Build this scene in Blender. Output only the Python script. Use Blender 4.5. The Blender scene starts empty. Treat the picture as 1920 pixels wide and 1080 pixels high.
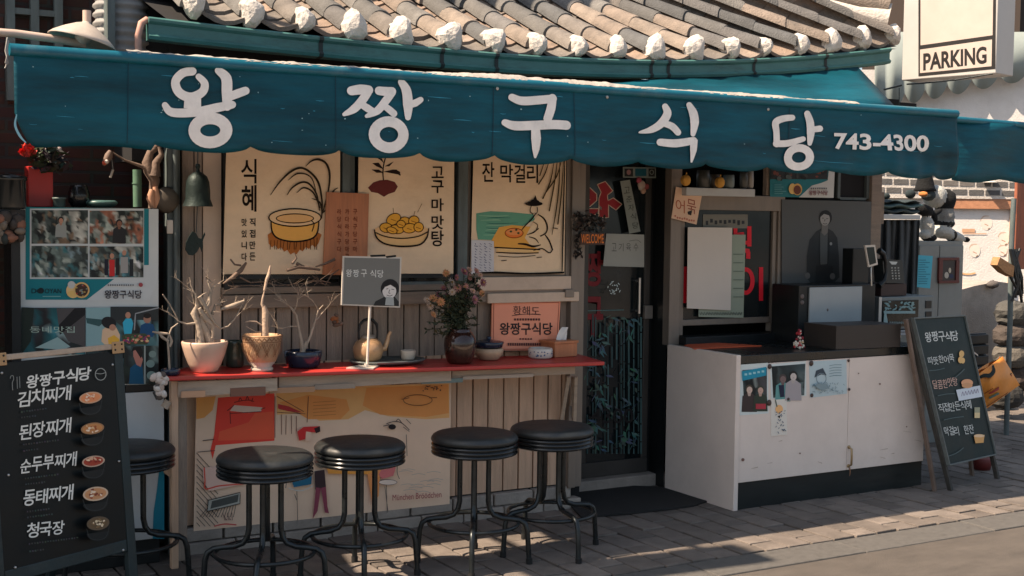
import bpy, bmesh, math, random
from mathutils import Vector, Matrix, Euler
random.seed(7)
S = bpy.context.scene
COL = S.collection
PI = math.pi

# ------------------------------------------------------------------ camera, sky, sun, exposure
F = 2400.0                                   # focal length in photograph pixels (1920 wide)
CAM = Vector((0, 0, 1.75))
YAW, PITCH, ROLL = .525, .0565, .0123
_f = Vector((math.sin(YAW) * math.cos(PITCH), math.cos(YAW) * math.cos(PITCH), -math.sin(PITCH)))
_r0 = Vector((math.cos(YAW), -math.sin(YAW), 0))
_u0 = _r0.cross(_f)
_r = math.cos(ROLL) * _r0 + math.sin(ROLL) * _u0
_u = -math.sin(ROLL) * _r0 + math.cos(ROLL) * _u0
cd = bpy.data.cameras.new('camera')
cd.sensor_width = 36
cd.lens = 36 * F / 1920
cd.clip_start = .05
cd.clip_end = 500
cam = bpy.data.objects.new('camera', cd)
COL.objects.link(cam)
cam.matrix_world = Matrix(((_r.x, _u.x, -_f.x, CAM.x), (_r.y, _u.y, -_f.y, CAM.y), (_r.z, _u.z, -_f.z, CAM.z), (0, 0, 0, 1)))
S.camera = cam

SUN_DIR = Vector((.612, -.055, -.789)).normalized()
w = bpy.data.worlds.new('World')
S.world = w
w.use_nodes = True
nt = w.node_tree
bg = nt.nodes['Background']
sky = nt.nodes.new('ShaderNodeTexSky')
sky.sky_type = 'NISHITA'
sky.sun_disc = False
sky.sun_elevation = math.asin(-SUN_DIR.z)
sky.sun_rotation = math.atan2(-SUN_DIR.x, -SUN_DIR.y)
sky.air_density = 1.0
sky.dust_density = 2.5
sky.ozone_density = 1.0
hz_ = nt.nodes.new('ShaderNodeMix')            # thin bright veil over the blue: a hazy, nearly white sky
hz_.data_type = 'RGBA'
hz_.inputs[0].default_value = .25
hz_.inputs[7].default_value = (3.6, 4.0, 4.0, 1)
nt.links.new(sky.outputs[0], hz_.inputs[6])
nt.links.new(hz_.outputs[2], bg.inputs[0])
bg.inputs[1].default_value = .085
sd = bpy.data.lights.new('sun', 'SUN')
sd.energy = 5.0
sd.angle = math.radians(.55)
sd.color = (1, .80, .61)
sun = bpy.data.objects.new('sun', sd)
COL.objects.link(sun)
sun.rotation_euler = SUN_DIR.to_track_quat('-Z', 'Y').to_euler()
sun.location = (-8, 6, 12)
vs = S.view_settings
vs.view_transform = 'Standard'
vs.look = 'None'
vs.gamma = 1
vs.use_curve_mapping = False
vs.exposure = 1.22


# ------------------------------------------------------------------ helpers
def ray(px, py):
    return _f + _r * ((px - 960) / F) - _u * ((py - 540) / F)


class Plane:
    def __init__(s, p, n):
        s.p = Vector(p)
        s.n = Vector(n).normalized()

    def hit(s, px, py, off=0.):
        d = ray(px, py)
        t = ((s.p + s.n * off - CAM).dot(s.n)) / d.dot(s.n)
        return CAM + d * t


def YP(y):
    return Plane((0, y, 0), (0, -1, 0))


def U(px, py, y):
    return YP(y).hit(px, py)


def G(px, py, z=0.):
    d = ray(px, py)
    return CAM + d * ((z - CAM.z) / d.z)


def pxm(p):
    return (Vector(p) - CAM).dot(_f) / F          # metres per photograph pixel at that point


def lin(c):
    c = c / 255.
    return c / 12.92 if c <= .04045 else ((c + .055) / 1.055) ** 2.4


def A(r, g, b, k=1.0):
    q = [lin(v) * k for v in (r, g, b)]
    s = min(1, .82 / max(q))
    return tuple(v * s for v in q)


def sock(n, *names):
    for a in names:
        if a in n.inputs:
            return n.inputs[a]


def mat(name, col, rough=.6, var=.18, scale=6., bump=0., bscale=60., metal=0., spec=.4, stretch=(1, 1, 1), dirt=0., dirtcol=(.03, .025, .02), attr=False, coat=0.):
    m = bpy.data.materials.new(name)
    m.use_nodes = True
    t = m.node_tree
    N = t.nodes
    L = t.links
    b = N['Principled BSDF']
    tc = N.new('ShaderNodeTexCoord')
    mp = N.new('ShaderNodeMapping')
    mp.inputs['Scale'].default_value = stretch
    L.new(tc.outputs['Object'], mp.inputs[0])
    no = N.new('ShaderNodeTexNoise')
    no.inputs['Scale'].default_value = scale
    no.inputs['Detail'].default_value = 8
    no.inputs['Roughness'].default_value = .65
    L.new(mp.outputs[0], no.inputs['Vector'])
    rmp = N.new('ShaderNodeMapRange')
    rmp.inputs[1].default_value = .25
    rmp.inputs[2].default_value = .75
    rmp.inputs[3].default_value = 1 - var
    rmp.inputs[4].default_value = 1 + var
    L.new(no.outputs['Fac'], rmp.inputs[0])
    mul = N.new('ShaderNodeVectorMath')
    mul.operation = 'MULTIPLY'
    if attr:
        at = N.new('ShaderNodeAttribute')
        at.attribute_name = 'Col'
        if col:
            m0 = N.new('ShaderNodeVectorMath')
            m0.operation = 'MULTIPLY'
            m0.inputs[1].default_value = col
            L.new(at.outputs['Color'], m0.inputs[0])
            L.new(m0.outputs[0], mul.inputs[0])
        else:
            L.new(at.outputs['Color'], mul.inputs[0])
    else:
        mul.inputs[0].default_value = col
    L.new(rmp.outputs[0], mul.inputs[1])
    out = mul.outputs[0]
    if dirt:
        n2 = N.new('ShaderNodeTexNoise')
        n2.inputs['Scale'].default_value = scale * .6
        n2.inputs['Detail'].default_value = 10
        n2.inputs['Roughness'].default_value = .75
        L.new(mp.outputs[0], n2.inputs['Vector'])
        r2 = N.new('ShaderNodeMapRange')
        r2.inputs[1].default_value = .52
        r2.inputs[2].default_value = .72
        r2.inputs[3].default_value = 0
        r2.inputs[4].default_value = dirt
        L.new(n2.outputs['Fac'], r2.inputs[0])
        mx = N.new('ShaderNodeMix')
        mx.data_type = 'RGBA'
        L.new(r2.outputs[0], mx.inputs[0])
        L.new(out, mx.inputs[6])
        mx.inputs[7].default_value = (*dirtcol, 1)
        out = mx.outputs[2]
    L.new(out, b.inputs['Base Color'])
    b.inputs['Metallic'].default_value = metal
    sock(b, 'Specular IOR Level', 'Specular').default_value = spec
    if coat:
        sock(b, 'Coat Weight').default_value = coat
    r3 = N.new('ShaderNodeMapRange')
    r3.inputs[1].default_value = .3
    r3.inputs[2].default_value = .7
    r3.inputs[3].default_value = max(.03, rough - .08)
    r3.inputs[4].default_value = min(1, rough + .1)
    L.new(no.outputs['Fac'], r3.inputs[0])
    L.new(r3.outputs[0], b.inputs['Roughness'])
    if bump:
        nb = N.new('ShaderNodeTexNoise')
        nb.inputs['Scale'].default_value = bscale
        nb.inputs['Detail'].default_value = 6
        L.new(mp.outputs[0], nb.inputs['Vector'])
        bm = N.new('ShaderNodeBump')
        bm.inputs['Strength'].default_value = bump
        bm.inputs['Distance'].default_value = .01
        L.new(nb.outputs['Fac'], bm.inputs['Height'])
        L.new(bm.outputs[0], b.inputs['Normal'])
    return m


class MB:
    """collects faces and links them as ONE mesh object"""

    def __init__(s):
        s.v = []
        s.f = []
        s.m = []
        s.c = []
        s.s = []

    def face(s, pts, m=0, c=(1, 1, 1), smooth=False):
        i = len(s.v)
        s.v += [Vector(p) for p in pts]
        s.f.append(tuple(range(i, i + len(pts))))
        s.m.append(m)
        s.c.append(c)
        s.s.append(smooth)

    def grid(s, rows, m=0, c=(1, 1, 1), smooth=True, close=False, cf=None):
        i = len(s.v)
        nr = len(rows)
        nc = len(rows[0])
        for r in rows:
            s.v += [Vector(p) for p in r]
        for a in range(nr - 1):
            for b in range(nc if close else nc - 1):
                b2 = (b + 1) % nc
                s.f.append((i + a * nc + b, i + a * nc + b2, i + (a + 1) * nc + b2, i + (a + 1) * nc + b))
                s.m.append(m)
                s.c.append(cf(a, b) if cf else c)
                s.s.append(smooth)

    def hexa(s, p, m=0, c=(1, 1, 1)):
        """p: 8 points, bottom ring then top ring"""
        i = len(s.v)
        s.v += [Vector(q) for q in p]
        for f in ((3, 2, 1, 0), (4, 5, 6, 7), (0, 1, 5, 4), (1, 2, 6, 5), (2, 3, 7, 6), (3, 0, 4, 7)):
            s.f.append(tuple(i + k for k in f))
            s.m.append(m)
            s.c.append(c)
            s.s.append(False)

    def box(s, x0, x1, y0, y1, z0, z1, m=0, c=(1, 1, 1)):
        s.hexa([(x0, y0, z0), (x1, y0, z0), (x1, y1, z0), (x0, y1, z0), (x0, y0, z1), (x1, y0, z1), (x1, y1, z1), (x0, y1, z1)], m, c)

    def bar(s, a, b, w, h, m=0, c=(1, 1, 1), side=None):
        """a box from point a to point b, w across, h along the other axis"""
        a = Vector(a)
        b = Vector(b)
        d = (b - a).normalized()
        sd_ = Vector(side) if side else (Vector((0, 0, 1)).cross(d) if abs(d.z) < .9 else Vector((1, 0, 0)))
        sd_ = (sd_ - d * sd_.dot(d)).normalized()
        up = d.cross(sd_)
        o = [(-1, -1), (1, -1), (1, 1), (-1, 1)]
        s.hexa([a + sd_ * (w / 2 * i) + up * (h / 2 * j) for i, j in o] + [b + sd_ * (w / 2 * i) + up * (h / 2 * j) for i, j in o], m, c)

    def tube(s, pts, rad, seg=8, m=0, c=(1, 1, 1), cap=True):
        pts = [Vector(p) for p in pts]
        n = len(pts)
        if not hasattr(rad, '__len__'):
            rad = [rad] * n
        rows = []
        prev = None
        for k in range(n):
            d = (pts[min(k + 1, n - 1)] - pts[max(k - 1, 0)])
            d = d.normalized() if d.length > 1e-9 else Vector((0, 0, 1))
            if prev is None:
                prev = Vector((1, 0, 0)) if abs(d.x) < .8 else Vector((0, 1, 0))
            a = (prev - d * prev.dot(d)).normalized()
            b = d.cross(a)
            prev = a
            rows.append([pts[k] + (a * math.cos(2 * PI * j / seg) + b * math.sin(2 * PI * j / seg)) * rad[k] for j in range(seg)])
        s.grid(rows, m, c, True, True)
        if cap:
            s.face(rows[0][::-1], m, c)
            s.face(rows[-1], m, c)

    def lathe(s, ctr, prof, seg=28, m=0, c=(1, 1, 1), cf=None, sx=1, sy=1):
        ctr = Vector(ctr)
        rows = [[ctr + Vector((r * math.cos(2 * PI * j / seg) * sx, r * math.sin(2 * PI * j / seg) * sy, z)) for j in range(seg)] for r, z in prof]
        s.grid(rows, m, c, True, True, cf)

    def ball(s, ctr, rx, ry=None, rz=None, seg=12, m=0, c=(1, 1, 1), rot=None):
        ry = ry or rx
        rz = rz or rx
        ctr = Vector(ctr)
        R = rot.to_matrix() if rot else Matrix.Identity(3)
        rows = [[ctr + R @ Vector((rx * math.sin(PI * i / seg) * math.cos(2 * PI * j / (seg * 2)), ry * math.sin(PI * i / seg) * math.sin(2 * PI * j / (seg * 2)), -rz * math.cos(PI * i / seg))) for j in range(seg * 2)] for i in range(seg + 1)]
        s.grid(rows, m, c, True, True)

    def prism(s, poly, vec, m=0, c=(1, 1, 1)):
        """a flat polygon (3-D points) pushed along vec"""
        vec = Vector(vec)
        a = [Vector(p) for p in poly]
        b = [p + vec for p in a]
        n = len(a)
        s.face(a, m, c)
        s.face(b[::-1], m, c)
        for k in range(n):
            s.face([a[k], b[k], b[(k + 1) % n], a[(k + 1) % n]], m, c)

    def build(s, name, mats, parent=None, local=False, bevel=0., weld=False, origin=None, mods=None):
        if not isinstance(mats, (list, tuple)):
            mats = [mats]
        off = Vector((0, 0, 0))
        if not local:
            q = parent
            while q:
                off += q.location
                q = q.parent
            if parent is None and origin is not None:
                off = Vector(origin)
        me = bpy.data.meshes.new(name)
        me.from_pydata([tuple(p - off) for p in s.v], [], s.f)
        for mm in mats:
            me.materials.append(mm)
        me.polygons.foreach_set('material_index', s.m)
        me.polygons.foreach_set('use_smooth', s.s)
        ca = me.color_attributes.new('Col', 'FLOAT_COLOR', 'CORNER')
        data = []
        for fi, f in enumerate(s.f):
            cc = s.c[fi]
            if hasattr(cc[0], '__len__'):
                for q in cc:
                    data += [*q[:3], 1.0]
            else:
                data += [*cc[:3], 1.0] * len(f)
        ca.data.foreach_set('color', data)
        if weld:
            bm = bmesh.new()
            bm.from_mesh(me)
            bmesh.ops.remove_doubles(bm, verts=bm.verts, dist=1e-5)
            bmesh.ops.recalc_face_normals(bm, faces=bm.faces)
            bm.to_mesh(me)
            bm.free()
        me.validate()
        me.update()
        o = bpy.data.objects.new(name, me)
        COL.objects.link(o)
        if parent:
            o.parent = parent
        elif not local:
            o.location = off
        if bevel:
            b = o.modifiers.new('bevel', 'BEVEL')
            b.width = bevel
            b.segments = 2
            b.limit_method = 'ANGLE'
        return o


def tag(o, label=None, cat=None, group=None, kind=None):
    if label:
        o['label'] = label
    if cat:
        o['category'] = cat
    if group:
        o['group'] = group
    if kind:
        o['kind'] = kind
    return o


def thing(name, label, cat, loc, group=None):
    o = bpy.data.objects.new(name, None)
    COL.objects.link(o)
    o.location = loc
    o.empty_display_size = .05
    return tag(o, label, cat, group)


def copy_tree(o, parent=None):
    c = o.copy()
    COL.objects.link(c)
    c.parent = parent
    for ch in list(o.children):
        copy_tree(ch, c)
    return c


# lettering: the built-in font turned into flat faces once per string
_TX = {}


def text_faces(s, bold=0.):
    k = (s, bold)
    if k not in _TX:
        cu = bpy.data.curves.new('lettering', 'FONT')
        cu.body = s
        cu.offset = bold
        cu.resolution_u = 4
        o = bpy.data.objects.new('lettering', cu)
        COL.objects.link(o)
        dg = bpy.context.evaluated_depsgraph_get()
        me = bpy.data.meshes.new_from_object(o.evaluated_get(dg))
        v = [(p.co.x, p.co.y) for p in me.vertices]
        f = [tuple(p.vertices) for p in me.polygons]
        bpy.data.objects.remove(o)
        bpy.data.meshes.remove(me)
        bpy.data.curves.remove(cu)
        xs = [p[0] for p in v] or [0, 1]
        ys = [p[1] for p in v] or [0, 1]
        x0, x1, y0, y1 = min(xs), max(xs), min(ys), max(ys)
        _TX[k] = ([((x - x0) / max(1e-6, x1 - x0), (y - y0) / max(1e-6, y1 - y0)) for x, y in v], f)
    return _TX[k]


class Art:
    """flat print on a plane, drawn in photograph pixels, every layer a hair in front of the one below"""

    def __init__(s, plane, off=.002, step=.00022, fn=None):
        s.pl = plane
        s.o = off
        s.st = step
        s.mb = MB()
        s.fn = fn
        s.k = .9 if fn else 1.      # brush width on the hanging cloth

    def P(s, x, y, e=0.):
        if s.fn:
            return s.fn(x, y, s.o + e)
        return s.pl.hit(x, y, s.o + e)

    def up(s):
        s.o += s.st

    def poly(s, pts, col):
        s.up()
        s.mb.face([s.P(*p) for p in pts], 0, col)

    def rect(s, x0, y0, x1, y1, col, sl=0.):
        s.poly([(x0, y0), (x0, y1), (x1, y1 + sl * (x1 - x0)), (x1, y0 + sl * (x1 - x0))], col)

    def ell(s, cx, cy, rx, ry, col, rot=0., n=24, a0=0., a1=2 * PI):
        c, d = math.cos(rot), math.sin(rot)
        pts = []
        for k in range(n):
            a = a0 + (a1 - a0) * k / (n if a1 - a0 > 6.2 else n - 1)
            x, y = rx * math.cos(a), ry * math.sin(a)
            pts.append((cx + x * c - y * d, cy + x * d + y * c))
        s.poly(pts, col)

    def stroke(s, pts, wd, col, closed=False, smooth=True, cap=True):
        """brush stroke, wd a width or a list of widths"""
        pts = [Vector(p) for p in pts]
        n0 = len(pts)
        ws = [w_ * s.k for w_ in (wd if hasattr(wd, '__len__') else [wd] * n0)]
        if smooth and n0 > 2:
            q = []
            qw = []
            for k in range(n0 if closed else n0 - 1):
                p0 = pts[k - 1] if (k > 0 or closed) else pts[0]
                p1 = pts[k]
                p2 = pts[(k + 1) % n0]
                p3 = pts[(k + 2) % n0] if (k + 2 < n0 or closed) else pts[-1]
                for j in range(6):
                    t = j / 6
                    q.append(.5 * ((2 * p1) + (p2 - p0) * t + (2 * p0 - 5 * p1 + 4 * p2 - p3) * t * t + (3 * p1 - p0 - 3 * p2 + p3) * t ** 3))
                    qw.append(ws[k] * (1 - t) + ws[(k + 1) % n0] * t)
            if not closed:
                q.append(pts[-1])
                qw.append(ws[-1])
            pts, ws = q, qw
        else:
            q = []
            qw = []
            for k in range(n0 - 1):
                for j in range(4):
                    q.append(pts[k].lerp(pts[k + 1], j / 4))
                    qw.append(ws[k] + (ws[k + 1] - ws[k]) * j / 4)
            q.append(pts[-1])
            qw.append(ws[-1])
            pts, ws = q, qw
        n = len(pts)
        s.up()
        rows = []
        for k in range(n):
            a = pts[(k - 1) % n] if (closed or k > 0) else pts[0]
            b = pts[(k + 1) % n] if (closed or k < n - 1) else pts[-1]
            d = (b - a)
            d = d.normalized() if d.length > 1e-6 else Vector((1, 0))
            nn = Vector((-d.y, d.x)) * ws[k] / 2
            e = k * 2e-6
            rows.append([s.P(*(pts[k] + nn), e), s.P(*(pts[k] - nn), e)])
        if closed:
            rows.append(rows[0])
        s.mb.grid(rows, 0, col, False)
        if cap and not closed:
            for k, sg in ((0, -1), (n - 1, 1)):
                r = ws[k] / 2
                if r < 1.2:
                    continue
                a = pts[max(k - 1, 0)]
                b = pts[min(k + 1, n - 1)]
                d = (b - a).normalized() * sg
                nn = Vector((-d.y, d.x))
                s.mb.face([s.P(*(pts[k] + d * r * math.sin(t) + nn * r * math.cos(t))) for t in [PI * j / 8 for j in range(9)]], 0, col)

    def ring(s, cx, cy, rx, ry, wd, col, rot=0., n=28):
        c, d = math.cos(rot), math.sin(rot)
        s.stroke([(cx + rx * math.cos(a) * c - ry * math.sin(a) * d, cy + rx * math.cos(a) * d + ry * math.sin(a) * c) for a in [2 * PI * k / n for k in range(n)]], wd, col, closed=True, smooth=False) if False else s._ring(cx, cy, rx, ry, wd, col, c, d, n)

    def _ring(s, cx, cy, rx, ry, wd, col, c, d, n):
        s.up()
        rows = []
        for k in range(n + 1):
            a = 2 * PI * k / n
            r = []
            for q in (-.5, .5):
                x, y = (rx + q * wd) * math.cos(a), (ry + q * wd) * math.sin(a)
                r.append(s.P(cx + x * c - y * d, cy + x * d + y * c))
            rows.append(r)
        s.mb.grid(rows, 0, col, False)

    def text(s, t, x0, x1, yb, h, col, sl=0., bold=0.02, shear=0.):
        """fit the string into x0..x1, bottom yb, height h, sl = slope of the line"""
        v, f = text_faces(t, bold)
        s.up()
        pts = [s.P(x0 + u * (x1 - x0) + vv * h * shear, yb + sl * u * (x1 - x0) - vv * h) for u, vv in v]
        i = len(s.mb.v)
        s.mb.v += pts
        for ff in f:
            s.mb.f.append(tuple(i + k for k in ff))
            s.mb.m.append(0)
            s.mb.c.append(col)
            s.mb.s.append(False)

    def photo(s, q, pal, seed, nx=14, ny=10, figs=()):
        """a small printed photograph: irregular patches of a palette, and figures; q = four pixel corners TL TR BR BL"""
        R = random.Random(seed)
        q = [Vector(p) for p in q]

        def at(u, v):
            return q[0].lerp(q[1], u).lerp(q[3].lerp(q[2], u), v)
        s.up()
        J = [[(0 if i in (0, nx) else R.uniform(-.45, .45) / nx, 0 if j in (0, ny) else R.uniform(-.45, .45) / ny) for i in range(nx + 1)] for j in range(ny + 1)]
        rows = [[s.P(*at(i / nx + J[j][i][0], j / ny + J[j][i][1])) for i in range(nx + 1)] for j in range(ny + 1)]
        # soft blotches, like a small blurred snapshot: a colour per grid point, blended across each cell
        base = [[None] * (nx + 1) for _ in range(ny + 1)]
        for j in range(ny + 1):
            for i in range(nx + 1):
                t = R.random()
                if t < .50 and j:
                    b = base[j - 1][i]
                elif t < .72 and i:
                    b = base[j][i - 1]
                else:
                    b = R.choice(pal)
                g = R.uniform(.7, 1.3)
                base[j][i] = tuple(min(.8, max(.004, x * g)) for x in b)
        s.mb.grid(rows, 0, smooth=False, cf=lambda a, b: [base[a][b], base[a][b + 1], base[a + 1][b + 1], base[a + 1][b]])
        for (u, v, h, cloth, skin, hair) in figs:
            c = at(u, v)
            H = h * (q[3] - q[0]).length
            s.poly([(c.x - .34 * H, c.y + H), (c.x - .30 * H, c.y + .30 * H), (c.x - .1 * H, c.y + .17 * H), (c.x + .1 * H, c.y + .17 * H), (c.x + .31 * H, c.y + .32 * H), (c.x + .34 * H, c.y + H)], cloth)
            s.poly([(c.x - .05 * H, c.y + .30 * H), (c.x - .09 * H, c.y + .13 * H), (c.x + .09 * H, c.y + .13 * H), (c.x + .05 * H, c.y + .30 * H)], tuple(x * .8 for x in skin))
            s.ell(c.x, c.y - .02 * H, .165 * H, .19 * H, hair)
            s.ell(c.x + .01 * H, c.y + .03 * H, .125 * H, .15 * H, skin)
            s.poly([(c.x + .01 * H, c.y + .05 * H), (c.x + .05 * H, c.y + .08 * H), (c.x - .02 * H, c.y + .09 * H)], tuple(x * .6 for x in skin))

    def build(s, name, m, parent=None, origin=None):
        return s.mb.build(name, m, parent, origin=origin)


def sheet(pl, pts, th, name, m, parent=None, origin=None, bevel=0.):
    """a thin flat board or paper with pixel outline pts, its face th in front of the plane"""
    mb = MB()
    fr = [pl.hit(*p, th) for p in pts]
    mb.prism(fr, -pl.n * th)
    return mb.build(name, m, parent, origin=origin, bevel=bevel)


def upath(pts, y):
    return [U(px, py, y if not hasattr(y, '__len__') else y[i]) for i, (px, py) in enumerate(pts)]


def ubox(mb, x0, y0, x1, y1, Y, dep, m=0, c=(1, 1, 1)):
    """a box whose front face fills a pixel rectangle on the plane Y=Y (square to the wall), dep deep"""
    a = U(x0, (y0 + y1) / 2, Y)
    b = U(x1, (y0 + y1) / 2, Y)
    zt = U((x0 + x1) / 2, y0, Y).z
    zb = U((x0 + x1) / 2, y1, Y).z
    mb.box(a.x, b.x, Y, Y + dep, zb, zt, m, c)
    return a.x, b.x, zb, zt


# ------------------------------------------------------------------ materials
M = {}
M['paver'] = mat('paver_concrete', (.40, .42, .445), .85, .34, 7, .6, 130, dirt=.55, dirtcol=(.05, .045, .04), attr=True)
M['joint'] = mat('joint_sand', (.006, .006, .006), .95, .3, 20, .4, 200)
M['granite'] = mat('granite_kerb', (.088, .084, .078), .8, .25, 30, .4, 300, dirt=.4)
M['asphalt'] = mat('worn_road', (.092, .080, .069), .88, .3, 3, .8, 160, stretch=(1, 2.2, 1), dirt=.4, dirtcol=(.07, .06, .05))
M['tile'] = mat('roof_tile', (1, 1, 1), .85, .34, 11, .7, 90, attr=True, dirt=.6, dirtcol=(.06, .06, .058))
M['mortar'] = mat('white_mortar', (.50, .47, .43), .9, .15, 18, .7, 60, dirt=.25, dirtcol=(.28, .25, .22))
M['gutter'] = mat('gutter_teal', (.055, .15, .14), .5, .25, 5, .1, 30, dirt=.55, dirtcol=(.03, .035, .033), stretch=(1, 1, 3))
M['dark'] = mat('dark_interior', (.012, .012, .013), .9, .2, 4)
M['black'] = mat('black_paint', (.007, .009, .010), .45, .25, 10, .05, 60)
M['woodgrey'] = mat('weathered_wood', (.275, .22, .175), .75, .30, 5, .35, 40, stretch=(6, 6, .7), dirt=.4, dirtcol=(.06, .05, .045))
M['woodwarm'] = mat('warm_board_wood', (.55, .365, .245), .6, .2, 4, .25, 40, stretch=(7, 7, .6), dirt=.35, dirtcol=(.13, .09, .06))
M['woodbeam'] = mat('beam_wood', (.23, .18, .14), .7, .25, 5, .3, 40, stretch=(.7, 6, 6), dirt=.35, dirtcol=(.09, .07, .06))
M['woodpale'] = mat('pale_plank', (.42, .33, .25), .7, .2, 5, .3, 50, stretch=(.6, 7, 7), dirt=.4, dirtcol=(.17, .13, .10))
M['beige'] = mat('beige_board', (.60, .465, .355), .7, .15, 3, .1, 30, dirt=.3, dirtcol=(.2, .15, .11))
M['tealpost'] = mat('teal_grey_paint', (.10, .125, .125), .6, .3, 6, .15, 40, stretch=(3, 3, .6), dirt=.4)
M['alu'] = mat('bronze_aluminium', (.21, .175, .145), .45, .15, 4, 0, 30, metal=.25, stretch=(4, 4, .5), dirt=.25, dirtcol=(.1, .085, .07))
M['glass'] = mat('dark_window_glass', (.010, .014, .016), .12, .2, 3, spec=.5)
M['awning'] = mat('blue_awning_cloth', (.0015, .057, .083), .5, .8, 1.9, .5, 12, stretch=(.45, 1, 2.8), dirt=.75, dirtcol=(.003, .030, .045), spec=.22)
M['bluepipe'] = mat('blue_awning_hem', (.004, .10, .15), .4, .2, 6, .1, 30, dirt=.2, dirtcol=(.25, .3, .3))
M['crust'] = mat('peeling_white_film', (.34, .31, .275), .85, .3, 14, .4, 70, dirt=.5, dirtcol=(.2, .2, .19))
M['paint'] = mat('white_brush_paint', A(214, 210, 204, 1.15), .7, .12, 12, .15, 60, dirt=.35, dirtcol=(.33, .36, .36))
M['print'] = mat('printed_paper', None, .55, .06, 6, .06, 25, attr=True, spec=.3)
M['cloth'] = mat('printed_cotton', None, .9, .09, 5, .5, 9, attr=True, spec=.1, dirt=.22, dirtcol=(.33, .22, .13))
M['brick'] = None


def mat_brick(name, c1, c2, mortar, bw=.21, bh=.065, ms=.009, rot=(PI / 2, 0, 0)):
    m = bpy.data.materials.new(name)
    m.use_nodes = True
    t = m.node_tree
    N = t.nodes
    L = t.links
    b = N['Principled BSDF']
    tc = N.new('ShaderNodeTexCoord')
    mp = N.new('ShaderNodeMapping')
    mp.inputs['Rotation'].default_value = rot
    L.new(tc.outputs['Object'], mp.inputs[0])
    br = N.new('ShaderNodeTexBrick')
    br.inputs['Scale'].default_value = 1
    br.inputs['Brick Width'].default_value = bw
    br.inputs['Row Height'].default_value = bh
    br.inputs['Mortar Size'].default_value = ms
    br.inputs['Mortar Smooth'].default_value = .2
    br.inputs['Color1'].default_value = (*c1, 1)
    br.inputs['Color2'].default_value = (*c2, 1)
    br.inputs['Mortar'].default_value = (*mortar, 1)
    L.new(mp.outputs[0], br.inputs['Vector'])
    no = N.new('ShaderNodeTexNoise')
    no.inputs['Scale'].default_value = 9
    no.inputs['Detail'].default_value = 8
    L.new(tc.outputs['Object'], no.inputs['Vector'])
    mu = N.new('ShaderNodeMix')
    mu.data_type = 'RGBA'
    mu.blend_type = 'MULTIPLY'
    mu.inputs[0].default_value = .7
    L.new(br.outputs['Color'], mu.inputs[6])
    L.new(no.outputs['Color'], mu.inputs[7])
    L.new(mu.outputs[2], b.inputs['Base Color'])
    b.inputs['Roughness'].default_value = .85
    bm = N.new('ShaderNodeBump')
    bm.inputs['Strength'].default_value = .6
    bm.inputs['Distance'].default_value = .006
    inv = N.new('ShaderNodeMath')
    inv.operation = 'SUBTRACT'
    inv.inputs[0].default_value = 1
    L.new(br.outputs['Fac'], inv.inputs[1])
    L.new(inv.outputs[0], bm.inputs['Height'])
    L.new(bm.outputs[0], b.inputs['Normal'])
    return m


M['brick'] = mat_brick('dark_red_brick', (.10, .035, .025), (.06, .026, .02), (.055, .045, .04))
M['stucco'] = mat('white_stucco', (.62, .60, .575), .9, .12, 3, .4, 60, dirt=.25, dirtcol=(.35, .29, .24))
M['concrete'] = mat('old_concrete', (.30, .265, .23), .9, .25, 5, .5, 70, dirt=.4, dirtcol=(.11, .095, .08))

W = 6.45        # face of the shop front
D = 6.80        # recessed door
K = 6.60        # hatch window over the counter
A0 = 5.55       # valance of the awning

# ------------------------------------------------------------------ the setting: ground
g = MB()
g.box(-40, 60, 5.10, 60, -.3, -.012)
tag(g.build('ground', M['joint']), kind='structure')
pv = MB()
R = random.Random(3)
x = -.2
col_i = 0
while x < 11.5:
    y = 5.102 + (-.13 if col_i % 2 else 0)
    while y < 8.6:
        y0, y1 = max(y + .006, 5.102), y + .254
        if y1 > y0 + .02:
            dz = R.uniform(-.0025, .0025)
            tx, ty = R.uniform(-.0015, .0015), R.uniform(-.0015, .0015)
            gcol = R.uniform(.72, 1.18)
            cc = (.37 * gcol, .30 * gcol, .245 * gcol)
            xa, xb = x + .006, x + .157
            pv.hexa([(xa, y0, -.06), (xb, y0, -.06), (xb, y1, -.06), (xa, y1, -.06), (xa, y0, dz - tx - ty), (xb, y0, dz + tx - ty), (xb, y1, dz + tx + ty), (xa, y1, dz - tx + ty)], 0, cc)
        y += .26
    x += .163
    col_i += 1
tag(pv.build('pavement', M['paver'], bevel=.004), kind='structure')
kb = MB()
x = -3.
while x < 14:
    L_ = 1.0
    kb.box(x + .003, x + L_ - .003, 4.845, 5.096, -.2, -.004 + R.uniform(-.002, .002))
    x += L_
tag(kb.build('kerb', M['granite'], bevel=.006), kind='structure')
rd = MB()
rd.face([(-60, -40, -.012), (80, -40, -.012), (80, 5.1, -.012), (-60, 5.1, -.012)])
tag(rd.build('road', M['asphalt']), kind='structure')
fp_ = MB()  # unseen pale paving across the street, added to bounce light onto the shop front
x = -30.
while x < 40:
    for y in (2.2, 1.6, 1.0, .4, -.2, -.8):
        fp_.box(x + .004, x + .596, y + .004, y + .596, -.1, .10)
    x += .6
tag(fp_.build('bounce_pavement', mat('pale_bounce_flags', (.42, .335, .26), .85, .15, 3, .3, 80)), kind='structure')

# ------------------------------------------------------------------ the shop building
shop = thing('shop_building', 'low tile-roofed eatery with board front, banner windows, dark glass door and serving hatch', 'building', (3.5, W, 0))


def boards(mb, x0, x1, z0, z1, y, wd, th=.02, gap=.006, seed=1, skew=0.):
    R = random.Random(seed)
    x = x0
    while x < x1 - .01:
        b = min(x + wd * R.uniform(.93, 1.07), x1)
        d = R.uniform(-.002, .002)
        mb.box(x + gap / 2, b - gap / 2, y + d, y + th, z0, z1)
        x = b


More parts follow.
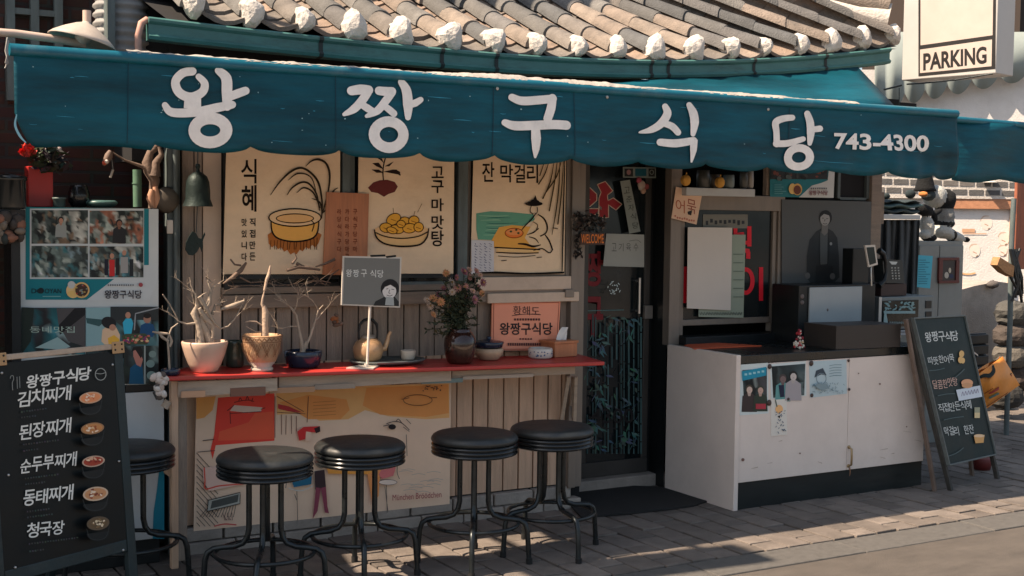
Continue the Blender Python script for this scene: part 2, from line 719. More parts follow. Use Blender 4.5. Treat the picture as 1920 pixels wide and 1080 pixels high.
zr0, zr1, zr2 = U(750, 570, W).z, U(750, 545, W).z, U(750, 516, W).z
lw = MB()
boards(lw, 1.79, 4.20, .14, .955, W, .099, seed=4, gap=.011)
lw.build('lower_wall', M['woodwarm'], shop)
lw = MB()
boards(lw, 2.013, 4.12, .955, zr0, W + .004, .093, seed=5, gap=.009)
lw.build('apron_wall', M['woodgrey'], shop)
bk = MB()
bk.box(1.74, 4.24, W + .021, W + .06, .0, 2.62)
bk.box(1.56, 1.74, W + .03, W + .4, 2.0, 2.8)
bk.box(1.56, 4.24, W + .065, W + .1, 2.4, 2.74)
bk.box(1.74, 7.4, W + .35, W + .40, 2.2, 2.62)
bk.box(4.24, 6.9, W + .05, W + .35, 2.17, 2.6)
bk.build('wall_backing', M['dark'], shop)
# boards and corner post at the left
lb = MB()
boards(lb, U(341, 500, W).x, U(379, 500, W).x, .955, 2.3, W - .004, .06, seed=6)
lb.build('side_board', M['woodgrey'], shop)
lb = MB()
boards(lb, U(380, 500, W).x, U(416, 500, W).x, .955, 2.3, W, .12, seed=8)
lb.build('beige_board', M['beige'], shop)
cp = MB()
cp.box(U(314, 500, 6.42).x, U(338, 500, 6.42).x, 6.42, 6.5, 0, 2.4)
cp.tube([(U(330, 500, 6.40).x, 6.405, .0), (U(330, 500, 6.40).x, 6.405, 2.4)], .014)
cp.build('corner_post', M['tealpost'], shop, bevel=.004)
# rails under the windows
rl = MB()
rl.box(2.0, 4.115, W - .045, W + .02, zr0, zr1 - .004)
rl.box(2.0, 4.115, W - .028, W + .02, zr1, zr1 + .035)
rl.build('window_rail', M['woodbeam'], shop, bevel=.004)


def window(x0, x1, y0, y1, mats_frame, deep=.0):
    """frame and pane of one front window, pixel rectangle"""
    fr = MB()
    xa, xb = U(x0, 400, W).x, U(x1, 400, W).x
    zb, zt = U((x0 + x1) / 2, y1, W).z, 2.28
    t = .035
    fr.box(xa, xa + t, W - .03, W + .018, zb, zt)
    fr.box(xb - t, xb, W - .03, W + .018, zb, zt)
    fr.box(xa + t, xb - t, W - .026, W + .018, zb, zb + .03)
    fr.box(xa + t, xb - t, W - .026, W + .018, zt - .03, zt)
    f = fr.build('window', mats_frame, shop, bevel=.003)
    p = MB()
    p.box(xa + t, xb - t, W - .004, W + .016, zb + .03, zt - .03)
    p.build('pane', M['glass'], f)


window(417, 646, 280, 541, M['black'])
window(650, 862, 280, 538, M['tealpost'])
window(868, 1066, 280, 520, M['alu'])
for xa, xb in ((641, 656), (858, 876)):
    mu = MB()
    mu.box(U(xa, 400, W - .05).x, U(xb, 400, W - .05).x, W - .06, W - .03, zr1 + .035, 2.3)
    mu.build('mullion', M['tealpost'], shop, bevel=.004)
# sill board of the third window and the column beside the door
sb = MB()
sb.box(U(885, 530, W).x, U(1062, 530, W).x, W - .055, W - .03, U(970, 543, W).z, U(970, 518, W).z)
sb.build('sill_board', M['beige'], shop, bevel=.004)
sb = MB()
sb.box(U(905, 556, W).x, U(1075, 556, W).x, W - .065, W - .047, U(970, 566, W).z, U(970, 548, W).z)
sb.build('sill_board', M['beige'], shop, bevel=.004)
co = MB()
co.box(U(1063, 500, W).x, U(1076, 500, W).x, W - .05, W + .05, .12, 2.4)
co.box(U(1078, 500, W).x, U(1091, 500, W).x, W - .03, W + .05, .12, 2.4)
co.box(U(1060, 550, W - .07).x, U(1076, 550, W - .07).x, W - .075, W - .051, U(1068, 556, W).z, U(1068, 541, W).z)
co.build('door_column', M['alu'], shop, bevel=.003)
# plinth
pl = MB()
for k in range(9):
    xa = 1.80 + k * .268
    pl.box(xa + .004, xa + .264, W - .05, W + .1, -.02, .055)
    pl.box(xa - .06 + .004, xa + .2, W - .035, W + .1, .06, .13)
pl.build('plinth', M['concrete'], shop, bevel=.006)

# recessed dark entrance: jambs, lintel, step
dj = MB()
xr = U(1213, 600, D).x
dj.box(4.23, 4.25, W + .06, D + .05, 0, 2.6)
dj.box(4.25, U(1088, 600, D).x - .001, D - .012, D + .05, 0, 2.2)
dj.box(xr, xr + .03, D - .01, D + .05, 0, 2.6)
dj.hexa([(xr + .03, D + .0, 0), (4.975, K, 0), (4.985, K + .02, 0), (xr + .03, D + .05, 0), (xr + .03, D, 2.6), (4.975, K, 2.6), (4.985, K + .02, 2.6), (xr + .03, D + .05, 2.6)])
dj.box(4.25, xr, D + .0, D + .05, 2.2, 2.6)
dj.build('door_jamb', M['black'], shop)
st = MB()
st.box(4.24, 5.0, D - .10, D + .1, -.02, .075)
st.build('door_step', M['concrete'], shop, bevel=.008)
xl = U(1088, 600, D).x
dr = MB()
dz0, dz1 = U(1150, 889, D).z, U(1150, 862, D).z
dr.box(xl, xr, D - .03, D - .002, dz0, dz1)
dr.box(xr - .045, xr, D - .028, D - .002, dz1, 2.2)
dr.box(xl, xl + .04, D - .028, D - .002, dz1, 2.2)
door = dr.build('door', mat('door_metal', (.065, .06, .055), .5, .2, 5, metal=.3, dirt=.3), shop, bevel=.004)
dg_ = MB()
dg_.box(xl + .04, xr - .045, D - .016, D - .004, dz1, 2.2)
dg_.build('pane', M['glass'], door)
hd = MB()
hx = U(1199, 550, D - .06).x
hd.tube([(hx, D - .06, U(1199, 588, D - .06).z), (hx, D - .06, U(1199, 521, D - .06).z)], .010)
for q in (583, 527):
    z_ = U(1199, q, D - .06).z
    hd.tube([(hx, D - .06, z_), (hx, D - .02, z_)], .007)
lx = U(1213, 582, D - .03).x
hd.box(lx - .033, lx + .028, D - .055, D - .03, U(1213, 596, D).z, U(1213, 572, D).z)
hd.build('handle', mat('steel', (.5, .48, .45), .3, .1, 5, metal=.8), door)
# film and red letters on the glass
PD = Plane((0, D - .018, 0), (0, -1, 0))
ar = Art(PD, .001)
RED = A(140, 30, 38, 1.2)
OUT = A(210, 185, 165, 1.0)
l1 = [[(1094, 346), (1104, 350), (1119, 364), (1119, 376), (1102, 391), (1122, 391), (1122, 400), (1112, 404), (1094, 404), (1094, 385), (1106, 374), (1094, 366)],
      [(1120, 346), (1135, 340), (1149, 358), (1139, 366), (1140, 376), (1150, 371), (1166, 383), (1155, 394), (1141, 384), (1141, 408), (1123, 408), (1123, 372), (1127, 360)]]
for q in l1:
    ar.poly(q, RED)
    ar.stroke(q + [q[0]], 1.5, OUT, smooth=False, cap=False)
ar.build('letter', M['print'], door)
DIM = A(120, 26, 34, 1.0)
ar = Art(PD, .003)
ar.text('짱', 1092, 1131, 537, 66, DIM, bold=.03)
ar.text('구', 1092, 1131, 632, 76, DIM, bold=.03)
ar.build('letter', M['print'], door)
TEAL = A(84, 118, 118, 1.05)
ar = Art(PD, .0035)
R = random.Random(12)
ar.stroke([(1093, 583), (1170, 581)], 1.6, TEAL)
for k in range(15):
    xx = 1094 + k * 7.7 + R.uniform(-2, 2)
    yy = 588 + R.uniform(0, 26)
    g_ = R.uniform(.30, .75)
    w_ = R.uniform(1.8, 3.6)
    while yy < 846:
        l = R.uniform(26, 50)
        if R.random() < .9:
            ar.rect(xx, yy, xx + w_, min(yy + l, 851), tuple(c * g_ for c in TEAL))
        yy += l + 2.5
for (cx0, cy0, n_l) in ((1122, 640, 17), (1180, 612, 17), (1112, 690, 15), (1186, 705, 20), (1128, 735, 20), (1192, 770, 17), (1112, 800, 18), (1172, 822, 22), (1150, 604, 11), (1126, 836, 14), (1150, 770, 9)):
    for k in range(n_l):
        cx, cy = cx0 + R.gauss(0, 9), cy0 + R.gauss(0, 12)
        a = R.uniform(.1, 1.4)
        l = R.uniform(11, 22)
        dx, dy = l * math.cos(a) * R.choice((-1, 1)), l * math.sin(a)
        if not (1094 < cx < 1204 and 590 < cy < 842) or cx + dx > 1208 or cx + dx < 1091 or cy + dy > 852:
            continue
        wd = R.uniform(1.4, 2.6)
        ar.poly([(cx, cy), (cx + dx * .4 + wd, cy + dy * .4 - wd), (cx + dx, cy + dy), (cx + dx * .4 - wd, cy + dy * .4 + wd)], tuple(c * R.uniform(.4, .9) for c in TEAL))
ar.text('4300', 1108, 1188, 794, 28, (.008, .008, .01), bold=.01)
for k in range(26):
    a = R.uniform(0, 6.28)
    r_ = R.uniform(4, 13)
    ar.stroke([(1151 + r_ * math.cos(a), 540 + r_ * math.sin(a)), (1151 + r_ * math.cos(a + .35), 540 + r_ * math.sin(a + .35))], 1.5, A(190, 205, 205), smooth=False, cap=False)
ar.build('door_film', M['print'], door)

# serving hatch: frame, pane, ledges, dark back
hf = MB()
zk = lambda px, py, y=K: U(px, py, y).z
xk = lambda px, y=K: U(px, 500, y).x
hb, ht = .93, 2.2
xa, xb = xk(1251), xk(1463)
zt = zk(1365, 366)
hf.box(xa, xa + .085, K - .03, K + .04, hb, ht)
hf.box(xa + .088, xa + .125, K - .015, K + .04, hb + .06, zt - .10)
hf.box(xb - .05, xb, K - .03, K + .04, hb, zt - .002)
hf.box(xb - .085, xb - .053, K - .015, K + .04, hb + .06, zt - .10)
hf.box(xa + .085, xb, K - .034, K + .04, zt - .10, zt)
hf.box(xa + .125, xb - .085, K - .012, K + .04, hb + .12, hb + .16)
hw = hf.build('window', M['alu'], shop, bevel=.004)
hp = MB()
hp.box(xa + .125, xb - .085, K + .005, K + .02, hb + .16, zt - .1)
hp.build('pane', M['glass'], hw)
hl = MB()
hl.box(xa + .085, 6.0, K - .10, K + .04, hb - .02, hb + .055)
hl.box(xa + .03, 6.79, K - .02, K + .5, hb - .05, hb - .024)
hl.build('sill', M['black'], shop, bevel=.004)
PG = Plane((0, K + .003, 0), (0, -1, 0))
ar = Art(PG, .001)
RD = A(190, 25, 40, 1.4)
# red film letters on the hatch glass, partly behind the blank sheet
for q, wd in (([(1379, 428), (1379, 455), (1408, 455)], 7), ([(1379, 440), (1395, 438)], 6), ([(1405, 424), (1405, 462)], 8), ([(1377, 470), (1403, 470), (1403, 485)], 8)):
    ar.stroke(q, wd, RD, smooth=False, cap=False)
ar.build('letter', M['print'], hw)
ar = Art(PG, .001)
ar.ring(1398, 527, 13, 22, 8, RD)
ar.stroke([(1427, 501), (1427, 564)], 8, RD, cap=False)
ar.build('letter', M['print'], hw)
ar = Art(PG, .001)
ar.stroke([(1374, 500), (1374, 562)], 7, RD, cap=False)
ar.stroke([(1374, 528), (1383, 528)], 6, RD, cap=False)
ar.build('letter', M['print'], hw)
ar = Art(PG, .001)
ar.stroke([(1284, 500), (1284, 568)], 9, RD, cap=False)
ar.build('letter', M['print'], hw)
ar = Art(PG, .001)
ar.rect(1318, 402, 1402, 428, A(120, 118, 108))
R = random.Random(2)
for k in range(9):
    ar.rect(1323 + k * 8.5, 412 + R.uniform(-2, 2), 1328 + k * 8.5, 419 + R.uniform(-2, 3), A(40, 45, 50))
ar.build('price_strip', M['print'], hw)
# kiosk frame to the right: post, upper ledge, dark boxes
kf = MB()
kf.box(xk(1625), xk(1644), K - .03, K + .03, hb - .02, 2.35)
kf.build('hatch_post', M['woodbeam'], shop, bevel=.004)
kf = MB()
kf.box(xk(1640), xk(1655), K + .0, K + .06, zk(1648, 420), zk(1648, 360))
kf.build('hatch_bracket', M['woodbeam'], shop, bevel=.004)
kf = MB()
kf.box(xk(1430), xk(1443), K - .02, K + .02, zt + .003, 2.3)
kf.build('hatch_post', M['woodbeam'], shop, bevel=.004)
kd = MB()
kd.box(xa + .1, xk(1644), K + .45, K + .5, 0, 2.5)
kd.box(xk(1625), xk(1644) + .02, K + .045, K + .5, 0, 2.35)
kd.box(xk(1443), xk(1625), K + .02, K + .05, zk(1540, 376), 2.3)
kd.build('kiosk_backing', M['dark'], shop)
kw = MB()
for a, b in ((1566, 1571), (1620, 1625)):
    kw.box(xk(a), xk(b), K - .005, K + .018, zk(1590, 372), 2.3)
kw.box(xk(1571), xk(1620), K - .005, K + .018, zk(1590, 375), zk(1590, 370))
kw.build('hatch_vent', M['tealpost'], shop)


# ------------------------------------------------------------------ roof, tiles and gutter
def ze(x):
    return 2.655 + (.030 if x > 3.2 else .022) * (x - 3.2) ** 2


def th(x):
    return max(0, (x - 4.3) / 2.0) ** 1.15 * math.radians(66)


def Ln(x):
    return 4.2 if x < 4.2 else max(.55, 4.2 - (x - 4.2) * 1.75)


def rp(x, s, dx=0., dz=0.):
    t = th(x)
    return Vector((x - s * math.sin(t) + dx * math.cos(t), 5.955 + s * math.cos(t) + dx * math.sin(t), ze(x) + .385 * s + .035 * s * s + dz))


rf = MB()
caps = []
R = random.Random(21)
rows_x = [1.7245 + .2645 * k + R.uniform(-.012, .012) for k in range(18)]
GREY = [tuple(.8 * v for v in q) for q in [(.13, .128, .122), (.16, .155, .145), (.20, .18, .16), (.24, .20, .165), (.11, .113, .113), (.27, .22, .18), (.18, .175, .165), (.145, .14, .135)]]
for ri, x in enumerate(rows_x):
    s = 0.
    L_ = Ln(x)
    k = 0
    while s < L_:
        sl = .25 * R.uniform(.9, 1.1)
        e = min(s + sl, L_ + .2)
        dx0 = R.uniform(-.010, .010)
        c = R.choice(GREY)
        g_ = R.uniform(.85, 1.15)
        c = tuple(v * g_ for v in c)
        rr_ = [(s - .012, .071), (s + .006, .074), (e - .02, .063), (e + .02, .062)]
        rows = []
        for ss, r_ in rr_:
            rows.append([rp(x, ss, dx0 + r_ * math.cos(PI * j / 9), r_ * .95 * math.sin(PI * j / 9) - .004) for j in range(10)])
        rf.grid(rows, 0, c, True)
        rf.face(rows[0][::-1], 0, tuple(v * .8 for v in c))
        s = e
        k += 1
    caps.append(x)
for ri in range(len(rows_x) - 1):
    xa_, xb_ = rows_x[ri], rows_x[ri + 1]
    L_ = min(Ln(xa_), Ln(xb_)) + .1
    s = -.04
    while s < L_:
        e = s + .15
        c = R.choice([(.20, .15, .12), (.235, .175, .135), (.17, .14, .115), (.14, .125, .11), (.21, .17, .14)])
        g_ = R.uniform(.85, 1.15)
        c = tuple(v * g_ for v in c)
        t_ = R.uniform(-.006, .006)

        def pr(ss, lift):
            a = rp(xa_, ss)
            b = rp(xb_, ss)
            return [a.lerp(b, j / 6) + Vector((0, 0, -.055 * math.sin(PI * j / 6) + .005 + lift + t_)) for j in range(7)]
        rf.grid([pr(s, .016), pr(e + .03, .0)], 0, c, True)
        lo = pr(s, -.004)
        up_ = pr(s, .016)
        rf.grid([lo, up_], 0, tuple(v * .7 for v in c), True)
        s = e
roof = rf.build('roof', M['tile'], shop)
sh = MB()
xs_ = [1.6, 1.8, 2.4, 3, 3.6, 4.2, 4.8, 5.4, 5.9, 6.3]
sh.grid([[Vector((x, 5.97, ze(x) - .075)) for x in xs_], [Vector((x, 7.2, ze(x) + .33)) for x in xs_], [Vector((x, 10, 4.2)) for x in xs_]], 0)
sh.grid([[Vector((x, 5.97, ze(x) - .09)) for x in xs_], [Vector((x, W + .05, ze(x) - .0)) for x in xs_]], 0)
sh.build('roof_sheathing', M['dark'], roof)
for i, x in enumerate(caps):
    cb = MB()
    c0 = rp(x, -.03)
    rows = []
    R2 = random.Random(100 + i)
    cs_ = R2.uniform(.78, 1.12)
    cy_ = R2.uniform(.7, 1.1)
    t = th(x)
    for a in range(9):
        u = a / 8
        row = []
        for j in range(14):
            ph = 2 * PI * j / 14
            r_ = .060 * cs_ * math.sin(PI * min(u, .97)) ** .5 * R2.uniform(.88, 1.12) * (1 + .15 * math.sin(3 * 6.283 * j / 14 + i)) + .004
            row.append(c0 + Vector((r_ * math.cos(ph) * .95, -.05 + u * .16 * cy_, r_ * math.sin(ph) * 1.05 + .026 - (.012 if math.sin(ph) < -.3 else 0))))
        rows.append(row)
    cb.grid(rows, 0, (1, 1, 1), False, True)
    cb.face(rows[0])
    cb.build('end_cap', M['mortar'], roof)
# hip ridge bedded in white mortar at the right corner
hm = MB()
ha, hb_ = rp(6.34, .10), rp(4.75, 2.0)
pts = [ha.lerp(hb_, k / 14) + Vector((0, 0, .05 + R.uniform(-.012, .012))) for k in range(15)]
hm.tube(pts, [.085 * R.uniform(.85, 1.15) for _ in pts], 9)
hm.build('hip_mortar', M['mortar'], roof)
hm = MB()
for k in range(7):
    a = ha.lerp(hb_, k / 7) + Vector((0, 0, .13))
    b = ha.lerp(hb_, (k + 1.08) / 7) + Vector((0, 0, .125))
    hm.tube([a, b], [.085, .072], 10, 0, R.choice(GREY))
hm.build('hip_tile', M['tile'], roof)
# gutter
gt = MB()
prof = [(5.955, -.055), (5.905, -.050), (5.895, -.058), (5.897, -.070), (5.912, -.082), (5.912, -.122), (5.897, -.135), (5.905, -.150), (5.955, -.155)]


def zg(x):
    return 2.652 + (.0275 if x > 3.2 else .010) * (x - 3.2) ** 2


gx = [1.50 + .12 * k for k in range(40)]
gt.grid([[Vector((x, y, zg(x) + z)) for x in gx] for y, z in prof], 0, smooth=False)
gt.face([(1.5, y, zg(1.5) + z) for y, z in prof])
gutter = gt.build('gutter', M['gutter'], shop)
gb = MB()
for x in (2.32, 2.98, 3.30, 4.30, 4.42, 5.05, 5.62):
    gb.grid([[Vector((xx, y - .004, zg(xx) + z)) for xx in (x, x + .022)] for y, z in prof[1:]], 0, smooth=False)
gb.build('gutter_strap', mat('rusty_strap', (.022, .026, .025), .7, .3, 12), gutter)
ds = MB()
ds.tube([(1.50, 5.93, 2.62), (1.47, 5.92, 2.60), (1.455, 5.92, 2.54), (1.46, 5.93, 2.44)], .016)
ds.build('downspout', mat('pinkish_pipe', (.40, .22, .17), .6, .3, 9, dirt=.3), gutter)

# ------------------------------------------------------------------ the awning
aw = thing('awning', 'long faded blue shop awning with white brush-painted Korean letters and a scalloped edge', 'awning', (3.6, A0, 2.4))


def ztop(x):
    return 2.393 + (x - .86) * .0033


CUS = [.865, 1.42, 1.859, 2.279, 2.689, 3.108, 3.545, 3.98, 4.42, 4.87, 5.32, 5.80, 6.19, 6.40]


def zbot(x):
    for a, b in zip(CUS, CUS[1:]):
        if x <= b:
            t = max(0, min(1, (x - a) / (b - a)))
            h = math.sin(PI * t) ** .36
            k = .022 if a < 1.3 else (.052 if a < 3.5 else (.034 if a < 5.7 else .045))
            z = 2.060 - (.0 if a < 3.5 else .012) - k * h + .004 * math.sin(x * 13)
            if a < 1.0:
                z = 2.012 - .010 * math.sin(x * 9) + .14 * max(0, 1 - (x - .865) / .09) ** 2
            return z
    return 2.04


def wave(x, z):
    hang = max(0, (2.41 - z) / .38)
    a = .014 * math.sin(x * 5.1 + 1.3 * math.sin(x * 1.7)) + .007 * math.sin(x * 11.3 + 2 + z * 3)
    if x > 5.2:
        a += .014 * min(1, (x - 5.2)) * math.sin(x * 9 + z * 16)
    a += .008 * hang * math.sin(x * 29 + 2.2 * math.sin(x * 3.1)) * (.5 + .5 * math.sin(x * 2.3 + 1))
    return a * hang - .012 * hang * math.sin(PI * min(1, hang * .9))


va = MB()
xs_ = [.865 + (6.40 - .865) * k / 330 for k in range(331)]
va.grid([[Vector((x, A0 + wave(x, z), z)) for x in xs_ for z in [ztop(x) * (1 - v / 12) + zbot(x) * v / 12]] for v in range(13)], 0)
vo = va.build('valance', M['awning'], aw)
so = vo.modifiers.new('thickness', 'SOLIDIFY')
so.thickness = .003
so.offset = 1


def vfn(x, y, o):
    p = U(x, y, A0)
    return Vector((p.x, A0 + wave(p.x, p.z) - o, p.z))


ar = Art(None, .0085, .0002, vfn)
WH = (1, 1, 1)


def z1(*p):
    return [(x / 3, y / 3) for x, y in p]


def z2(*p):
    return [(640 + x / 3, y / 3) for x, y in p]


def z3(*p):
    return [(1280 + x / 3, y / 3) for x, y in p]


# first syllable
ar.stroke(z1((1080, 402), (1025, 412), (985, 460), (1005, 520), (1070, 548), (1135, 518), (1148, 470), (1115, 432)), [17, 18, 18, 19, 20, 18, 16, 13], WH)
ar.stroke(z1((1082, 540), (1080, 610)), [34, 36], WH, cap=False)
ar.stroke(z1((925, 592), (965, 632), (1090, 632), (1220, 606), (1300, 590)), [13, 18, 19, 19, 16], WH)
ar.stroke(z1((1225, 398), (1268, 440), (1272, 520), (1272, 600)), [15, 22, 22, 18], WH)
ar.stroke(z1((1280, 548), (1330, 528), (1375, 512)), [17, 18, 17], WH)
ar.ring(393.3, 244.5, 29.5, 22.5, 22, WH)
ar.build('letter', M['paint'], aw)
ar = Art(None, .0085, .0002, vfn)
# second
ar.stroke(z2((50, 512), (100, 505), (145, 508)), [19, 21, 20], WH)
ar.stroke(z2((140, 520), (105, 570), (60, 615), (5, 645)), [18, 18, 17, 8], WH)
ar.stroke(z2((90, 580), (135, 610), (165, 628)), [13, 16, 14], WH)
ar.stroke(z2((205, 512), (245, 516), (278, 515)), [18, 19, 18], WH)
ar.stroke(z2((278, 520), (240, 570), (190, 625), (130, 655)), [17, 17, 16, 8], WH)
ar.stroke(z2((220, 590), (255, 615), (285, 640)), [13, 15, 15], WH)
ar.stroke(z2((332, 462), (360, 510), (368, 590), (366, 662)), [14, 20, 21, 12], WH)
ar.stroke(z2((375, 592), (410, 580), (440, 562)), [14, 15, 12], WH)
ar.ring(724.4, 253, 28.5, 24.5, 20, WH)
ar.build('letter', M['paint'], aw)
ar = Art(None, .0085, .0002, vfn)
# third
ar.stroke(z2((955, 548), (1010, 568), (1100, 564), (1182, 556)), [15, 18, 18, 17], WH)
ar.stroke(z2((1180, 552), (1170, 610), (1150, 668)), [17, 18, 17], WH)
ar.stroke(z2((915, 690), (970, 708), (1080, 706), (1180, 702), (1250, 706)), [14, 19, 19, 19, 19], WH)
ar.stroke(z2((1082, 715), (1086, 780), (1086, 840), (1084, 890)), [17, 20, 15, 3], WH, cap=False)
ar.build('letter', M['paint'], aw)
ar = Art(None, .0085, .0002, vfn)
# fourth
ar.stroke(z2((1815, 600), (1826, 640), (1790, 695), (1735, 730), (1672, 745)), [13, 17, 17, 14, 4], WH)
ar.stroke(z2((1805, 695), (1850, 712), (1880, 745)), [13, 15, 14], WH)
ar.stroke([(1290, 197), (1297, 212), (1299, 230), (1295, 252)], [12, 18, 18, 10], WH)
ar.stroke([(1234, 267), (1262, 269), (1296, 264)], [15, 17, 15], WH)
ar.stroke([(1296, 262), (1295, 282), (1291, 305)], [17, 14, 3], WH, cap=False)
ar.build('letter', M['paint'], aw)
ar = Art(None, .0085, .0002, vfn)
# fifth
ar.stroke(z3((612, 662), (560, 668), (520, 690), (524, 745), (526, 810)), [12, 14, 15, 13, 14], WH)
ar.stroke(z3((522, 808), (590, 806), (670, 782)), [14, 14, 11], WH)
ar.stroke(z3((695, 640), (710, 690), (712, 750), (705, 808)), [13, 16, 16, 9], WH)
ar.stroke(z3((718, 730), (765, 724)), [12, 13], WH)
ar.ring(1496.6, 295, 19, 17.5, 14.5, WH)
ar.build('letter', M['paint'], aw)
ar = Art(None, .0085, .0002, vfn)
ar.text('743-4300', 1562, 1738, 280, 31, WH, sl=.03, bold=.03)
ar.build('phone_number', M['paint'], aw)
# scuffs and scratches left on the cloth
ar = Art(None, .0028, .00003, vfn)
R = random.Random(5)
for k in range(30):
    x = R.uniform(50, 1780)
    t = (x - 25) / 1770
    y0 = 95 + 120 * t
    y1 = 262 + 60 * t
    y = y0 + (y1 - y0) * R.uniform(.12, .92)
    l = R.choice((8, 14, 30, 60)) * R.uniform(.5, 1.3)
    ar.stroke([(x, y), (x + l * .5, y + l * .04 + R.uniform(-1, 1)), (x + l, y + l * .07)], [.5, R.uniform(.8, 2.2), .4], A(50, 135, 160, .9), cap=False)
ar.stroke([(30, 215), (27, 235), (36, 255), (48, 268)], [2, 5, 5, 2], A(130, 180, 195))
ar.stroke([(343, 103), (400, 117), (460, 124), (508, 132)], [1, 3, 4, 1], A(190, 180, 172))
ar.stroke([(113, 102), (150, 104), (190, 107)], [1, 3, 1], A(190, 180, 172))
for k in range(30):
    x = R.uniform(60, 1780)
    t = (x - 25) / 1770
    ar.ell(x, 108 + 120 * t + R.uniform(0, 140 - 40 * t), R.uniform(.6, 1.8), R.uniform(.6, 1.5), A(150, 185, 190, .9), n=7)
for x0 in (1075, 1480, 628, 240, 925):
    t = (x0 - 25) / 1770
    ar.stroke([(x0, 100 + 118 * t), (x0 - 1, 180 + 90 * t), (x0 - 2, 262 + 55 * t)], [1.2, 1.4, 1.2], A(3, 38, 52), cap=False)
ar.build('scuffs', M['print'], aw)
hb2 = MB()
hb2.tube([(x, A0 + .006 + .003 * math.sin(x * 7), ztop(x) + .004) for x in [.85 + .111 * k for k in range(51)]], .026, 10)
hb2.build('front_hem', M['bluepipe'], aw)
cn = MB()
xs_ = [1.2 + .1 * k for k in range(48)]


def ctop(x):
    t = max(0, min(1, (x - 3.0) / 1.6))
    return ztop(x) + .03 + t * (min(zg(x) - .158, ztop(x) + .30) - ztop(x) - .03)


cn.grid([[Vector((x, A0 + .02 + .34 * v, ztop(x) + .012 + (ctop(x) - ztop(x)) * v + .006 * math.sin(x * 9) * v)) for x in xs_] for v in (0, .25, .5, .75, 1)], 0)
cn.grid([[Vector((x, A0 + .02 + .34 * v, ztop(x) + .012 - .01 + (ctop(x) - ztop(x)) * v)) for x in (.9, 1.0, 1.1, 1.2)] for v in (0, .5, 1)], 0)
c_ = cn.build('canopy', M['awning'], aw)
so = c_.modifiers.new('thickness', 'SOLIDIFY')
so.thickness = .003
fl = MB()
R = random.Random(9)
seg = [1.32 + .016 * k for k in range(266)]
lo = [ztop(q) + .022 + R.uniform(-.002, .002) for q in seg]
hi = []
h_ = .02
for k, q in enumerate(seg):
    h_ = max(.012, min(.034 if q < 4.4 else .022, h_ + R.uniform(-.0022, .0022)))
    hi.append(lo[k] + h_)
fl.grid([[Vector((q, A0 - .012, z)) for q, z in zip(seg, lo)], [Vector((q, A0 + .006, z + .6 * (y - z))) for q, z, y in zip(seg, lo, hi)], [Vector((q, A0 + .03, z)) for q, z in zip(seg, hi)], [Vector((q, A0 + .06, z + .003)) for q, z in zip(seg, hi)]], 0)
fl.build('peeling_film', M['crust'], aw)
br = MB()
for x in (1.0, 2.6, 4.4, 6.1):
    br.bar((x, A0 + .03, ztop(x) - .01), (x, W - .0, 2.5), .022, .022)
br.build('bracket', M['gutter'], aw)
ev = MB()
for q in ((30, 98), (412, 113), (524, 127), (932, 166), (1138, 182), (175, 107), (1440, 205)):
    p = vfn(*q, .004)
    ev.ball(p, .009, .004, .009, 6)
ev.build('eyelet', mat('dull_steel', (.4, .38, .36), .4, .2, 5, metal=.6), aw)

sa = MB()
xs_ = [6.42 + .06 * k for k in range(20)]
sa.grid([[Vector((x, A0 + .06 + .018 * math.sin(x * 8 + v * 3), (2.385 - (x - 6.4) * .01) * (1 - v) + v * (2.025 - .03 * abs(math.sin(x * 5))))) for x in xs_] for v in [k / 8 for k in range(9)]], 0)
fw = thing('awning', "short plain blue awning flap hanging past the lettered awning's right end", 'awning', (6.9, A0 + .06, 2.38))
o = sa.build('valance', M['awning'], fw)
so = o.modifiers.new('thickness', 'SOLIDIFY')
so.thickness = .003
hb2 = MB()
hb2.tube([(x, A0 + .066, 2.389 - (x - 6.4) * .01) for x in xs_], .02, 8)
hb2.build('front_hem', M['bluepipe'], fw)

# ------------------------------------------------------------------ more materials
M['teal'] = None
M['red'] = mat('red_lacquer', (.44, .035, .028), .38, .2, 6, .05, 40, dirt=.25, dirtcol=(.2, .05, .035), spec=.5, stretch=(1, 6, 6))
M['vinyl'] = mat('black_vinyl', (.017, .020, .021), .44, .35, 8, .2, 30, spec=.5, dirt=.45, dirtcol=(.075, .072, .066))
M['band'] = mat('ribbed_black_band', (.016, .019, .021), .2, .2, 8, metal=.4, spec=.6)
M['iron'] = mat('black_steel_tube', (.026, .031, .033), .3, .35, 14, metal=.6, spec=.5, dirt=.2, dirtcol=(.10, .09, .08))
M['rubber'] = mat('rubber', (.012, .012, .012), .85, .1, 9)
M['frameboard'] = mat('board_frame_paint', (.012, .024, .027), .5, .3, 9, .15, 60, dirt=.2, dirtcol=(.10, .11, .10))
M['ceram_pink'] = mat('peach_glaze', (.58, .41, .31), .35, .15, 3, .1, 30, spec=.5, coat=.2)
M['ceram_tan'] = mat('tan_pattern_pot', None, .5, .15, 9, .3, 60, attr=True)
M['navy'] = mat('navy_glaze', (.012, .022, .045), .22, .2, 5, coat=.3)
M['greenglaze'] = mat('dark_green_glaze', (.035, .055, .045), .3, .25, 6, coat=.3)
M['twig'] = mat('dry_pale_twig', (.36, .29, .225), .8, .3, 14, .4, 60)
M['twigdark'] = mat('dark_driftwood', (.15, .105, .08), .85, .35, 9, .5, 50, dirt=.3)
M['soil'] = mat('potting_soil', (.03, .022, .017), .95, .3, 30, .6, 90)
M['brass'] = mat('worn_brass', (.50, .31, .17), .38, .3, 9, .1, 30, metal=.3, dirt=.45, dirtcol=(.13, .06, .04))
M['steel'] = mat('steel_tray', (.42, .42, .41), .3, .2, 5, metal=.8)
M['porcelain'] = mat('porcelain', (.62, .56, .49), .3, .08, 5, coat=.2)
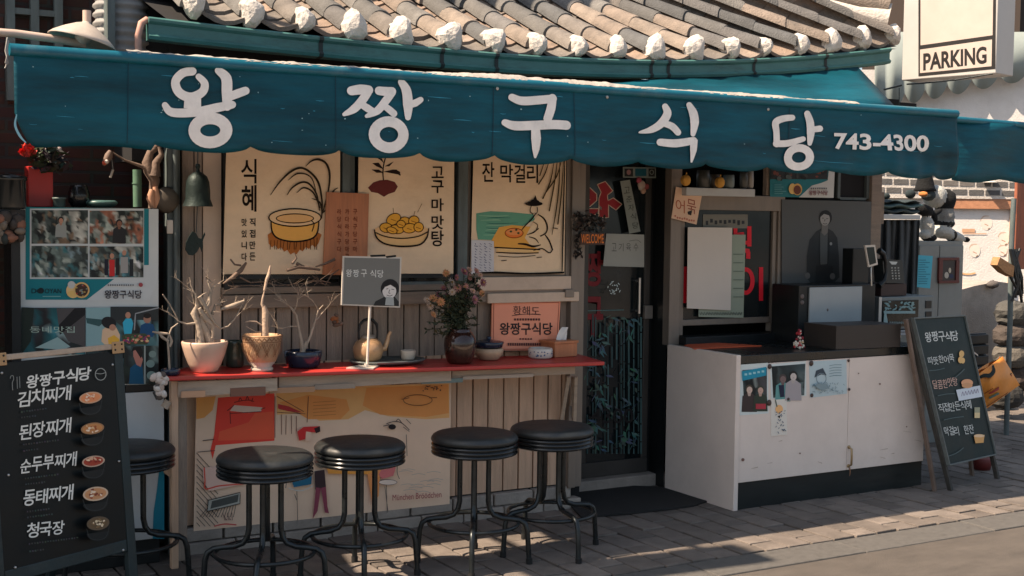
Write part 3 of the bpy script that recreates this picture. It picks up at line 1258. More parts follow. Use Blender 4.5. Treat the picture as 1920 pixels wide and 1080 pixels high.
M['brownglaze'] = mat('brown_glaze_vase', (.035, .014, .010), .18, .3, 5, coat=.4)
M['leafdark'] = mat('dark_leaf', (.030, .045, .028), .7, .4, 9, attr=True)
M['petal'] = mat('petals', None, .7, .15, 20, attr=True)
M['orangewood'] = mat('orange_varnished_wood', (.45, .17, .075), .45, .25, 4, .15, 50, stretch=(9, 9, .7))
M['white'] = mat('white_painted_board', (.70, .605, .535), .5, .10, 2.0, .06, 30, dirt=.30, dirtcol=(.42, .34, .28))
M['whitecool'] = mat('white_laminate', (.48, .50, .50), .45, .08, 3, dirt=.15, dirtcol=(.3, .3, .28))
M['bronze'] = mat('green_bronze', (.018, .030, .028), .55, .3, 9, .3, 50, metal=.5)
M['plastic'] = mat('black_plastic', (.007, .009, .010), .4, .15, 6)
M['corrug'] = mat('grey_corrugated_pipe', (.26, .255, .245), .7, .2, 5, .2, 40, dirt=.5, dirtcol=(.08, .075, .07))

# ------------------------------------------------------------------ left neighbour: brick wall, duct, lamp
bw_ = MB()
bw_.box(-6, 3.4, 6.95, 7.2, 0, 6)
tag(bw_.build('brick_wall', M['brick'], origin=(-2, 6.95, 0)), 'dark red brick wall behind the blue awning beside the tiled roof', 'wall')
pd = MB()
xa, xb, yy = U(20, 60, 6.9).x, U(110, 60, 6.9).x, 6.94
for x in (xa, (xa + xb) / 2, xb):
    pd.box(x - .02, x + .02, yy - .05, yy, 2.3, 3.4)
for z in (2.75, 3.1):
    pd.box(xa + .02, (xa + xb) / 2 - .02, yy - .045, yy, z - .015, z + .015)
    pd.box((xa + xb) / 2 + .02, xb - .02, yy - .045, yy, z - .015, z + .015)
tag(pd.build('window_grille', M['tealpost'], origin=((xa + xb) / 2, yy, 2.3)), 'dark barred grille fixed on the brick wall above the lamp', 'grille')
du = MB()
p0, p1 = U(228, 95, 6.55), U(228, -60, 6.55)
hw_ = 52 * pxm(p0)
prof = []
z = p0.z - .1
k = 0
while z < p1.z + .6:
    prof.append((hw_ * (1.0, .985, .90, .90)[k % 4], z))
    z += .011
    k += 1
du.lathe((p0.x, 6.55, 0), prof, 28)
duct = thing('ventilation_duct', 'thick grey corrugated exhaust duct rising in front of the brick wall', 'duct', (p0.x, 6.55, 2.3))
du.build('pipe', M['corrug'], duct)
du = MB()
x_ = p0.x - hw_ * .62
du.box(x_ - .018, x_ + .018, 6.55 - hw_ - .025, 6.55 - hw_ + .07, p0.z - .1, p1.z + .6)
du.build('strap', M['tealpost'], duct)

lp = thing('wall_lamp', 'dusty white cone-shaded lamp on a long pipe arm above the awning corner', 'lamp', U(150, 75, 5.7))
LY = 5.7
lm = MB()
c0 = U(152, 80, LY)
mp_ = pxm(c0)
ax = (U(100, 40, LY) - U(162, 88, LY)).normalized()
apex = U(163, 42, LY)
sd2 = Vector((0, 1, 0))
rows = []
cdir = Vector((math.cos(math.radians(-14)), 0, math.sin(math.radians(-14))))
for t_, r_ in ((0, .1), (.08, .12), (.2, .3), (.5, .62), (.8, .88), (1, 1.0)):
    ctr_ = apex.lerp(U(154, 80, LY), t_)
    rows.append([ctr_ + (cdir * math.cos(2 * PI * j / 24) + sd2 * math.sin(2 * PI * j / 24)) * r_ * 62 * mp_ for j in range(24)])
lm.grid(rows, 0, close=True)
so = lm.build('lamp_shade', mat('dusty_white_enamel', (.40, .35, .30), .6, .2, 8, dirt=.4, dirtcol=(.2, .15, .11)), lp)
md = so.modifiers.new('thickness', 'SOLIDIFY')
md.thickness = .004
lm = MB()
lm.tube([U(-40, 58, LY), U(30, 63, LY), U(110, 74, LY), U(160, 84, LY)], 7.5 * mp_, 10)
lm.tube([apex, apex + Vector((0, 0, .05))], .018, 8)
lm.build('arm', mat('pink_white_pipe', (.50, .38, .31), .6, .15, 6, dirt=.3, dirtcol=(.25, .17, .12)), lp)
lm = MB()
lm.ball(apex.lerp(U(154, 80, LY), .75), .035)
lm.build('bulb', M['porcelain'], lp)
wr = MB()
for k in range(3):
    wr.tube([U(14 + k * 2, 70 + k * 6, 5.68), U(10 + k * 3, 95, 5.67), U(16 - k * 3, 118, 5.67), U(9 + k * 2, 128 - k * 4, 5.67)], .0035, 5)
tag(wr.build('hanging_wire', mat('pale_wire', (.35, .33, .30), .6), origin=U(12, 100, 5.67)), 'short bunch of pale wires hanging off the end of the awning', 'wire')

# ------------------------------------------------------------------ display cabinet with the photo poster
CF = 6.33
xa, xb = U(38, 560, CF).x, U(298, 560, CF).x
cab = thing('display_cabinet', 'tall narrow cabinet covered by the teal photo poster', 'cabinet', ((xa + xb) / 2, CF, 0))
cb = MB()
cb.box(xa, xb, CF, CF + .42, .0, U(170, 389, CF).z)
cb.build('body', M['black'], cab, bevel=.004)
cb = MB()
ubox(cb, 234, 735, 308, 1012, CF - .012, .010)
cb.build('door', M['whitecool'], cab, bevel=.003)
cb = MB()
ubox(cb, 236, 722, 310, 732, CF - .02, .018)
cb.build('rail', M['black'], cab)
ar = Art(YP(CF - .013), .001)
ar.poly([(300, 868), (294, 920), (288, 960), (286, 1010), (308, 1010), (308, 868)], A(20, 110, 130, 1.2))
ar.build('panel_stripe', M['print'], cab)

PC = YP(CF)
TE = A(8, 112, 122, 1.2)
WP = A(190, 195, 195, 1.15)
pst = sheet(PC, [(38, 388), (38, 722), (297, 722), (297, 392)], .003, 'photo_poster', mat('poster_white', A(188, 193, 192, 1.15), .4, .06, 4), origin=U(170, 720, CF))
tag(pst, "teal and white poster of the eatery's photographs covering the narrow cabinet", 'poster')
ar = Art(PC, .0045, .00018)
ar.poly([(48, 388), (48, 562), (163, 562), (214, 523), (270, 523), (279, 497), (279, 392)], TE)
ar.poly([(214, 523), (163, 562), (165, 563), (280, 563), (296, 523), (296, 497), (270, 497), (270, 523)], WP)
ar.rect(56, 391, 270, 523, WP)
GRY = [A(40, 50, 48), A(95, 110, 105), A(150, 160, 150), A(25, 30, 32), A(70, 80, 78), A(120, 100, 80), A(180, 180, 170)]
SK = A(190, 140, 115)
HA = A(30, 26, 26)
q4 = lambda x0, y0, x1, y1: [(x0, y0), (x1, y0), (x1, y1), (x0, y1)]
ar.photo(q4(59, 394, 165, 457), GRY, 11, 22, 14, figs=((.52, .30, .5, A(150, 155, 150), SK, HA),))
ar.photo(q4(168, 395, 269, 457), GRY + [A(130, 85, 60), A(140, 90, 70)], 12, 22, 14, figs=((.55, .38, .6, A(35, 35, 38), A(140, 95, 75), HA),))
ar.photo(q4(59, 461, 165, 520), GRY + [A(60, 110, 115), A(110, 130, 135)], 13, 24, 14)
ar.photo(q4(168, 462, 269, 520), GRY + [A(60, 110, 120), A(90, 140, 150), A(170, 180, 175)], 14, 24, 14)
ar.rect(205, 487, 215, 518, A(190, 40, 42, 1.2))
ar.ell(210, 480, 4, 5, SK)
ar.rect(226, 482, 240, 512, A(160, 158, 155))
ar.ell(233, 474, 4, 5, SK)
ar.rect(196, 486, 203, 516, A(25, 30, 45))
ar.rect(217, 484, 224, 516, A(30, 30, 34))
ar.rect(243, 486, 250, 518, A(35, 40, 45))
for xx, t in ((60, 'C'), (70, 'O'), (80, 'O'), (88, 'K'), (98, 'A'), (107, 'N')):
    pass
ar.text('DO', 59, 80, 550, 9, A(12, 45, 52), bold=.01)
ar.ell(77, 545, 5.5, 5.5, A(10, 30, 36))
ar.text('OYAN', 84, 115, 550, 9, A(12, 45, 52), bold=.01)
ar.rect(80, 555, 114, 556.5, A(120, 175, 175))
ar.ell(137, 545, 13, 14, A(235, 200, 140, 1.1))
ar.ell(134, 534, 7, 7, A(200, 200, 195))
ar.ell(136, 551, 10, 6, A(225, 185, 110, 1.1))
ar.ell(153, 544, 15, 15, A(215, 175, 110, 1.1))
ar.ell(153, 544, 12, 12, A(75, 50, 40))
R = random.Random(4)
for k in range(16):
    ar.ell(153 + R.gauss(0, 5), 544 + R.gauss(0, 5), 1.8, 1.5, R.choice([A(180, 60, 50), A(120, 140, 140), A(190, 160, 90)]), n=7)
ar.text('왕짱구식당', 196, 266, 560, 16, A(45, 40, 52), bold=.02)
for k in range(12):
    ar.rect(202 + k * 4.2, 533, 204.5 + k * 4.2, 536, A(110, 115, 118))
ar.ell(264, 534, 4, 4, A(160, 70, 75))
# lower two pictures
ar.photo([(40, 577), (160, 577), (160, 664), (40, 668)], [A(35, 45, 45), A(60, 130, 140), A(80, 80, 78), A(55, 55, 58), A(140, 160, 158), A(30, 80, 85)], 31, 12, 9)
ar.poly([(106, 578), (160, 577), (160, 650), (128, 640), (110, 610)], A(82, 78, 78))
ar.poly([(140, 578), (160, 577), (160, 590), (112, 628), (110, 610)], A(28, 28, 30))
ar.poly([(66, 652), (108, 632), (132, 650), (118, 656)], A(150, 178, 176))
ar.poly([(40, 576), (64, 577), (58, 640), (40, 665)], A(32, 44, 38))
ar.text('동네맛집', 56, 140, 624, 12, A(170, 190, 175), bold=.0)
ar.photo([(160, 577), (297, 577), (297, 720), (240, 720), ], [A(40, 50, 52), A(80, 125, 130), A(60, 62, 60), A(110, 150, 155)], 32, 12, 11)
ar.rect(161, 577, 207, 660, A(140, 175, 178))
ar.rect(207, 575, 297, 600, A(45, 52, 54))
ar.poly([(161, 596), (200, 600), (186, 612), (163, 606)], A(55, 90, 92))
ar.photo(q4(161, 655, 236, 672), [A(40, 60, 62), A(25, 35, 38)], 36, 8, 3)
ar.poly([(190, 640), (192, 618), (203, 611), (218, 614), (225, 628), (224, 646), (200, 650)], A(220, 185, 150, 1.1))
ar.poly([(202, 634), (214, 628), (224, 636), (222, 648), (204, 648)], A(215, 165, 60, 1.2))
ar.ell(204, 605, 14, 11, A(28, 30, 34), .3)
ar.ell(211, 614, 6, 6, SK)
ar.poly([(230, 605), (236, 597), (246, 597), (250, 606), (246, 628), (234, 632)], A(50, 165, 195, 1.2))
ar.ell(240, 591, 5, 6, SK)
ar.poly([(262, 628), (264, 610), (274, 605), (287, 608), (292, 622), (286, 632)], A(20, 70, 110, 1.2))
ar.ell(276, 598, 7, 8, A(170, 125, 105))
ar.ell(276, 592, 7, 5, HA)
ar.stroke([(252, 618), (254, 588), (297, 577)], 2.4, A(150, 155, 158), smooth=False)
ar.poly([(228, 630), (235, 626), (272, 625), (282, 633), (276, 646), (232, 646)], A(70, 80, 60))
R = random.Random(8)
for k in range(40):
    ar.ell(R.uniform(232, 279), R.uniform(629, 643), R.uniform(1.5, 4), R.uniform(1.2, 3), R.choice([A(200, 110, 90), A(180, 70, 90), A(220, 190, 140), A(90, 120, 70), A(120, 60, 110)]), n=8)
ar.photo(q4(232, 648, 297, 720), [A(35, 45, 40), A(55, 70, 70), A(28, 30, 30), A(90, 110, 108)], 37, 7, 8)
ar.poly([(242, 720), (244, 690), (254, 682), (266, 680), (270, 720)], A(18, 75, 105, 1.2))
ar.poly([(256, 684), (250, 668), (250, 656), (260, 658), (268, 674), (264, 688)], A(185, 125, 110))
ar.poly([(246, 660), (250, 651), (264, 650), (268, 662), (264, 672), (254, 656)], HA)
ar.rect(270, 648, 273, 720, A(150, 160, 155))
for a, b, r_ in ((282, 682, 8), (284, 704, 9), (286, 664, 7)):
    ar.ell(a, b, r_, r_ * .9, A(120, 145, 140))
ar.build('photo_print', M['print'], pst)

# things standing on the cabinet
ct = U(170, 389, CF).z
vz = thing('flower_vase', 'tall square red vase of red flowers and dark leaves on the cabinet', 'vase', U(78, 386, 6.5))
b = MB()
p = U(53, 385, 6.5)
b.box(p.x, U(100, 385, 6.5).x, 6.5, 6.6, ct + .0, U(78, 312, 6.5).z)
b.build('vase_body', mat('red_plastic', (.42, .028, .026), .35, .15, 4), vz, bevel=.004)
b = MB()
R = random.Random(6)
for k in range(150):
    c = U(R.gauss(86, 15), R.gauss(296, 14), 6.5 + R.uniform(-.05, .1))
    d = Vector((R.uniform(-1, 1), R.uniform(-1, 1), R.uniform(-.6, .8))).normalized() * R.uniform(.02, .05)
    n_ = d.cross(Vector((R.uniform(-1, 1), R.uniform(-1, 1), R.uniform(-1, 1)))).normalized() * .013
    b.face([c - d, c + n_, c + d, c - n_], 0, tuple(v * R.uniform(.6, 1.5) for v in (.030, .036, .026)))
b.build('leaves', mat('dark_foliage_paint', None, .7, .2, 9, attr=True), vz)
b = MB()
for k in range(80):
    c = U(R.gauss(53, 6), R.gauss(281, 5), 6.46 + R.uniform(-.03, .04))
    d = Vector((R.uniform(-1, 1), R.uniform(-1, 1), R.uniform(-1, 1))).normalized() * .018
    n_ = d.cross(Vector((R.uniform(-1, 1), R.uniform(-1, 1), R.uniform(-1, 1)))).normalized() * .016
    b.face([c - d, c + n_, c + d, c - n_], 0, tuple(v * R.uniform(.7, 1.3) for v in (.55, .04, .03)))
for k in range(5):
    c = U(90 + R.uniform(-6, 22), 275 + R.uniform(-10, 8), 6.5)
    b.ball(c, .014, seg=5, c=(.25, .2, .2))
b.build('blossoms', M['petal'], vz)


def pot(cx, by, pos, prof, m, name, label, cat, seg=28, cf=None, group=None, parent=None):
    """a turned vessel: prof = (half width, height) in photograph pixels at pos"""
    s_ = pxm(pos)
    b = MB()
    b.lathe(pos, [(max(r_, .01) * s_, h * s_) for r_, h in prof], seg, 0, cf=cf)
    o = b.build(name, m, parent, origin=None if parent else pos, weld=True)
    if not parent:
        tag(o, label, cat, group)
    return o


def shell(prof, th_=3):
    """outer profile plus an inner wall going back down"""
    out = [(0, prof[0][1])] + prof
    r_, h = prof[-1]
    return out + [(r_ - th_, h), (max(1, r_ - th_ - 1), h - th_ * 4), (0, h - th_ * 4)]


p = U(111, 387, 6.47)
p.z = ct
pot(111, 387, p, shell([(10, 0), (11, 2), (11, 14), (12.5, 15), (12.5, 18)], 2), mat('teal_tin', (.10, .14, .13), .5), 'tin_cup', 'small grey green tin cup on the cabinet beside the red vase', 'cup')
p = U(148, 387, 6.5)
p.z = ct
pot(148, 387, p, shell([(13, 0), (19, 10), (20, 25), (16, 38), (15, 42)], 2), mat('black_glaze', (.012, .012, .013), .25, coat=.3), 'earthen_jar', 'small black rounded jar on the cabinet between tin cup and plates', 'jar')
p = U(190, 387, 6.47)
p.z = ct
pot(190, 387, p, shell([(18, 0), (27, 5), (30, 9), (28, 12), (24, 14)], 2), mat('green_plate', (.06, .12, .115), .3), 'plate_stack', 'stack of teal green plates lying on top of the cabinet', 'plates')
b = MB()
p = U(20, 392, 6.3)
s_ = pxm(p)
b.lathe(p, [(a * s_, h * s_) for a, h in [(0, 0), (26, 0), (28, 4), (28, 52), (30, 54), (30, 60), (24, 64), (0, 66)]], 28)
tag(b.build('glass_jar', mat('dark_glass_jar', (.03, .034, .036), .12, .4, 6, spec=.6, metal=.3), origin=p), 'large dark shiny jar at the left edge beside the red vase', 'jar')
b = MB()
b.box(p.x - .3, U(44, 400, 6.3).x, 6.25, 6.6, p.z - .12, p.z - .002)
b.box(U(20, 500, 6.3).x, U(37, 500, 6.3).x, 6.28, 6.5, 0, p.z - .122)
tag(b.build('wall_shelf', M['black'], origin=(p.x, 6.3, 0)), 'dark cluttered stand carrying the large jar left of the poster', 'shelf')
b = MB()
for k in range(24):
    c = U(R.uniform(-5, 40), R.uniform(400, 450), 6.22 + R.uniform(0, .04))
    b.ball(c, R.uniform(.015, .04), R.uniform(.015, .04), R.uniform(.015, .035), 5, 0, R.choice([(.06, .05, .045), (.2, .17, .14), (.03, .04, .04), (.25, .12, .08)]))
tag(b.build('shell_string', M['petal'], origin=U(18, 450, 6.22)), 'string of small stones and shells hanging below the large jar', 'ornament')

# driftwood with a hanging lure and a round gourd plate
dwt = thing('driftwood', 'forked brown driftwood branch standing on the cabinet under the awning', 'driftwood', U(285, 389, 6.42))
b = MB()
b.tube(upath([(284, 392), (286, 365), (290, 340), (282, 320), (276, 305), (282, 285), (296, 272), (300, 262)], 6.42), [.016, .018, .026, .034, .026, .018, .022, .008], 9)
b.tube(upath([(290, 330), (292, 305), (303, 290), (298, 275)], 6.40), [.03, .02, .014, .008], 8)
b.tube(upath([(278, 318), (266, 312), (250, 306), (235, 301), (222, 293), (208, 284)], 6.41), [.014, .010, .007, .006, .005, .004], 7)
b.build('branch', M['twigdark'], dwt)
b = MB()
b.tube(upath([(285, 355), (282, 372), (286, 392)], 6.385), [.012, .022, .008], 8)
b.tube(upath([(291, 350), (294, 372), (290, 392)], 6.39), [.012, .02, .006], 8)
b.build('split_wood', mat('fresh_orange_wood', (.50, .27, .17), .7, .2, 9), dwt)
b = MB()
b.tube(upath([(208, 283), (204, 292), (198, 304), (194, 310)], 6.40), [.012, .02, .016, .006], 8, c=(.16, .11, .085))
b.ball(U(196, 305, 6.39), .012, c=(.5, .08, .04), seg=6)
b.ball(U(200, 303, 6.38), .010, c=(.6, .55, .5), seg=6)
b.tube(upath([(212, 318), (207, 333)], 6.40), .006, 6, c=(.45, .40, .35))
b.tube(upath([(208, 285), (212, 318)], 6.40), .0015, 4, c=(.3, .3, .3))
tag(b.build('hanging_charm', M['petal'], origin=U(203, 300, 6.4)), 'small carved fish charm dangling from the end of the driftwood', 'charm')
b = MB()
b.tube([U(258, 388, 6.5), U(257, 318, 6.5)], .022, 12)
b.tube([U(257, 345, 6.5), U(257, 343, 6.5)], .025, 12)
tag(b.build('bamboo_tube', mat('green_bamboo', (.10, .19, .13), .5, .2, 8), origin=U(258, 388, 6.5)), 'upright green bamboo tube behind the driftwood', 'bamboo')
b = MB()
c = U(312, 375, 6.40)
s_ = pxm(c)
rows = []
for r_, dy in ((0, -.03), (14, -.026), (22, -.012), (25, .004), (23, .004), (12, -.012), (0, -.016)):
    rows.append([c + Vector((r_ * s_ * math.cos(2 * PI * j / 26), dy, r_ * s_ * math.sin(2 * PI * j / 26))) for j in range(26)])
b.grid(rows, 0, close=True)
tag(b.build('gourd_dipper', mat('old_gourd', (.075, .062, .048), .6, .3, 7), origin=c), 'round brown gourd bowl hung on the teal grey corner post', 'bowl')
b = MB()
b.box(U(312, 425, 6.41).x, U(324, 425, 6.41).x, 6.40, 6.415, U(318, 438, 6.41).z, U(318, 412, 6.41).z)
tag(b.build('wall_switch', M['porcelain'], origin=U(318, 438, 6.41), bevel=.004), 'small pale switch plate on the corner post below the gourd bowl', 'switch')

# wind bell with its fish
wb = thing('wind_bell', 'dark green bronze bell with fish-shaped clapper hanging from the awning', 'bell', U(370, 388, 6.34))
p = U(371, 387, 6.34)
s_ = pxm(p)
b = MB()
b.lathe(p, [(a * s_, h * s_) for a, h in [(28, 0), (26, 6), (23, 14), (22.5, 30), (21, 46), (17, 56), (10, 62), (4, 65), (3, 70), (5, 74), (4, 79), (0, 80)]], 26)
b.build('bell_body', M['bronze'], wb)
b = MB()
b.tube([p + Vector((0, 0, 80 * s_)), p + Vector((0, 0, 125 * s_))], .003, 6)
b.tube([p + Vector((0, 0, 20 * s_)), U(368, 436, 6.34)], .0025, 6)
b.build('chain', M['iron'], wb)
b = MB()
fs = [(361, 434), (368, 437), (372, 446), (378, 448), (384, 436), (385, 440), (380, 452), (381, 462), (379, 473), (375, 462), (370, 472), (362, 479), (354, 478), (348, 468), (349, 455), (354, 444)]
b.prism([U(*q, 6.335) for q in fs], (0, .008, 0))
b.build('fish', M['bronze'], wb, bevel=.002)

# ------------------------------------------------------------------ cloth banners in the windows
YB = 6.395
PB = YP(YB)
INK = A(32, 26, 24, 1.0)
PAPER = A(224, 198, 166, 1.38)


def banner(pts, label, name='cloth_banner'):
    o = sheet(PB, pts, .003, name, mat('cotton_' + str(pts[0][0]), PAPER, .9, .12, 2.2, .95, 8, spec=.1, dirt=.3, dirtcol=A(178, 135, 92, 1.2), stretch=(1, 1, 1.6)), origin=U(pts[2][0], pts[2][1], YB))
    return tag(o, label, 'banner', 'painted cloth banners in the front windows')


b1 = banner([(425, 262), (418, 515), (637, 516), (638, 262)], 'cream cloth banner painted with a rice drink pot and bending rice stalks')
ar = Art(PB, .0045, .0002)
ar.text('식', 452, 481, 344, 46, INK, bold=.012)
ar.text('혜', 453, 481, 397, 50, INK, bold=.02)
for k, t in enumerate('직접만든'):
    ar.text(t, 468, 479, 424 + k * 21.5, 15, INK)
for k, t in enumerate('맛있니다'):
    ar.text(t, 453, 463, 424 + k * 21.5, 14, INK)
zz = [(502, 440)]
for k in range(17):
    zz.append((504 + k * 5.8, 476 - 10 * abs(math.cos(k * .2)) + (4 if k % 2 else -2) - abs(k - 8) * .9))
zz += [(603, 440), (590, 432), (514, 432)]
ar.poly(zz, A(160, 96, 48, 1.25))
for k in range(15):
    ar.stroke([(508 + k * 6.2, 448 + R.uniform(-3, 4)), (506 + k * 6.4 + R.uniform(-3, 3), 468)], 1.2, A(90, 50, 28), cap=False)
ar.poly([(508, 412), (510, 434), (520, 447), (538, 453), (565, 453), (585, 447), (596, 434), (598, 412), (553, 424)], A(236, 176, 92, 1.3))
ar.ell(553, 408, 49, 17, A(226, 190, 146, 1.28))
ar.ell(553, 410, 36, 9, A(216, 168, 112, 1.28))
ar.ring(553, 408, 49, 16.5, 2.6, INK)
ar.ring(553, 409.5, 35, 8.5, 2.0, INK)
ar.stroke([(508, 414), (511, 436), (524, 448), (553, 453), (583, 448), (595, 436), (598, 414)], [2, 3, 3, 3, 3, 3, 2], INK)
ar.stroke([(584, 414), (589, 420), (585, 434)], 1.8, INK)
for q, wd in (([(603, 410), (604, 380), (598, 345), (584, 325), (565, 315), (545, 322), (524, 342), (507, 366)], [2, 3, 4, 4, 4, 4, 3, 1]),
              ([(599, 395), (594, 365), (580, 345), (565, 342), (548, 352), (538, 366)], [2, 3, 3.5, 3.5, 3, 1]),
              ([(605, 400), (616, 355), (618, 325), (611, 306), (597, 299), (584, 302), (573, 312)], [2, 3, 4, 4, 4, 3, 1]),
              ([(600, 390), (588, 362), (570, 352), (556, 362)], [2, 3, 3, 1]),
              ([(596, 380), (585, 335), (560, 325), (540, 338)], [1, 2, 3, 1]),
              ([(604, 400), (618, 385), (624, 360), (634, 352)], [2, 3, 3, 1]),
              ([(604, 402), (600, 380), (585, 372)], [2, 3, 1])):
    ar.stroke(q, wd, A(52, 44, 34))
ar.build('painting', M['cloth'], b1)

b2 = banner([(673, 262), (670, 514), (850, 514), (852, 262)], 'cream cloth banner painted with a bowl of glazed sweet potato')
ar = Art(PB, .0045, .0002)
ar.poly([(690, 352), (700, 342), (712, 338), (726, 337), (740, 341), (746, 350), (740, 360), (728, 364), (720, 369), (708, 362), (696, 360)], A(104, 52, 50, 1.1))
ar.stroke([(719, 338), (718, 322), (720, 306), (724, 292)], 2.2, INK)
for q in ([(720, 318), (706, 312), (698, 306), (710, 305)], [(721, 312), (732, 306), (738, 303), (730, 312)], [(719, 322), (736, 318), (744, 318), (752, 328), (740, 326)], [(720, 306), (712, 299), (706, 296), (716, 297)], [(720, 324), (706, 324), (697, 318), (710, 318)], [(742, 318), (750, 322), (751, 330), (745, 326)]):
    ar.poly(q, A(48, 36, 34))
for k, (t, y, h) in enumerate((('고', 334, 22), ('구', 362, 24), ('마', 396, 24), ('맛', 430, 26), ('탕', 462, 30))):
    ar.text(t, 809, 832, y, h, INK, bold=.015)
ar.poly([(702, 434), (712, 452), (730, 461), (760, 463), (786, 460), (800, 448), (804, 432)], A(228, 186, 130, 1.28))
ar.ell(753, 432, 51, 12, A(220, 178, 128, 1.28))
for (cx, cy, rx, ry, rot) in ((738, 411, 14, 10, -.5), (724, 427, 12, 9, .1), (760, 416, 11, 9, .3), (776, 414, 10, 9, -.4), (744, 430, 13, 8, .2), (768, 428, 13, 9, -.1), (785, 426, 9, 9, .3), (752, 420, 8, 7, 0), (735, 432, 10, 6, .3)):
    ar.ell(cx, cy, rx, ry, A(244, 178, 70, 1.3), rot)
    ar.ring(cx, cy, rx, ry, 1.5, A(60, 38, 22), rot, 18)
    ar.stroke([(cx - 5, cy), (cx + 4, cy + 3)], 1.2, A(150, 84, 30))
ar.stroke([(702, 430), (706, 445), (722, 457), (752, 462), (786, 459), (800, 446), (804, 428)], [2, 3, 3, 3.4, 3, 3, 2], INK)
ar.stroke([(704, 436), (725, 444), (755, 447), (785, 443), (803, 434)], 2, INK)
for q in ([(783, 398), (791, 382)], [(738, 400), (737, 390)], [(776, 404), (778, 396)]):
    ar.stroke(q, 1, A(120, 90, 60), cap=False)
ar.build('painting', M['cloth'], b2)

b3 = banner([(889, 262), (882, 512), (1058, 514), (1062, 262)], 'cream cloth banner painted with a hatted man at a low table')
ar = Art(PB, .0045, .0002)
for t, a, b_, y in (('잔', 904, 927, 341), ('막', 938, 962, 342), ('걸', 964, 985, 343), ('리', 988, 1009, 343)):
    ar.text(t, a, b_, y, 37 if t == '잔' else 34, INK, bold=.012)
GRN = A(96, 148, 124, 1.2)
ar.poly([(893, 400), (920, 396), (960, 398), (1000, 402), (1003, 412), (980, 424), (945, 424), (930, 436), (922, 450), (896, 449), (893, 430)], GRN)
for k in range(9):
    yy = 404 + k * 4.6
    ar.stroke([(896 + R.uniform(0, 20), yy), (930, yy + R.uniform(-2, 2)), (958 + R.uniform(-20, 20), yy)], [.6, 2, .6], A(62, 112, 100, 1.1) if k % 2 else A(140, 180, 150, 1.1), cap=False)
ar.poly([(936, 426), (960, 422), (1003, 426), (1014, 452), (1016, 468), (925, 464), (922, 450)], A(236, 172, 84, 1.28))
ar.poly([(1003, 410), (1012, 400), (1022, 408), (1028, 432), (1036, 462), (1020, 470), (996, 462), (984, 446)], A(226, 198, 160, 1.28))
ar.ell(964, 437, 17, 9, A(222, 120, 58, 1.25))
ar.ell(964, 434, 16, 7, A(235, 150, 90, 1.25))
ar.ring(964, 437, 17, 9, 1.5, A(140, 60, 24))
for a, b_ in ((958, 434), (968, 431), (972, 437)):
    ar.ell(a, b_, 2.4, 2, A(70, 80, 50), n=10)
ar.poly([(931, 463), (1012, 467), (1010, 474), (931, 472)], A(226, 186, 128, 1.28))
for q, wd in (([(928, 464), (970, 466), (1012, 468)], 2.4), ([(930, 473), (970, 475), (1010, 474)], 2), ([(934, 480), (970, 482), (1004, 479)], 1.2), ([(971, 457), (985, 458), (1000, 462), (1014, 459)], [2, 4, 4, 1.5]), ([(1005, 400), (996, 412), (984, 424), (978, 432)], [2, 2.4, 2, 1.2]), ([(1009, 402), (1020, 410), (1026, 424), (1024, 436), (1013, 443)], [2, 3, 3, 2.4, 2]), ([(1022, 440), (1030, 452), (1036, 468)], [2, 3, 2.4]), ([(1036, 468), (1030, 474), (1016, 466), (1000, 470)], [2, 2, 2, 1]), ([(988, 440), (1000, 436), (1010, 428)], [1, 2.6, 2]), ([(992, 444), (1004, 448), (1010, 456)], [1.4, 2, 1]), ([(1000, 416), (1008, 422), (1006, 430)], 1.4), ([(996, 386), (994, 396), (1000, 402)], 1.6), ([(1007, 388), (1008, 396), (1004, 402)], 1.4)):
    ar.stroke(q, wd, INK)
ar.ell(1001, 382, 16.5, 4.5, A(30, 26, 26))
ar.poly([(992, 381), (996, 375), (1000, 374), (1004, 366), (1007, 375), (1011, 377), (1012, 382)], A(30, 26, 26))
for q in ([(1050, 292), (1048, 350), (1042, 400), (1035, 440)], [(1046, 292), (1040, 340), (1030, 395)], [(1057, 300), (1052, 370), (1046, 420)], [(1040, 296), (1032, 340), (1018, 372)], [(1030, 300), (1022, 325), (1010, 345)], [(1020, 306), (1012, 330)], [(1054, 295), (1044, 330), (1024, 360)]):
    ar.stroke(q, [1, 2.4, 2.4, 1][:len(q)] if len(q) > 2 else 2, A(70, 58, 36))
ar.stroke([(1036, 427), (1046, 429)], 1.6, INK)
for q in ((940, 489), (1006, 483)):
    ar.stroke([q, (q[0] + 10, q[1] - 1)], 1.4, INK)
ar.stroke([(890, 512), (930, 511), (990, 513), (1056, 511)], [2, 4, 3, 4], A(30, 27, 25))
ar.stroke([(1059, 300), (1056, 420), (1054, 508)], [2, 3, 2], A(36, 32, 28))
ar.build('painting', M['cloth'], b3)
for bb, q in ((b1, [(420, 514), (636, 514), (636, 523), (420, 523)]), (b2, [(671, 513), (850, 513), (850, 521), (671, 521)])):
    mb = MB()
    mb.prism([U(*p_, YB - .003) for p_ in q], (0, .006, 0))
    mb.build('weight_bar', M['black'], bb)
fly = sheet(YP(YB - .012), [(884, 450), (884, 514), (926, 512), (926, 452)], .0015, 'paper_notice', mat('bluish_paper', A(190, 188, 190, 1.2), .8, .06, 5), origin=U(905, 513, YB))
tag(fly, 'small bluish handwritten paper notice overlapping the hatted man banner', 'notice')
ar = Art(YP(YB - .012), .0025)
R = random.Random(15)
for c_ in range(4):
    for k in range(11):
        ar.stroke([(890 + c_ * 9 + R.uniform(-1, 1), 456 + k * 5), (894 + c_ * 9 + R.uniform(-2, 2), 458 + k * 5 + R.uniform(-1, 1.5))], 1.3, A(90, 95, 120) if c_ % 2 == 0 else A(140, 140, 150), cap=False)
ar.build('writing', M['print'], fly)
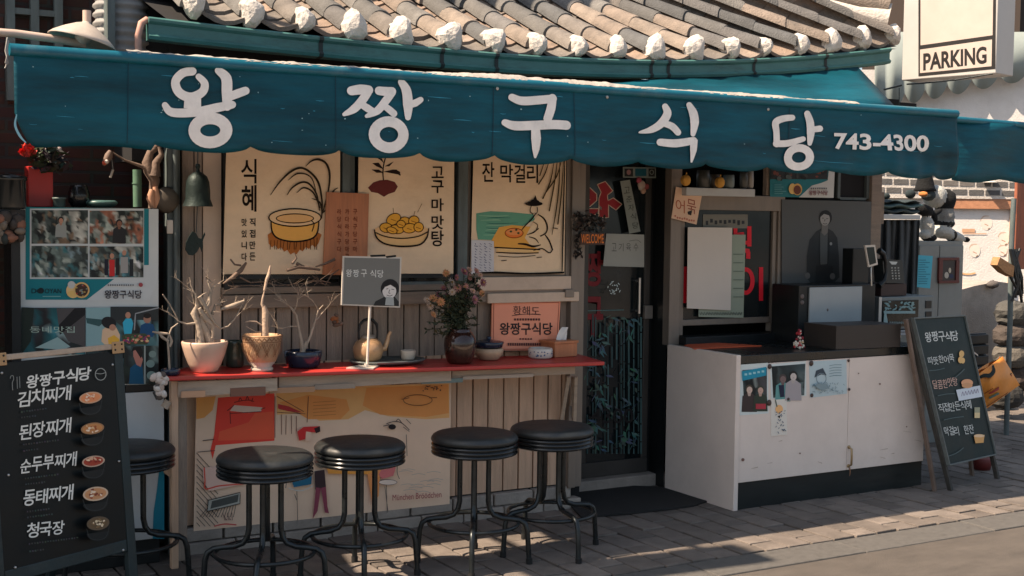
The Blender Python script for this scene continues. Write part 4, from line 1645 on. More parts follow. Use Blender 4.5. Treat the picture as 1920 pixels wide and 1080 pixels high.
plq = sheet(YP(YB - .012), [(613, 360), (606, 515), (688, 517), (692, 363)], .012, 'wooden_plaque', M['orangewood'], origin=U(650, 516, YB), bevel=.003)
tag(plq, 'orange wooden plaque with faint vertical writing between the first two banners', 'plaque')
ar = Art(YP(YB - .012), .0135)
for c_, n_ in ((636, 6), (651, 7), (666, 6)):
    for k in range(n_):
        ar.text(random.Random(k * 7 + c_).choice('가나다라마식당구'), c_ - 4, c_ + 4, 402 + k * 14, 10, A(128, 60, 32))
ar.build('writing', M['print'], plq)

# ------------------------------------------------------------------ the red counter under the windows
ctr = thing('bar_counter', 'narrow red-topped wall counter with a patched plank fascia, carrying pots and kettle', 'counter', (2.9, 6.3, 0))
TL, TR_ = U(300, 707, 6.12), U(1134, 678, 6.00)
bl, brr = Vector((1.80, W - .03, TL.z + .004)), Vector((4.16, W - .055, TR_.z + .004))
b = MB()
th_ = Vector((0, 0, -.022))
b.hexa([TL + th_, TR_ + th_, brr + th_, bl + th_, TL, TR_, brr, bl])
b.build('counter_top', M['red'], ctr, bevel=.005)
b = MB()
fa = U(334, 716, 6.16)
fb_ = U(1078, 687, 6.09)
fh = [(334, 716, 745), (520, 709, 733), (523, 706, 733), (846, 694, 714), (848, 696, 712), (1078, 687, 701)]
for i_, (a_, c_) in enumerate(((0, 1), (2, 3), (4, 5))):
    xa, ta, ba = fh[a_]
    xc, tc_, bc = fh[c_]
    y_ = 6.16 - .002 * i_
    q = [U(xa, ba, y_), U(xc, bc, y_ - .05), U(xc, tc_, y_ - .05), U(xa, ta, y_)]
    b = MB()
    b.prism(q, (0, .022, 0))
    b.build('fascia_plank', M['woodpale'], ctr, bevel=.003)
for (x0, y0, x1, y1, c_) in ((432, 728, 498, 744, A(120, 85, 70)), (340, 734, 385, 746, A(190, 150, 120)), (590, 722, 666, 731, A(150, 135, 120)), (790, 712, 868, 720, A(110, 125, 120)), (868, 706, 1000, 712, A(180, 165, 150)), (505, 728, 590, 738, A(165, 128, 98))):
    sl = -.040
    y_ = 6.13
    q = [U(x0, y1, y_), U(x1, y1 + sl * (x1 - x0), y_ - .03), U(x1, y0 + sl * (x1 - x0), y_ - .03), U(x0, y0, y_)]
    b = MB()
    b.prism(q, (0, .008, 0), 0, c_)
    b.build('tape_patch', M['print'], ctr)
b = MB()
xl_ = U(345, 860, 6.2).x
b.box(xl_ - .07, xl_ - .035, 6.17, 6.21, 0, TL.z - .03)
b.build('leg', M['woodwarm'], ctr, bevel=.004)
b = MB()
b.box(xl_ + .0, xl_ + .045, 6.30, 6.34, 0, TL.z - .03)
b.build('leg', M['woodgrey'], ctr, bevel=.004)
b = MB()
b.box(xl_ - .07, xl_ - .05, 6.215, 6.42, .45, .49)
b.build('rail', M['woodwarm'], ctr, bevel=.004)
b = MB()
b.bar(U(1052, 792, W - .02), U(1066, 706, W - .16), .022, .02)
b.build('brace', M['woodpale'], ctr, bevel=.002)
b = MB()
b.bar(U(1076, 800, W - .03), U(1079, 706, W - .16), .022, .02)
b.build('brace', M['woodpale'], ctr, bevel=.002)
b = MB()
b.bar(U(1071, 760, W - .06), U(1075, 706, W - .12), .018, .018)
b.build('brace', M['woodpale'], ctr, bevel=.002)
b = MB()
R = random.Random(33)
for k in range(16):
    q = U(R.uniform(287, 309), R.uniform(703, 742), 6.10)
    b.ball(q, R.uniform(.012, .026), R.uniform(.012, .022), R.uniform(.012, .024), 6, 0, R.choice([(.55, .47, .42), (.45, .36, .3), (.6, .55, .5), (.1, .08, .07)]), Euler((R.random() * 3, R.random() * 3, 0)))
b.tube(upath([(288, 735), (294, 748), (304, 745), (310, 735)], 6.1), .006, 6, 0, (.05, .05, .05))
tag(b.build('shell_bundle', M['petal'], origin=U(298, 745, 6.1)), 'bundle of pale seashells tied at the left end of the red counter', 'shells')
b = MB()
b.tube(upath([(308, 765), (312, 758), (316, 752)], 6.15), .02, 8)
tag(b.build('rope_knot', M['twig'], origin=U(312, 765, 6.15)), 'small rope knot hanging below the seashells on the counter leg', 'rope')

# painted sheet under the counter
PI_ = YP(6.418)
ill = sheet(PI_, [(368, 741), (363, 996), (843, 945), (846, 716)], .004, 'illustrated_sheet', mat('sheet_paper', A(216, 188, 162, 1.32), .6, .08, 2.5, .1, 12, dirt=.2, dirtcol=A(170, 150, 130)), origin=U(600, 970, 6.418))
tag(ill, 'big illustrated sheet of a diner scene fixed under the red counter behind the stools', 'poster')
ar = Art(PI_, .0055, .0002)


def zi(*p):
    return [(340 + x / 3.485, 700 + y / 3.485) for x, y in p]


OR1 = A(226, 160, 88, 1.25)
OR2 = A(214, 142, 78, 1.2)
ar.poly(zi((98, 160), (98, 300), (150, 290), (205, 240), (225, 150)), OR1)
ar.poly(zi((620, 130), (1200, 80), (1750, 66), (1752, 290), (1600, 300), (1350, 280), (1200, 240), (1090, 300), (900, 310), (820, 260), (625, 270)), A(224, 170, 108, 1.25))
ar.poly(zi((640, 190), (830, 140), (1080, 170), (1100, 240), (1040, 300), (830, 300)), OR2)
ar.poly(zi((1210, 95), (1745, 72), (1748, 260), (1600, 285), (1300, 270), (1185, 210)), OR2)
ar.poly(zi((240, 160), (608, 128), (608, 440), (225, 470), (205, 560), (190, 500), (215, 400)), A(206, 62, 48, 1.3))
ar.poly(zi((250, 380), (440, 320), (480, 260), (600, 250), (606, 430), (240, 440)), A(224, 92, 62, 1.3))
ar.poly(zi((318, 245), (345, 208), (440, 215), (530, 222), (520, 250), (440, 258)), A(205, 180, 165, 1.2))
for q in (((318, 250), (322, 330)), ((318, 262), (520, 250)), ((300, 245), (345, 208)), ((520, 235), (548, 225)), ((345, 190), (390, 180), (440, 175), (475, 185)), ((375, 180), (385, 160), (395, 180)), ((420, 178), (432, 150), (440, 175)), ((460, 185), (468, 160))):
    ar.stroke(zi(*q), 1.3, A(90, 30, 30))
for q in (((612, 150), (612, 420)), ((625, 150), (800, 250)), ((625, 255), (810, 265)), ((830, 150), (822, 320)), ((655, 270), (655, 400)), ((685, 275), (683, 400)), ((720, 275), (720, 395)), ((752, 280), (752, 380)), ((640, 232), (780, 262))):
    ar.stroke(zi(*q), 1.1, A(110, 60, 50), smooth=False, cap=False)
ar.poly(zi((632, 200), (700, 215), (790, 255), (700, 248), (632, 230)), A(170, 50, 50, 1.2))
# hatched floor
for k in range(13):
    xx = 100 + k * 16
    ar.stroke(zi((100, 520 + k * 38), (min(100 + (1000 - 520 - k * 38) * .9, 240), min(1000, 520 + k * 38 + 155))), 1.2, A(70, 62, 60), cap=False)
for k in range(12):
    ar.stroke(zi((120 + k * 20, 940), (190 + k * 16, 860 - k * 4)), 1.0, A(70, 62, 60), cap=False)
ar.stroke(zi((105, 515), (220, 505)), 1.2, A(60, 50, 50))
ar.stroke(zi((140, 440), (215, 432)), 1.6, A(50, 40, 40))
ar.poly(zi((140, 620), (230, 605), (400, 690), (412, 722), (180, 770), (145, 700)), A(210, 180, 165, 1.2))
ar.stroke(zi((150, 620), (155, 700), (160, 755), (250, 735), (410, 722)), 2.6, A(205, 85, 70, 1.2))
ar.poly(zi((175, 830), (385, 780), (380, 850), (170, 900)), A(165, 165, 155, 1.1))
ar.poly(zi((200, 835), (375, 790), (368, 840), (190, 885)), A(80, 84, 80))
ar.stroke(zi((175, 830), (385, 778), (383, 852), (170, 902), (176, 830)), 1.4, INK, smooth=False)
ar.stroke(zi((215, 1000), (280, 985), (360, 990)), 2.2, A(190, 70, 70, 1.2))
for k in range(7):
    ar.stroke(zi((270 + k * 10, 910 + (k % 3) * 20), (285 + k * 8, 960)), 1, A(100, 60, 60), cap=False)
# girl with red hair, waiter, tables
ar.poly(zi((758, 380), (800, 350), (905, 345), (900, 385), (850, 385), (810, 430), (770, 440)), A(190, 42, 44, 1.25))
ar.poly(zi((815, 380), (850, 385), (850, 440), (810, 445)), A(222, 190, 165, 1.25))
ar.poly(zi((868, 360), (905, 345), (908, 380), (880, 392)), A(45, 26, 30))
ar.ell(*zi((915, 575))[0], 12, 13, A(120, 110, 95))
ar.poly(zi((870, 640), (935, 630), (945, 740), (930, 760), (875, 760)), A(58, 44, 48))
ar.poly(zi((880, 745), (912, 750), (890, 900), (858, 950), (868, 860)), A(130, 62, 78, 1.2))
ar.poly(zi((912, 750), (945, 740), (955, 870), (965, 915), (938, 910)), A(130, 62, 78, 1.2))
ar.poly(zi((715, 680), (800, 660), (855, 630), (850, 725), (735, 745)), A(24, 92, 120, 1.3))
ar.stroke(zi((700, 750), (780, 768), (860, 735)), 1.6, A(190, 190, 185, 1.2))
for q in (((755, 770), (760, 960)), ((740, 790), (755, 830)), ((690, 690), (682, 750)), ((1340, 730), (1345, 910)), ((1330, 740), (1350, 900)), ((1420, 540), (1410, 640), (1425, 690)), ((1470, 400), (1475, 540)), ((1500, 330), (1470, 300)), ((1450, 350), (1490, 380))):
    ar.stroke(zi(*q), 1.2, A(95, 85, 82))
ar.poly(zi((940, 580), (1300, 570), (1310, 640), (1230, 660), (960, 655)), A(232, 160, 72, 1.28))
ar.poly(zi((1215, 660), (1300, 630), (1290, 800), (1250, 860)), A(228, 150, 90, 1.25))
ar.poly(zi((1330, 590), (1380, 560), (1400, 620), (1385, 670), (1310, 690), (1290, 660)), A(196, 110, 110, 1.25))
ar.ell(*zi((1350, 712))[0], 17, 5, A(222, 205, 190, 1.25))
ar.ring(*zi((1350, 712))[0], 17, 5, 1, A(110, 95, 90))
ar.ell(*zi((1378, 350))[0], 7, 5, A(38, 30, 32))
for q in (((1340, 330), (1390, 315), (1440, 325), (1490, 370)), ((1405, 310), (1420, 300), (1445, 330)), ((1320, 345), (1360, 335))):
    ar.stroke(zi(*q), 1.4, A(60, 45, 48))
ar.ring(*zi((1545, 175))[0], 27, 10, 1.3, A(110, 70, 40))
ar.stroke(zi((1440, 170), (1490, 160)), 1.2, A(110, 70, 40))
ar.stroke(zi((1620, 160), (1670, 158)), 1.2, A(110, 70, 40))
R = random.Random(18)
for k in range(26):
    q = zi((1600 + R.uniform(-20, 110), 90 + R.uniform(-15, 25)))[0]
    ar.ell(q[0], q[1], 1.4, 1.0, A(70, 45, 35), n=7)
for k in range(5):
    ar.stroke(zi((860, 190 + k * 22), (1010, 180 + k * 22)), .8, A(180, 112, 58), cap=False)
for k in range(14):
    q0 = 1400 + R.uniform(0, 250)
    y0 = 620 + R.uniform(0, 160)
    ar.stroke(zi((q0, y0), (q0 + 50, y0 - 8), (q0 + 90, y0)), .9, A(178, 168, 158, 1.1), cap=False)
ar.text('München Bröödchen', *[v[0] for v in zi((1380, 0), (1700, 0))], zi((0, 832))[0][1], 11, A(160, 60, 72), sl=-.07, bold=.0)
ar.build('drawing', M['print'], ill)

# ------------------------------------------------------------------ things on the counter
def ctz(px, py):
    """the point of the counter top seen at a pixel"""
    n = (TR_ - TL).cross(bl - TL).normalized()
    return Plane(TL, n).hit(px, py)


def twigs(b, p, d, l, r, n, R, c=(1, 1, 1), droop=.0):
    pts = [p]
    d = d.normalized()
    for k in range(4):
        d = (d + Vector((R.uniform(-.3, .3), R.uniform(-.25, .25), R.uniform(-.22, .25) - droop))).normalized()
        pts.append(pts[-1] + d * l / 4)
    b.tube(pts, [r, r * .85, r * .7, r * .55, r * .4], 6, 0, c)
    if n > 0:
        for k in range(R.choice((2, 2, 3))):
            q = pts[R.randint(2, 4)]
            twigs(b, q, d + Vector((R.uniform(-1, 1), R.uniform(-.6, .6), R.uniform(-.3, .8))), l * R.uniform(.5, .75), r * .5, n - 1, R, c, droop)


p = ctz(384, 697)
s_ = pxm(p)
pt1 = thing('potted_bonsai', 'bare pale-branched bonsai in a round peach glazed pot at the counter\'s left end', 'potted plant', p)
pot(0, 0, p, shell([(20, 0), (24, 2), (31, 16), (37, 32), (41, 46), (43, 55), (42, 58)], 3), M['ceram_pink'], 'pot', None, None, parent=pt1)
b = MB()
b.lathe(p, [(38 * s_, 50 * s_), (12 * s_, 53 * s_), (.001, 53 * s_)], 20)
b.build('soil', M['soil'], pt1)
b = MB()
Y1 = p.y


def trunk(q, rr, y=None, c=(1, 1, 1)):
    b.tube(upath(q, y or Y1), [r_ * s_ for r_ in rr], 9, 0, c)


trunk([(376, 648), (374, 620), (370, 600), (364, 588), (370, 572), (366, 550)], [9, 7, 6, 7, 3.6, 2])
trunk([(396, 648), (388, 625), (380, 608), (378, 592), (392, 570), (396, 545), (390, 528)], [9, 8, 6.5, 5, 5, 3, 1.4])
trunk([(374, 578), (384, 595), (400, 610), (398, 634)], [3.6, 5.5, 4.4, 2.4], Y1 - .02)
trunk([(374, 556), (388, 580), (402, 605), (414, 616), (428, 612), (440, 598), (450, 580), (458, 560)], [4.4, 3.8, 2.6, 1.8, 1.4, 1.2, 1, .7], Y1 - .03)
trunk([(414, 580), (425, 577), (440, 572), (458, 564)], [2, 4, 4.5, 2], Y1 - .03, (.25, .2, .17))
trunk([(398, 590), (404, 572), (416, 572)], [3, 2.5, 1.5])
trunk([(366, 606), (350, 608), (334, 602), (328, 588), (318, 570), (305, 552)], [2.6, 1.8, 1.5, 1.3, 1.2, 1.4])
trunk([(366, 550), (352, 543), (343, 540)], [1.4, 1.1, .7])
R = random.Random(313)
for q, dd in (((366, 552), (-.5, 0, .9)), ((372, 575), (-.8, 0, .5)), ((396, 545), (.5, 0, .8)), ((390, 530), (-.2, 0, 1)), ((404, 572), (.8, 0, .4)), ((334, 602), (-.5, 0, .8)), ((440, 598), (.5, 0, .5)), ((430, 574), (.6, 0, .5)), ((380, 590), (.7, 0, .6))):
    twigs(b, U(*q, Y1 + R.uniform(-.03, .02)), Vector(dd), R.uniform(.05, .09), .0032, 2, R)
trunk([(366, 552), (358, 535), (356, 520)], [1.4, 1, .7])
trunk([(390, 548), (380, 552), (372, 560)], [1.3, 1, .7])
trunk([(396, 545), (402, 535), (412, 532)], [2, 1.5, 1])
trunk([(390, 528), (386, 518), (398, 530), (404, 524)], [1.6, 1.2, 1, 1])
b.build('branches', M['twig'], pt1)
p = ctz(320, 703)
s_ = pxm(p)
t_ = thing('potted_twig', 'thin bent twig in a low dark tray at the very left end of the counter', 'potted plant', p)
pot(0, 0, p, shell([(14, 0), (17, 2), (18, 11), (17, 12)], 2), M['navy'], 'tray', None, None, parent=t_)
b = MB()
Y1 = p.y
trunk([(318, 694), (316, 660), (314, 635), (322, 615), (334, 606)], [2, 2, 1.6, 1.4, 1])
for q in ([(316, 640), (304, 632), (296, 622)], [(314, 626), (300, 625), (286, 622)], [(318, 650), (322, 640), (318, 628)]):
    trunk(q, [2.5, 3, 1.5], c=(.3, .16, .10))
b.build('branches', M['twig'], t_)

p = ctz(440, 688)
pot(0, 0, p, shell([(14, 0), (17, 4), (17, 22), (15, 44), (17, 50)], 2), M['greenglaze'], 'glazed_jar', 'small dark green glazed jar between the peach pot and the patterned pot', 'jar')
p = ctz(491, 695)
s_ = pxm(p)
t_ = thing('potted_cactus', 'tall pale cactus stump in a tan pot with carved lattice pattern', 'potted plant', p)
pot(0, 0, p, shell([(20, 0), (21, 5), (18, 8), (26, 18), (33, 36), (35.5, 56), (36.5, 66), (35, 68)], 3), M['ceram_tan'], 'pot', None, None, seg=48, parent=t_, cf=lambda a, j: (.42, .37, .31) if a < 4 else (.44, .27, .155))
_pp, _ps = p.copy(), s_


def potfn(x, y, o):
    pr_ = [(20, 0), (21, 5), (18, 8), (26, 18), (33, 36), (35.5, 56), (36.5, 66), (36.5, 80)]
    r_ = 36
    for (r0, h0), (r1, h1) in zip(pr_, pr_[1:]):
        if h0 <= y <= h1:
            r_ = r0 + (r1 - r0) * (y - h0) / (h1 - h0)
    rr_ = r_ * _ps + o
    return _pp + Vector((rr_ * math.cos(x), rr_ * math.sin(x), y * _ps))


ar = Art(None, .0012, .0001, potfn)


def potline(x0, y0, x1, y1, wd, c):
    n = 6
    rows = [[], []]
    for k in range(n + 1):
        u = k / n
        x, y = x0 + (x1 - x0) * u, y0 + (y1 - y0) * u
        nx, ny = -(y1 - y0), (x1 - x0) * 34
        l = math.hypot(nx, ny)
        rows[0].append(potfn(x + nx / l * wd / 34, y + ny / l * wd, ar.o))
        rows[1].append(potfn(x - nx / l * wd / 34, y - ny / l * wd, ar.o))
    ar.up()
    ar.mb.grid(rows, 0, c, False)


BRN = (.20, .095, .045)
for k in range(16):
    x0 = -3.4 + k * .25
    potline(x0, 58, x0 + .125, 64, .7, BRN)
    potline(x0 + .125, 64, x0 + .25, 58, .7, BRN)
    potline(x0, 56, x0 + .25, 56, .6, BRN)
    potline(x0, 66, x0 + .25, 66, .6, BRN)
for k in range(8):
    x0 = -3.4 + k * .5
    for d_ in (0, .09):
        potline(x0 + d_, 54, x0 + .25 + d_, 32 - d_ * 40, .55, BRN)
        potline(x0 + .5 - d_, 54, x0 + .25 - d_, 32 - d_ * 40, .55, BRN)
    potline(x0 + .25, 54, x0 + .25, 48, .5, BRN)
ar.build('pattern', M['print'], t_)
b = MB()
b.lathe(p, [(31 * s_, 60 * s_), (.001, 62 * s_)], 20)
b.build('soil', M['soil'], t_)
b = MB()
Y1 = p.y
trunk([(497, 632), (497, 605), (498, 585), (495, 574)], [7.5, 6, 6.5, 4])
trunk([(496, 578), (491, 570), (493, 558), (496, 545)], [4, 2.5, 2, 1])
trunk([(494, 612), (480, 603), (468, 602), (460, 604)], [1.6, 1.4, 1.2, .8])
trunk([(494, 622), (480, 622), (468, 616), (462, 612)], [1, .8, .8, .6])
trunk([(496, 545), (500, 525), (505, 512), (507, 498)], [2.6, 3, 3.4, 1.5], c=(.22, .17, .15))
b.build('stem', mat('cactus_bark', (.42, .31, .23), .8, .25, 9, .4, 60, attr=False), t_)
p = ctz(568, 688)
s_ = pxm(p)
t_ = thing('bonsai_tray', 'forked leafless bonsai in a flat navy blue glazed tray', 'potted plant', p)
pot(0, 0, p, shell([(26, 0), (31, 4), (35, 22), (36, 30), (34, 31)], 3), M['navy'], 'pot', None, None, parent=t_)
b = MB()
b.lathe(p, [(32 * s_, 26 * s_), (.001, 29 * s_)], 20)
b.build('soil', M['soil'], t_)
b = MB()
Y1 = p.y
trunk([(567, 662), (565, 640), (560, 615), (556, 592), (548, 578), (536, 570)], [4.4, 3.6, 2.8, 2, 1.4, .8])
trunk([(570, 656), (582, 630), (590, 605), (597, 582), (606, 572)], [3.2, 2.4, 1.9, 1.4, .8])
trunk([(567, 662), (569, 650), (575, 640)], [6, 4, 3])
R = random.Random(77)
for q, dd in (((557, 592), (-.6, 0, .5)), ((560, 612), (-.7, 0, .2)), ((593, 600), (.5, 0, .6)), ((597, 582), (-.3, 0, .7)), ((552, 582), (.4, 0, .8)), ((540, 572), (-.5, 0, .4))):
    twigs(b, U(*q, Y1), Vector(dd), .12, .004, 2, R)
b.build('branches', M['twig'], t_)
# dark twigs and wire rack in front of the first window
b = MB()
Y1 = 6.30
for q, rr in (([(418, 532), (436, 520), (452, 506), (462, 492)], [1.5, 4, 4.5, 2]), ([(432, 486), (440, 496), (452, 498)], [1.6, 1.8, 2]), ([(538, 507), (560, 500), (585, 503), (600, 506)], [3, 4, 3, 2]), ([(548, 494), (556, 484), (552, 474)], [3, 2, 1]), ([(556, 494), (575, 503), (596, 505)], [3, 2.6, 2]), ([(592, 500), (610, 494), (628, 486)], [1.5, 2.4, 3]), ([(450, 520), (470, 530), (490, 528), (520, 535)], [1.6, 1.4, 1.4, 1]), ([(560, 540), (576, 528), (600, 526), (620, 530)], [1, 1.4, 1.6, 1]), ([(610, 535), (622, 515), (636, 505)], [1, 1.6, 1])):
    b.tube(upath(q, Y1), [r_ * .0027 for r_ in rr], 7)
R = random.Random(99)
for q in ((470, 535), (540, 535), (600, 535)):
    for k in range(3):
        twigs(b, U(q[0] + R.uniform(-20, 20), q[1], Y1), Vector((R.uniform(-1, 1), 0, R.uniform(-.1, .5))), .10, .0025, 1, R)
tag(b.build('dry_branches', M['twigdark'], origin=U(540, 540, Y1)), 'row of dark dry branches strung along the bottom of the first banner', 'branches')
b = MB()
R = random.Random(61)
for k in range(9):
    q = U(632 + R.uniform(-8, 8), 600 + R.uniform(-12, 14), 6.36)
    b.ball(q, .012, .008, .02, 5, 0, R.choice([(.30, .12, .05), (.2, .15, .12), (.12, .08, .06)]), Euler((R.random() * 2, R.random() * 2, 0)))
b.tube(upath([(634, 560), (632, 600), (636, 612)], 6.36), .002, 5, 0, (.2, .17, .14))
tag(b.build('dried_bundle', M['petal'], origin=U(634, 612, 6.36)), 'small dried brown bundle hanging on the boards left of the kettle', 'ornament')

# tray, kettle, cup
p = ctz(727, 682)
s_ = pxm(p)
b = MB()
b.lathe(p, [(.001, .004), (62 * s_, .004), (72 * s_, .012), (76 * s_, .022), (74 * s_, .026), (66 * s_, .014), (60 * s_, .012), (.001, .012)], 40, sy=.62)
tray = tag(b.build('serving_tray', mat('teal_grey_tray', (.15, .17, .17), .35, .15, 5, metal=.5), origin=p, weld=True), 'oval grey metal tray under the brass kettle', 'tray')
p = ctz(690, 681) + Vector((0, 0, .014))
s_ = pxm(p)
kt = thing('kettle', 'dented old brass kettle with black arched handle standing on the tray', 'kettle', p)
b = MB()
b.lathe(p, [(a * s_, h * s_) for a, h in [(0, 0), (20, 0), (25, 5), (28.5, 18), (28, 26), (24, 35), (17, 41), (13, 43)]], 30)
b.build('kettle_body', M['brass'], kt)
b = MB()
b.lathe(p, [(a * s_, h * s_) for a, h in [(13.5, 42), (13, 46), (9, 49), (3, 50), (3, 53), (4.5, 56), (3, 59), (0, 60)]], 20)
b.build('lid', mat('pale_lid', (.36, .30, .24), .4, .2, 6, metal=.4), kt)
b = MB()
b.tube([p + Vector((x * s_, 0, z * s_)) for x, z in ((22, 20), (34, 22), (39, 34), (42, 46), (46, 53))], [7 * s_, 6 * s_, 4.5 * s_, 3.4 * s_, 3 * s_], 10)
b.build('spout', M['brass'], kt)
b = MB()
b.tube([p + Vector((x * s_, 0, z * s_)) for x, z in ((-18, 38), (-19, 55), (-17, 68), (-9, 76), (0, 78), (9, 76), (17, 68), (19, 55), (18, 38))], [2 * s_] * 2 + [3 * s_] * 5 + [2 * s_] * 2, 8)
b.build('handle', M['black'], kt)
p = ctz(765, 679) + Vector((0, 0, .014))
pot(0, 0, p, shell([(11, 0), (13, 3), (14.5, 16), (13.5, 18)], 2), mat('cream_cup', (.50, .42, .34), .45), 'cup', 'small cream cup standing on the grey metal tray', 'cup')

# small grey sign on a white stick
p = ctz(689, 690)
YS = p.y
sgn = thing('table_sign', 'little grey sign with white Korean writing and portrait on a white stick', 'sign', p)
b = MB()
s_ = pxm(p)
q = [ctz(649, 692), ctz(676, 686), ctz(713, 686), ctz(700, 693)]
b.prism([v + Vector((0, 0, .001)) for v in q], (0, 0, .007))
b.build('base', M['porcelain'], sgn, bevel=.002)
b = MB()
b.tube([U(688, 691, YS), U(694, 570, YS)], 2.6 * s_, 8)
b.tube([U(686, 690, YS), U(687, 682, YS)], 4.5 * s_, 8)
b.build('pole', M['porcelain'], sgn)
PS = YP(YS - .008)
b = MB()
b.prism([PS.hit(*v, .006) for v in ((643, 480), (640, 572), (750, 577), (753, 482))], (0, .008, 0))
board = b.build('panel', M['porcelain'], sgn, bevel=.0015)
ar = Art(PS, .008, .0002)
ar.poly([(646, 483), (643, 570), (748, 574), (750, 485)], A(112, 112, 108, 1.15))
for t, x in zip('왕짱구식당', (649, 662, 677, 694, 708)):
    ar.text(t, x, x + 11, 519 + (x - 649) * .02, 14, A(220, 220, 215, 1.2), bold=.0)
ar.poly([(700, 573), (704, 565), (718, 558), (724, 553), (740, 556), (748, 566), (748, 574)], A(40, 42, 42))
ar.ell(731, 541, 17, 18, A(28, 28, 30), .3)
ar.ell(730, 546, 13, 14, A(205, 200, 195, 1.15))
ar.poly([(717, 545), (718, 530), (730, 526), (743, 532), (748, 548), (742, 540), (732, 534), (722, 538)], A(24, 24, 26))
ar.poly([(724, 556), (738, 558), (739, 573), (722, 572)], A(165, 170, 168))
for q in ([(724, 542), (728, 541)], [(734, 542), (739, 543)], [(731, 543), (729, 549), (732, 550)], [(725, 553), (731, 555), (736, 553)]):
    ar.stroke(q, 1.2, A(90, 88, 86))
ar.build('print', M['print'], board)
b = MB()
b.tube([PS.hit(695, 480, .004), PS.hit(722, 479, .004)], .006, 6)
b.tube([PS.hit(724, 482, .004), PS.hit(742, 480, .004)], .006, 6)
b.build('clip', M['black'], sgn)

# flowers
p = ctz(862, 681)
s_ = pxm(p)
pot(0, 0, p, shell([(20, 0), (24, 4), (29, 20), (30.5, 35), (29, 48), (23, 58), (19, 61), (21, 65)], 2), M['brownglaze'], 'flower_jar', 'round brown glazed jar holding the tall bunch of withered chrysanthemums', 'vase')
bq = thing('flower_bouquet', 'bushy bunch of pink and orange chrysanthemums in the brown jar', 'flowers', p + Vector((0, 0, 60 * s_)))
R = random.Random(44)
top = p + Vector((0, 0, 58 * s_))
bs, bl_, bf = MB(), MB(), MB()
heads = [(800, 563), (812, 560), (822, 552), (832, 540), (838, 556), (848, 548), (856, 520), (870, 510), (880, 506), (893, 508), (900, 516), (846, 530), (826, 566), (864, 556), (886, 546), (872, 538), (812, 590), (905, 530), (858, 540), (895, 538), (880, 520), (836, 512), (868, 572), (890, 562), (806, 574), (842, 576), (903, 550), (874, 556)]
for k in range(95):
    if k < len(heads):
        q = heads[k]
    else:
        q = (R.gauss(852, 27), R.gauss(572, 26))
    yy = p.y + R.uniform(-.10, .08)
    e = U(q[0], q[1], yy)
    mid = top.lerp(e, .45) + Vector(((top.x - e.x) * .25, 0, .02))
    bs.tube([top + Vector((R.uniform(-.03, .03), R.uniform(-.03, .03), -.02)), mid, e], [.003, .0025, .002], 5, 0, (.022, .03, .016))
    for j in range(22):
        t = R.uniform(.3, .98)
        c0 = top.lerp(mid, t * 2) if t < .5 else mid.lerp(e, t * 2 - 1)
        d = Vector((R.uniform(-1, 1), R.uniform(-1, 1), R.uniform(-.7, .8))).normalized() * R.uniform(.014, .036)
        n_ = d.cross(Vector((R.uniform(-1, 1), R.uniform(-1, 1), R.uniform(-1, 1)))).normalized() * R.uniform(.004, .009)
        g_ = R.uniform(.5, 1.6)
        bl_.face([c0, c0 + d * .5 + n_, c0 + d, c0 + d * .5 - n_], 0, (.9 * g_, g_, .75 * g_) if R.random() < .8 else (1.8, 1.2, .7))
    if k < len(heads):
        c_ = R.choice([(.50, .24, .20), (.55, .34, .27), (.36, .15, .18), (.55, .26, .12), (.28, .10, .12), (.50, .38, .30)])
        face_d = Vector((R.uniform(-.7, .5), -1, R.uniform(-.1, .9))).normalized()
        a1 = face_d.orthogonal().normalized()
        a2 = face_d.cross(a1)
        r_ = R.uniform(.018, .029)
        for lay, (rr, lift) in enumerate(((1, 0), (.7, .25), (.4, .4))):
            n = 13
            for j in range(n):
                an = 2 * PI * (j + lay * .5) / n + R.uniform(-.1, .1)
                dd = a1 * math.cos(an) + a2 * math.sin(an)
                tt = dd.cross(face_d)
                g_ = R.uniform(.7, 1.25)
                o_ = e + face_d * lift * r_ * .6
                bf.face([o_, o_ + dd * r_ * rr * .6 + tt * r_ * .16, o_ + dd * r_ * rr + face_d * r_ * .25, o_ + dd * r_ * rr * .6 - tt * r_ * .16], 0, tuple(v * g_ for v in c_))
        bf.ball(e + face_d * r_ * .25, r_ * .24, seg=5, c=(.35, .20, .05))
bs.build('stems', M['petal'], bq)
bl_.build('leaves', mat('dry_chrysanthemum_leaf', (.034, .040, .024), .75, .3, 9, attr=True), bq)
bf.build('blossoms', M['petal'], bq)

# lidded bowl, plaque, ashtray, tissue box
p = ctz(916, 674)
s_ = pxm(p)
lb_ = thing('lidded_bowl', 'stacked pottery bowls, cream below and dark above, beside the brown jar', 'bowl', p)
pot(0, 0, p, shell([(17, 0), (20, 2), (27, 12), (28, 18), (26, 22)], 2), mat('cream_bowl', (.46, .33, .22), .4, .2, 9), 'bowl', None, None, parent=lb_)
b = MB()
b.lathe(p, [(a * s_, h * s_) for a, h in [(22, 22.5), (26, 24), (27, 28), (29, 33), (27, 34), (12, 37), (4, 38), (5, 42), (3, 44), (0, 44)]], 26)
b.build('lid', M['navy'], lb_)
cert = thing('award_plaque', 'salmon pink plaque with the eatery name in black leaning on the wall', 'plaque', ctz(985, 664))
PP = Plane((0, 6.372, .93), (0, -1, .12))
b = MB()
b.prism([PP.hit(*v) for v in ((923, 563), (921, 657), (1046, 657), (1051, 564))], (0, .012, 0))
pan = b.build('plate', mat('salmon_plate', A(222, 142, 110, 1.25), .4, .06, 4), cert, bevel=.002)
ar = Art(PP, .002, .0002)
ar.stroke([(926, 566), (925, 655), (1044, 654), (1048, 567), (926, 566)], 1.2, A(160, 84, 62), smooth=False, cap=False)
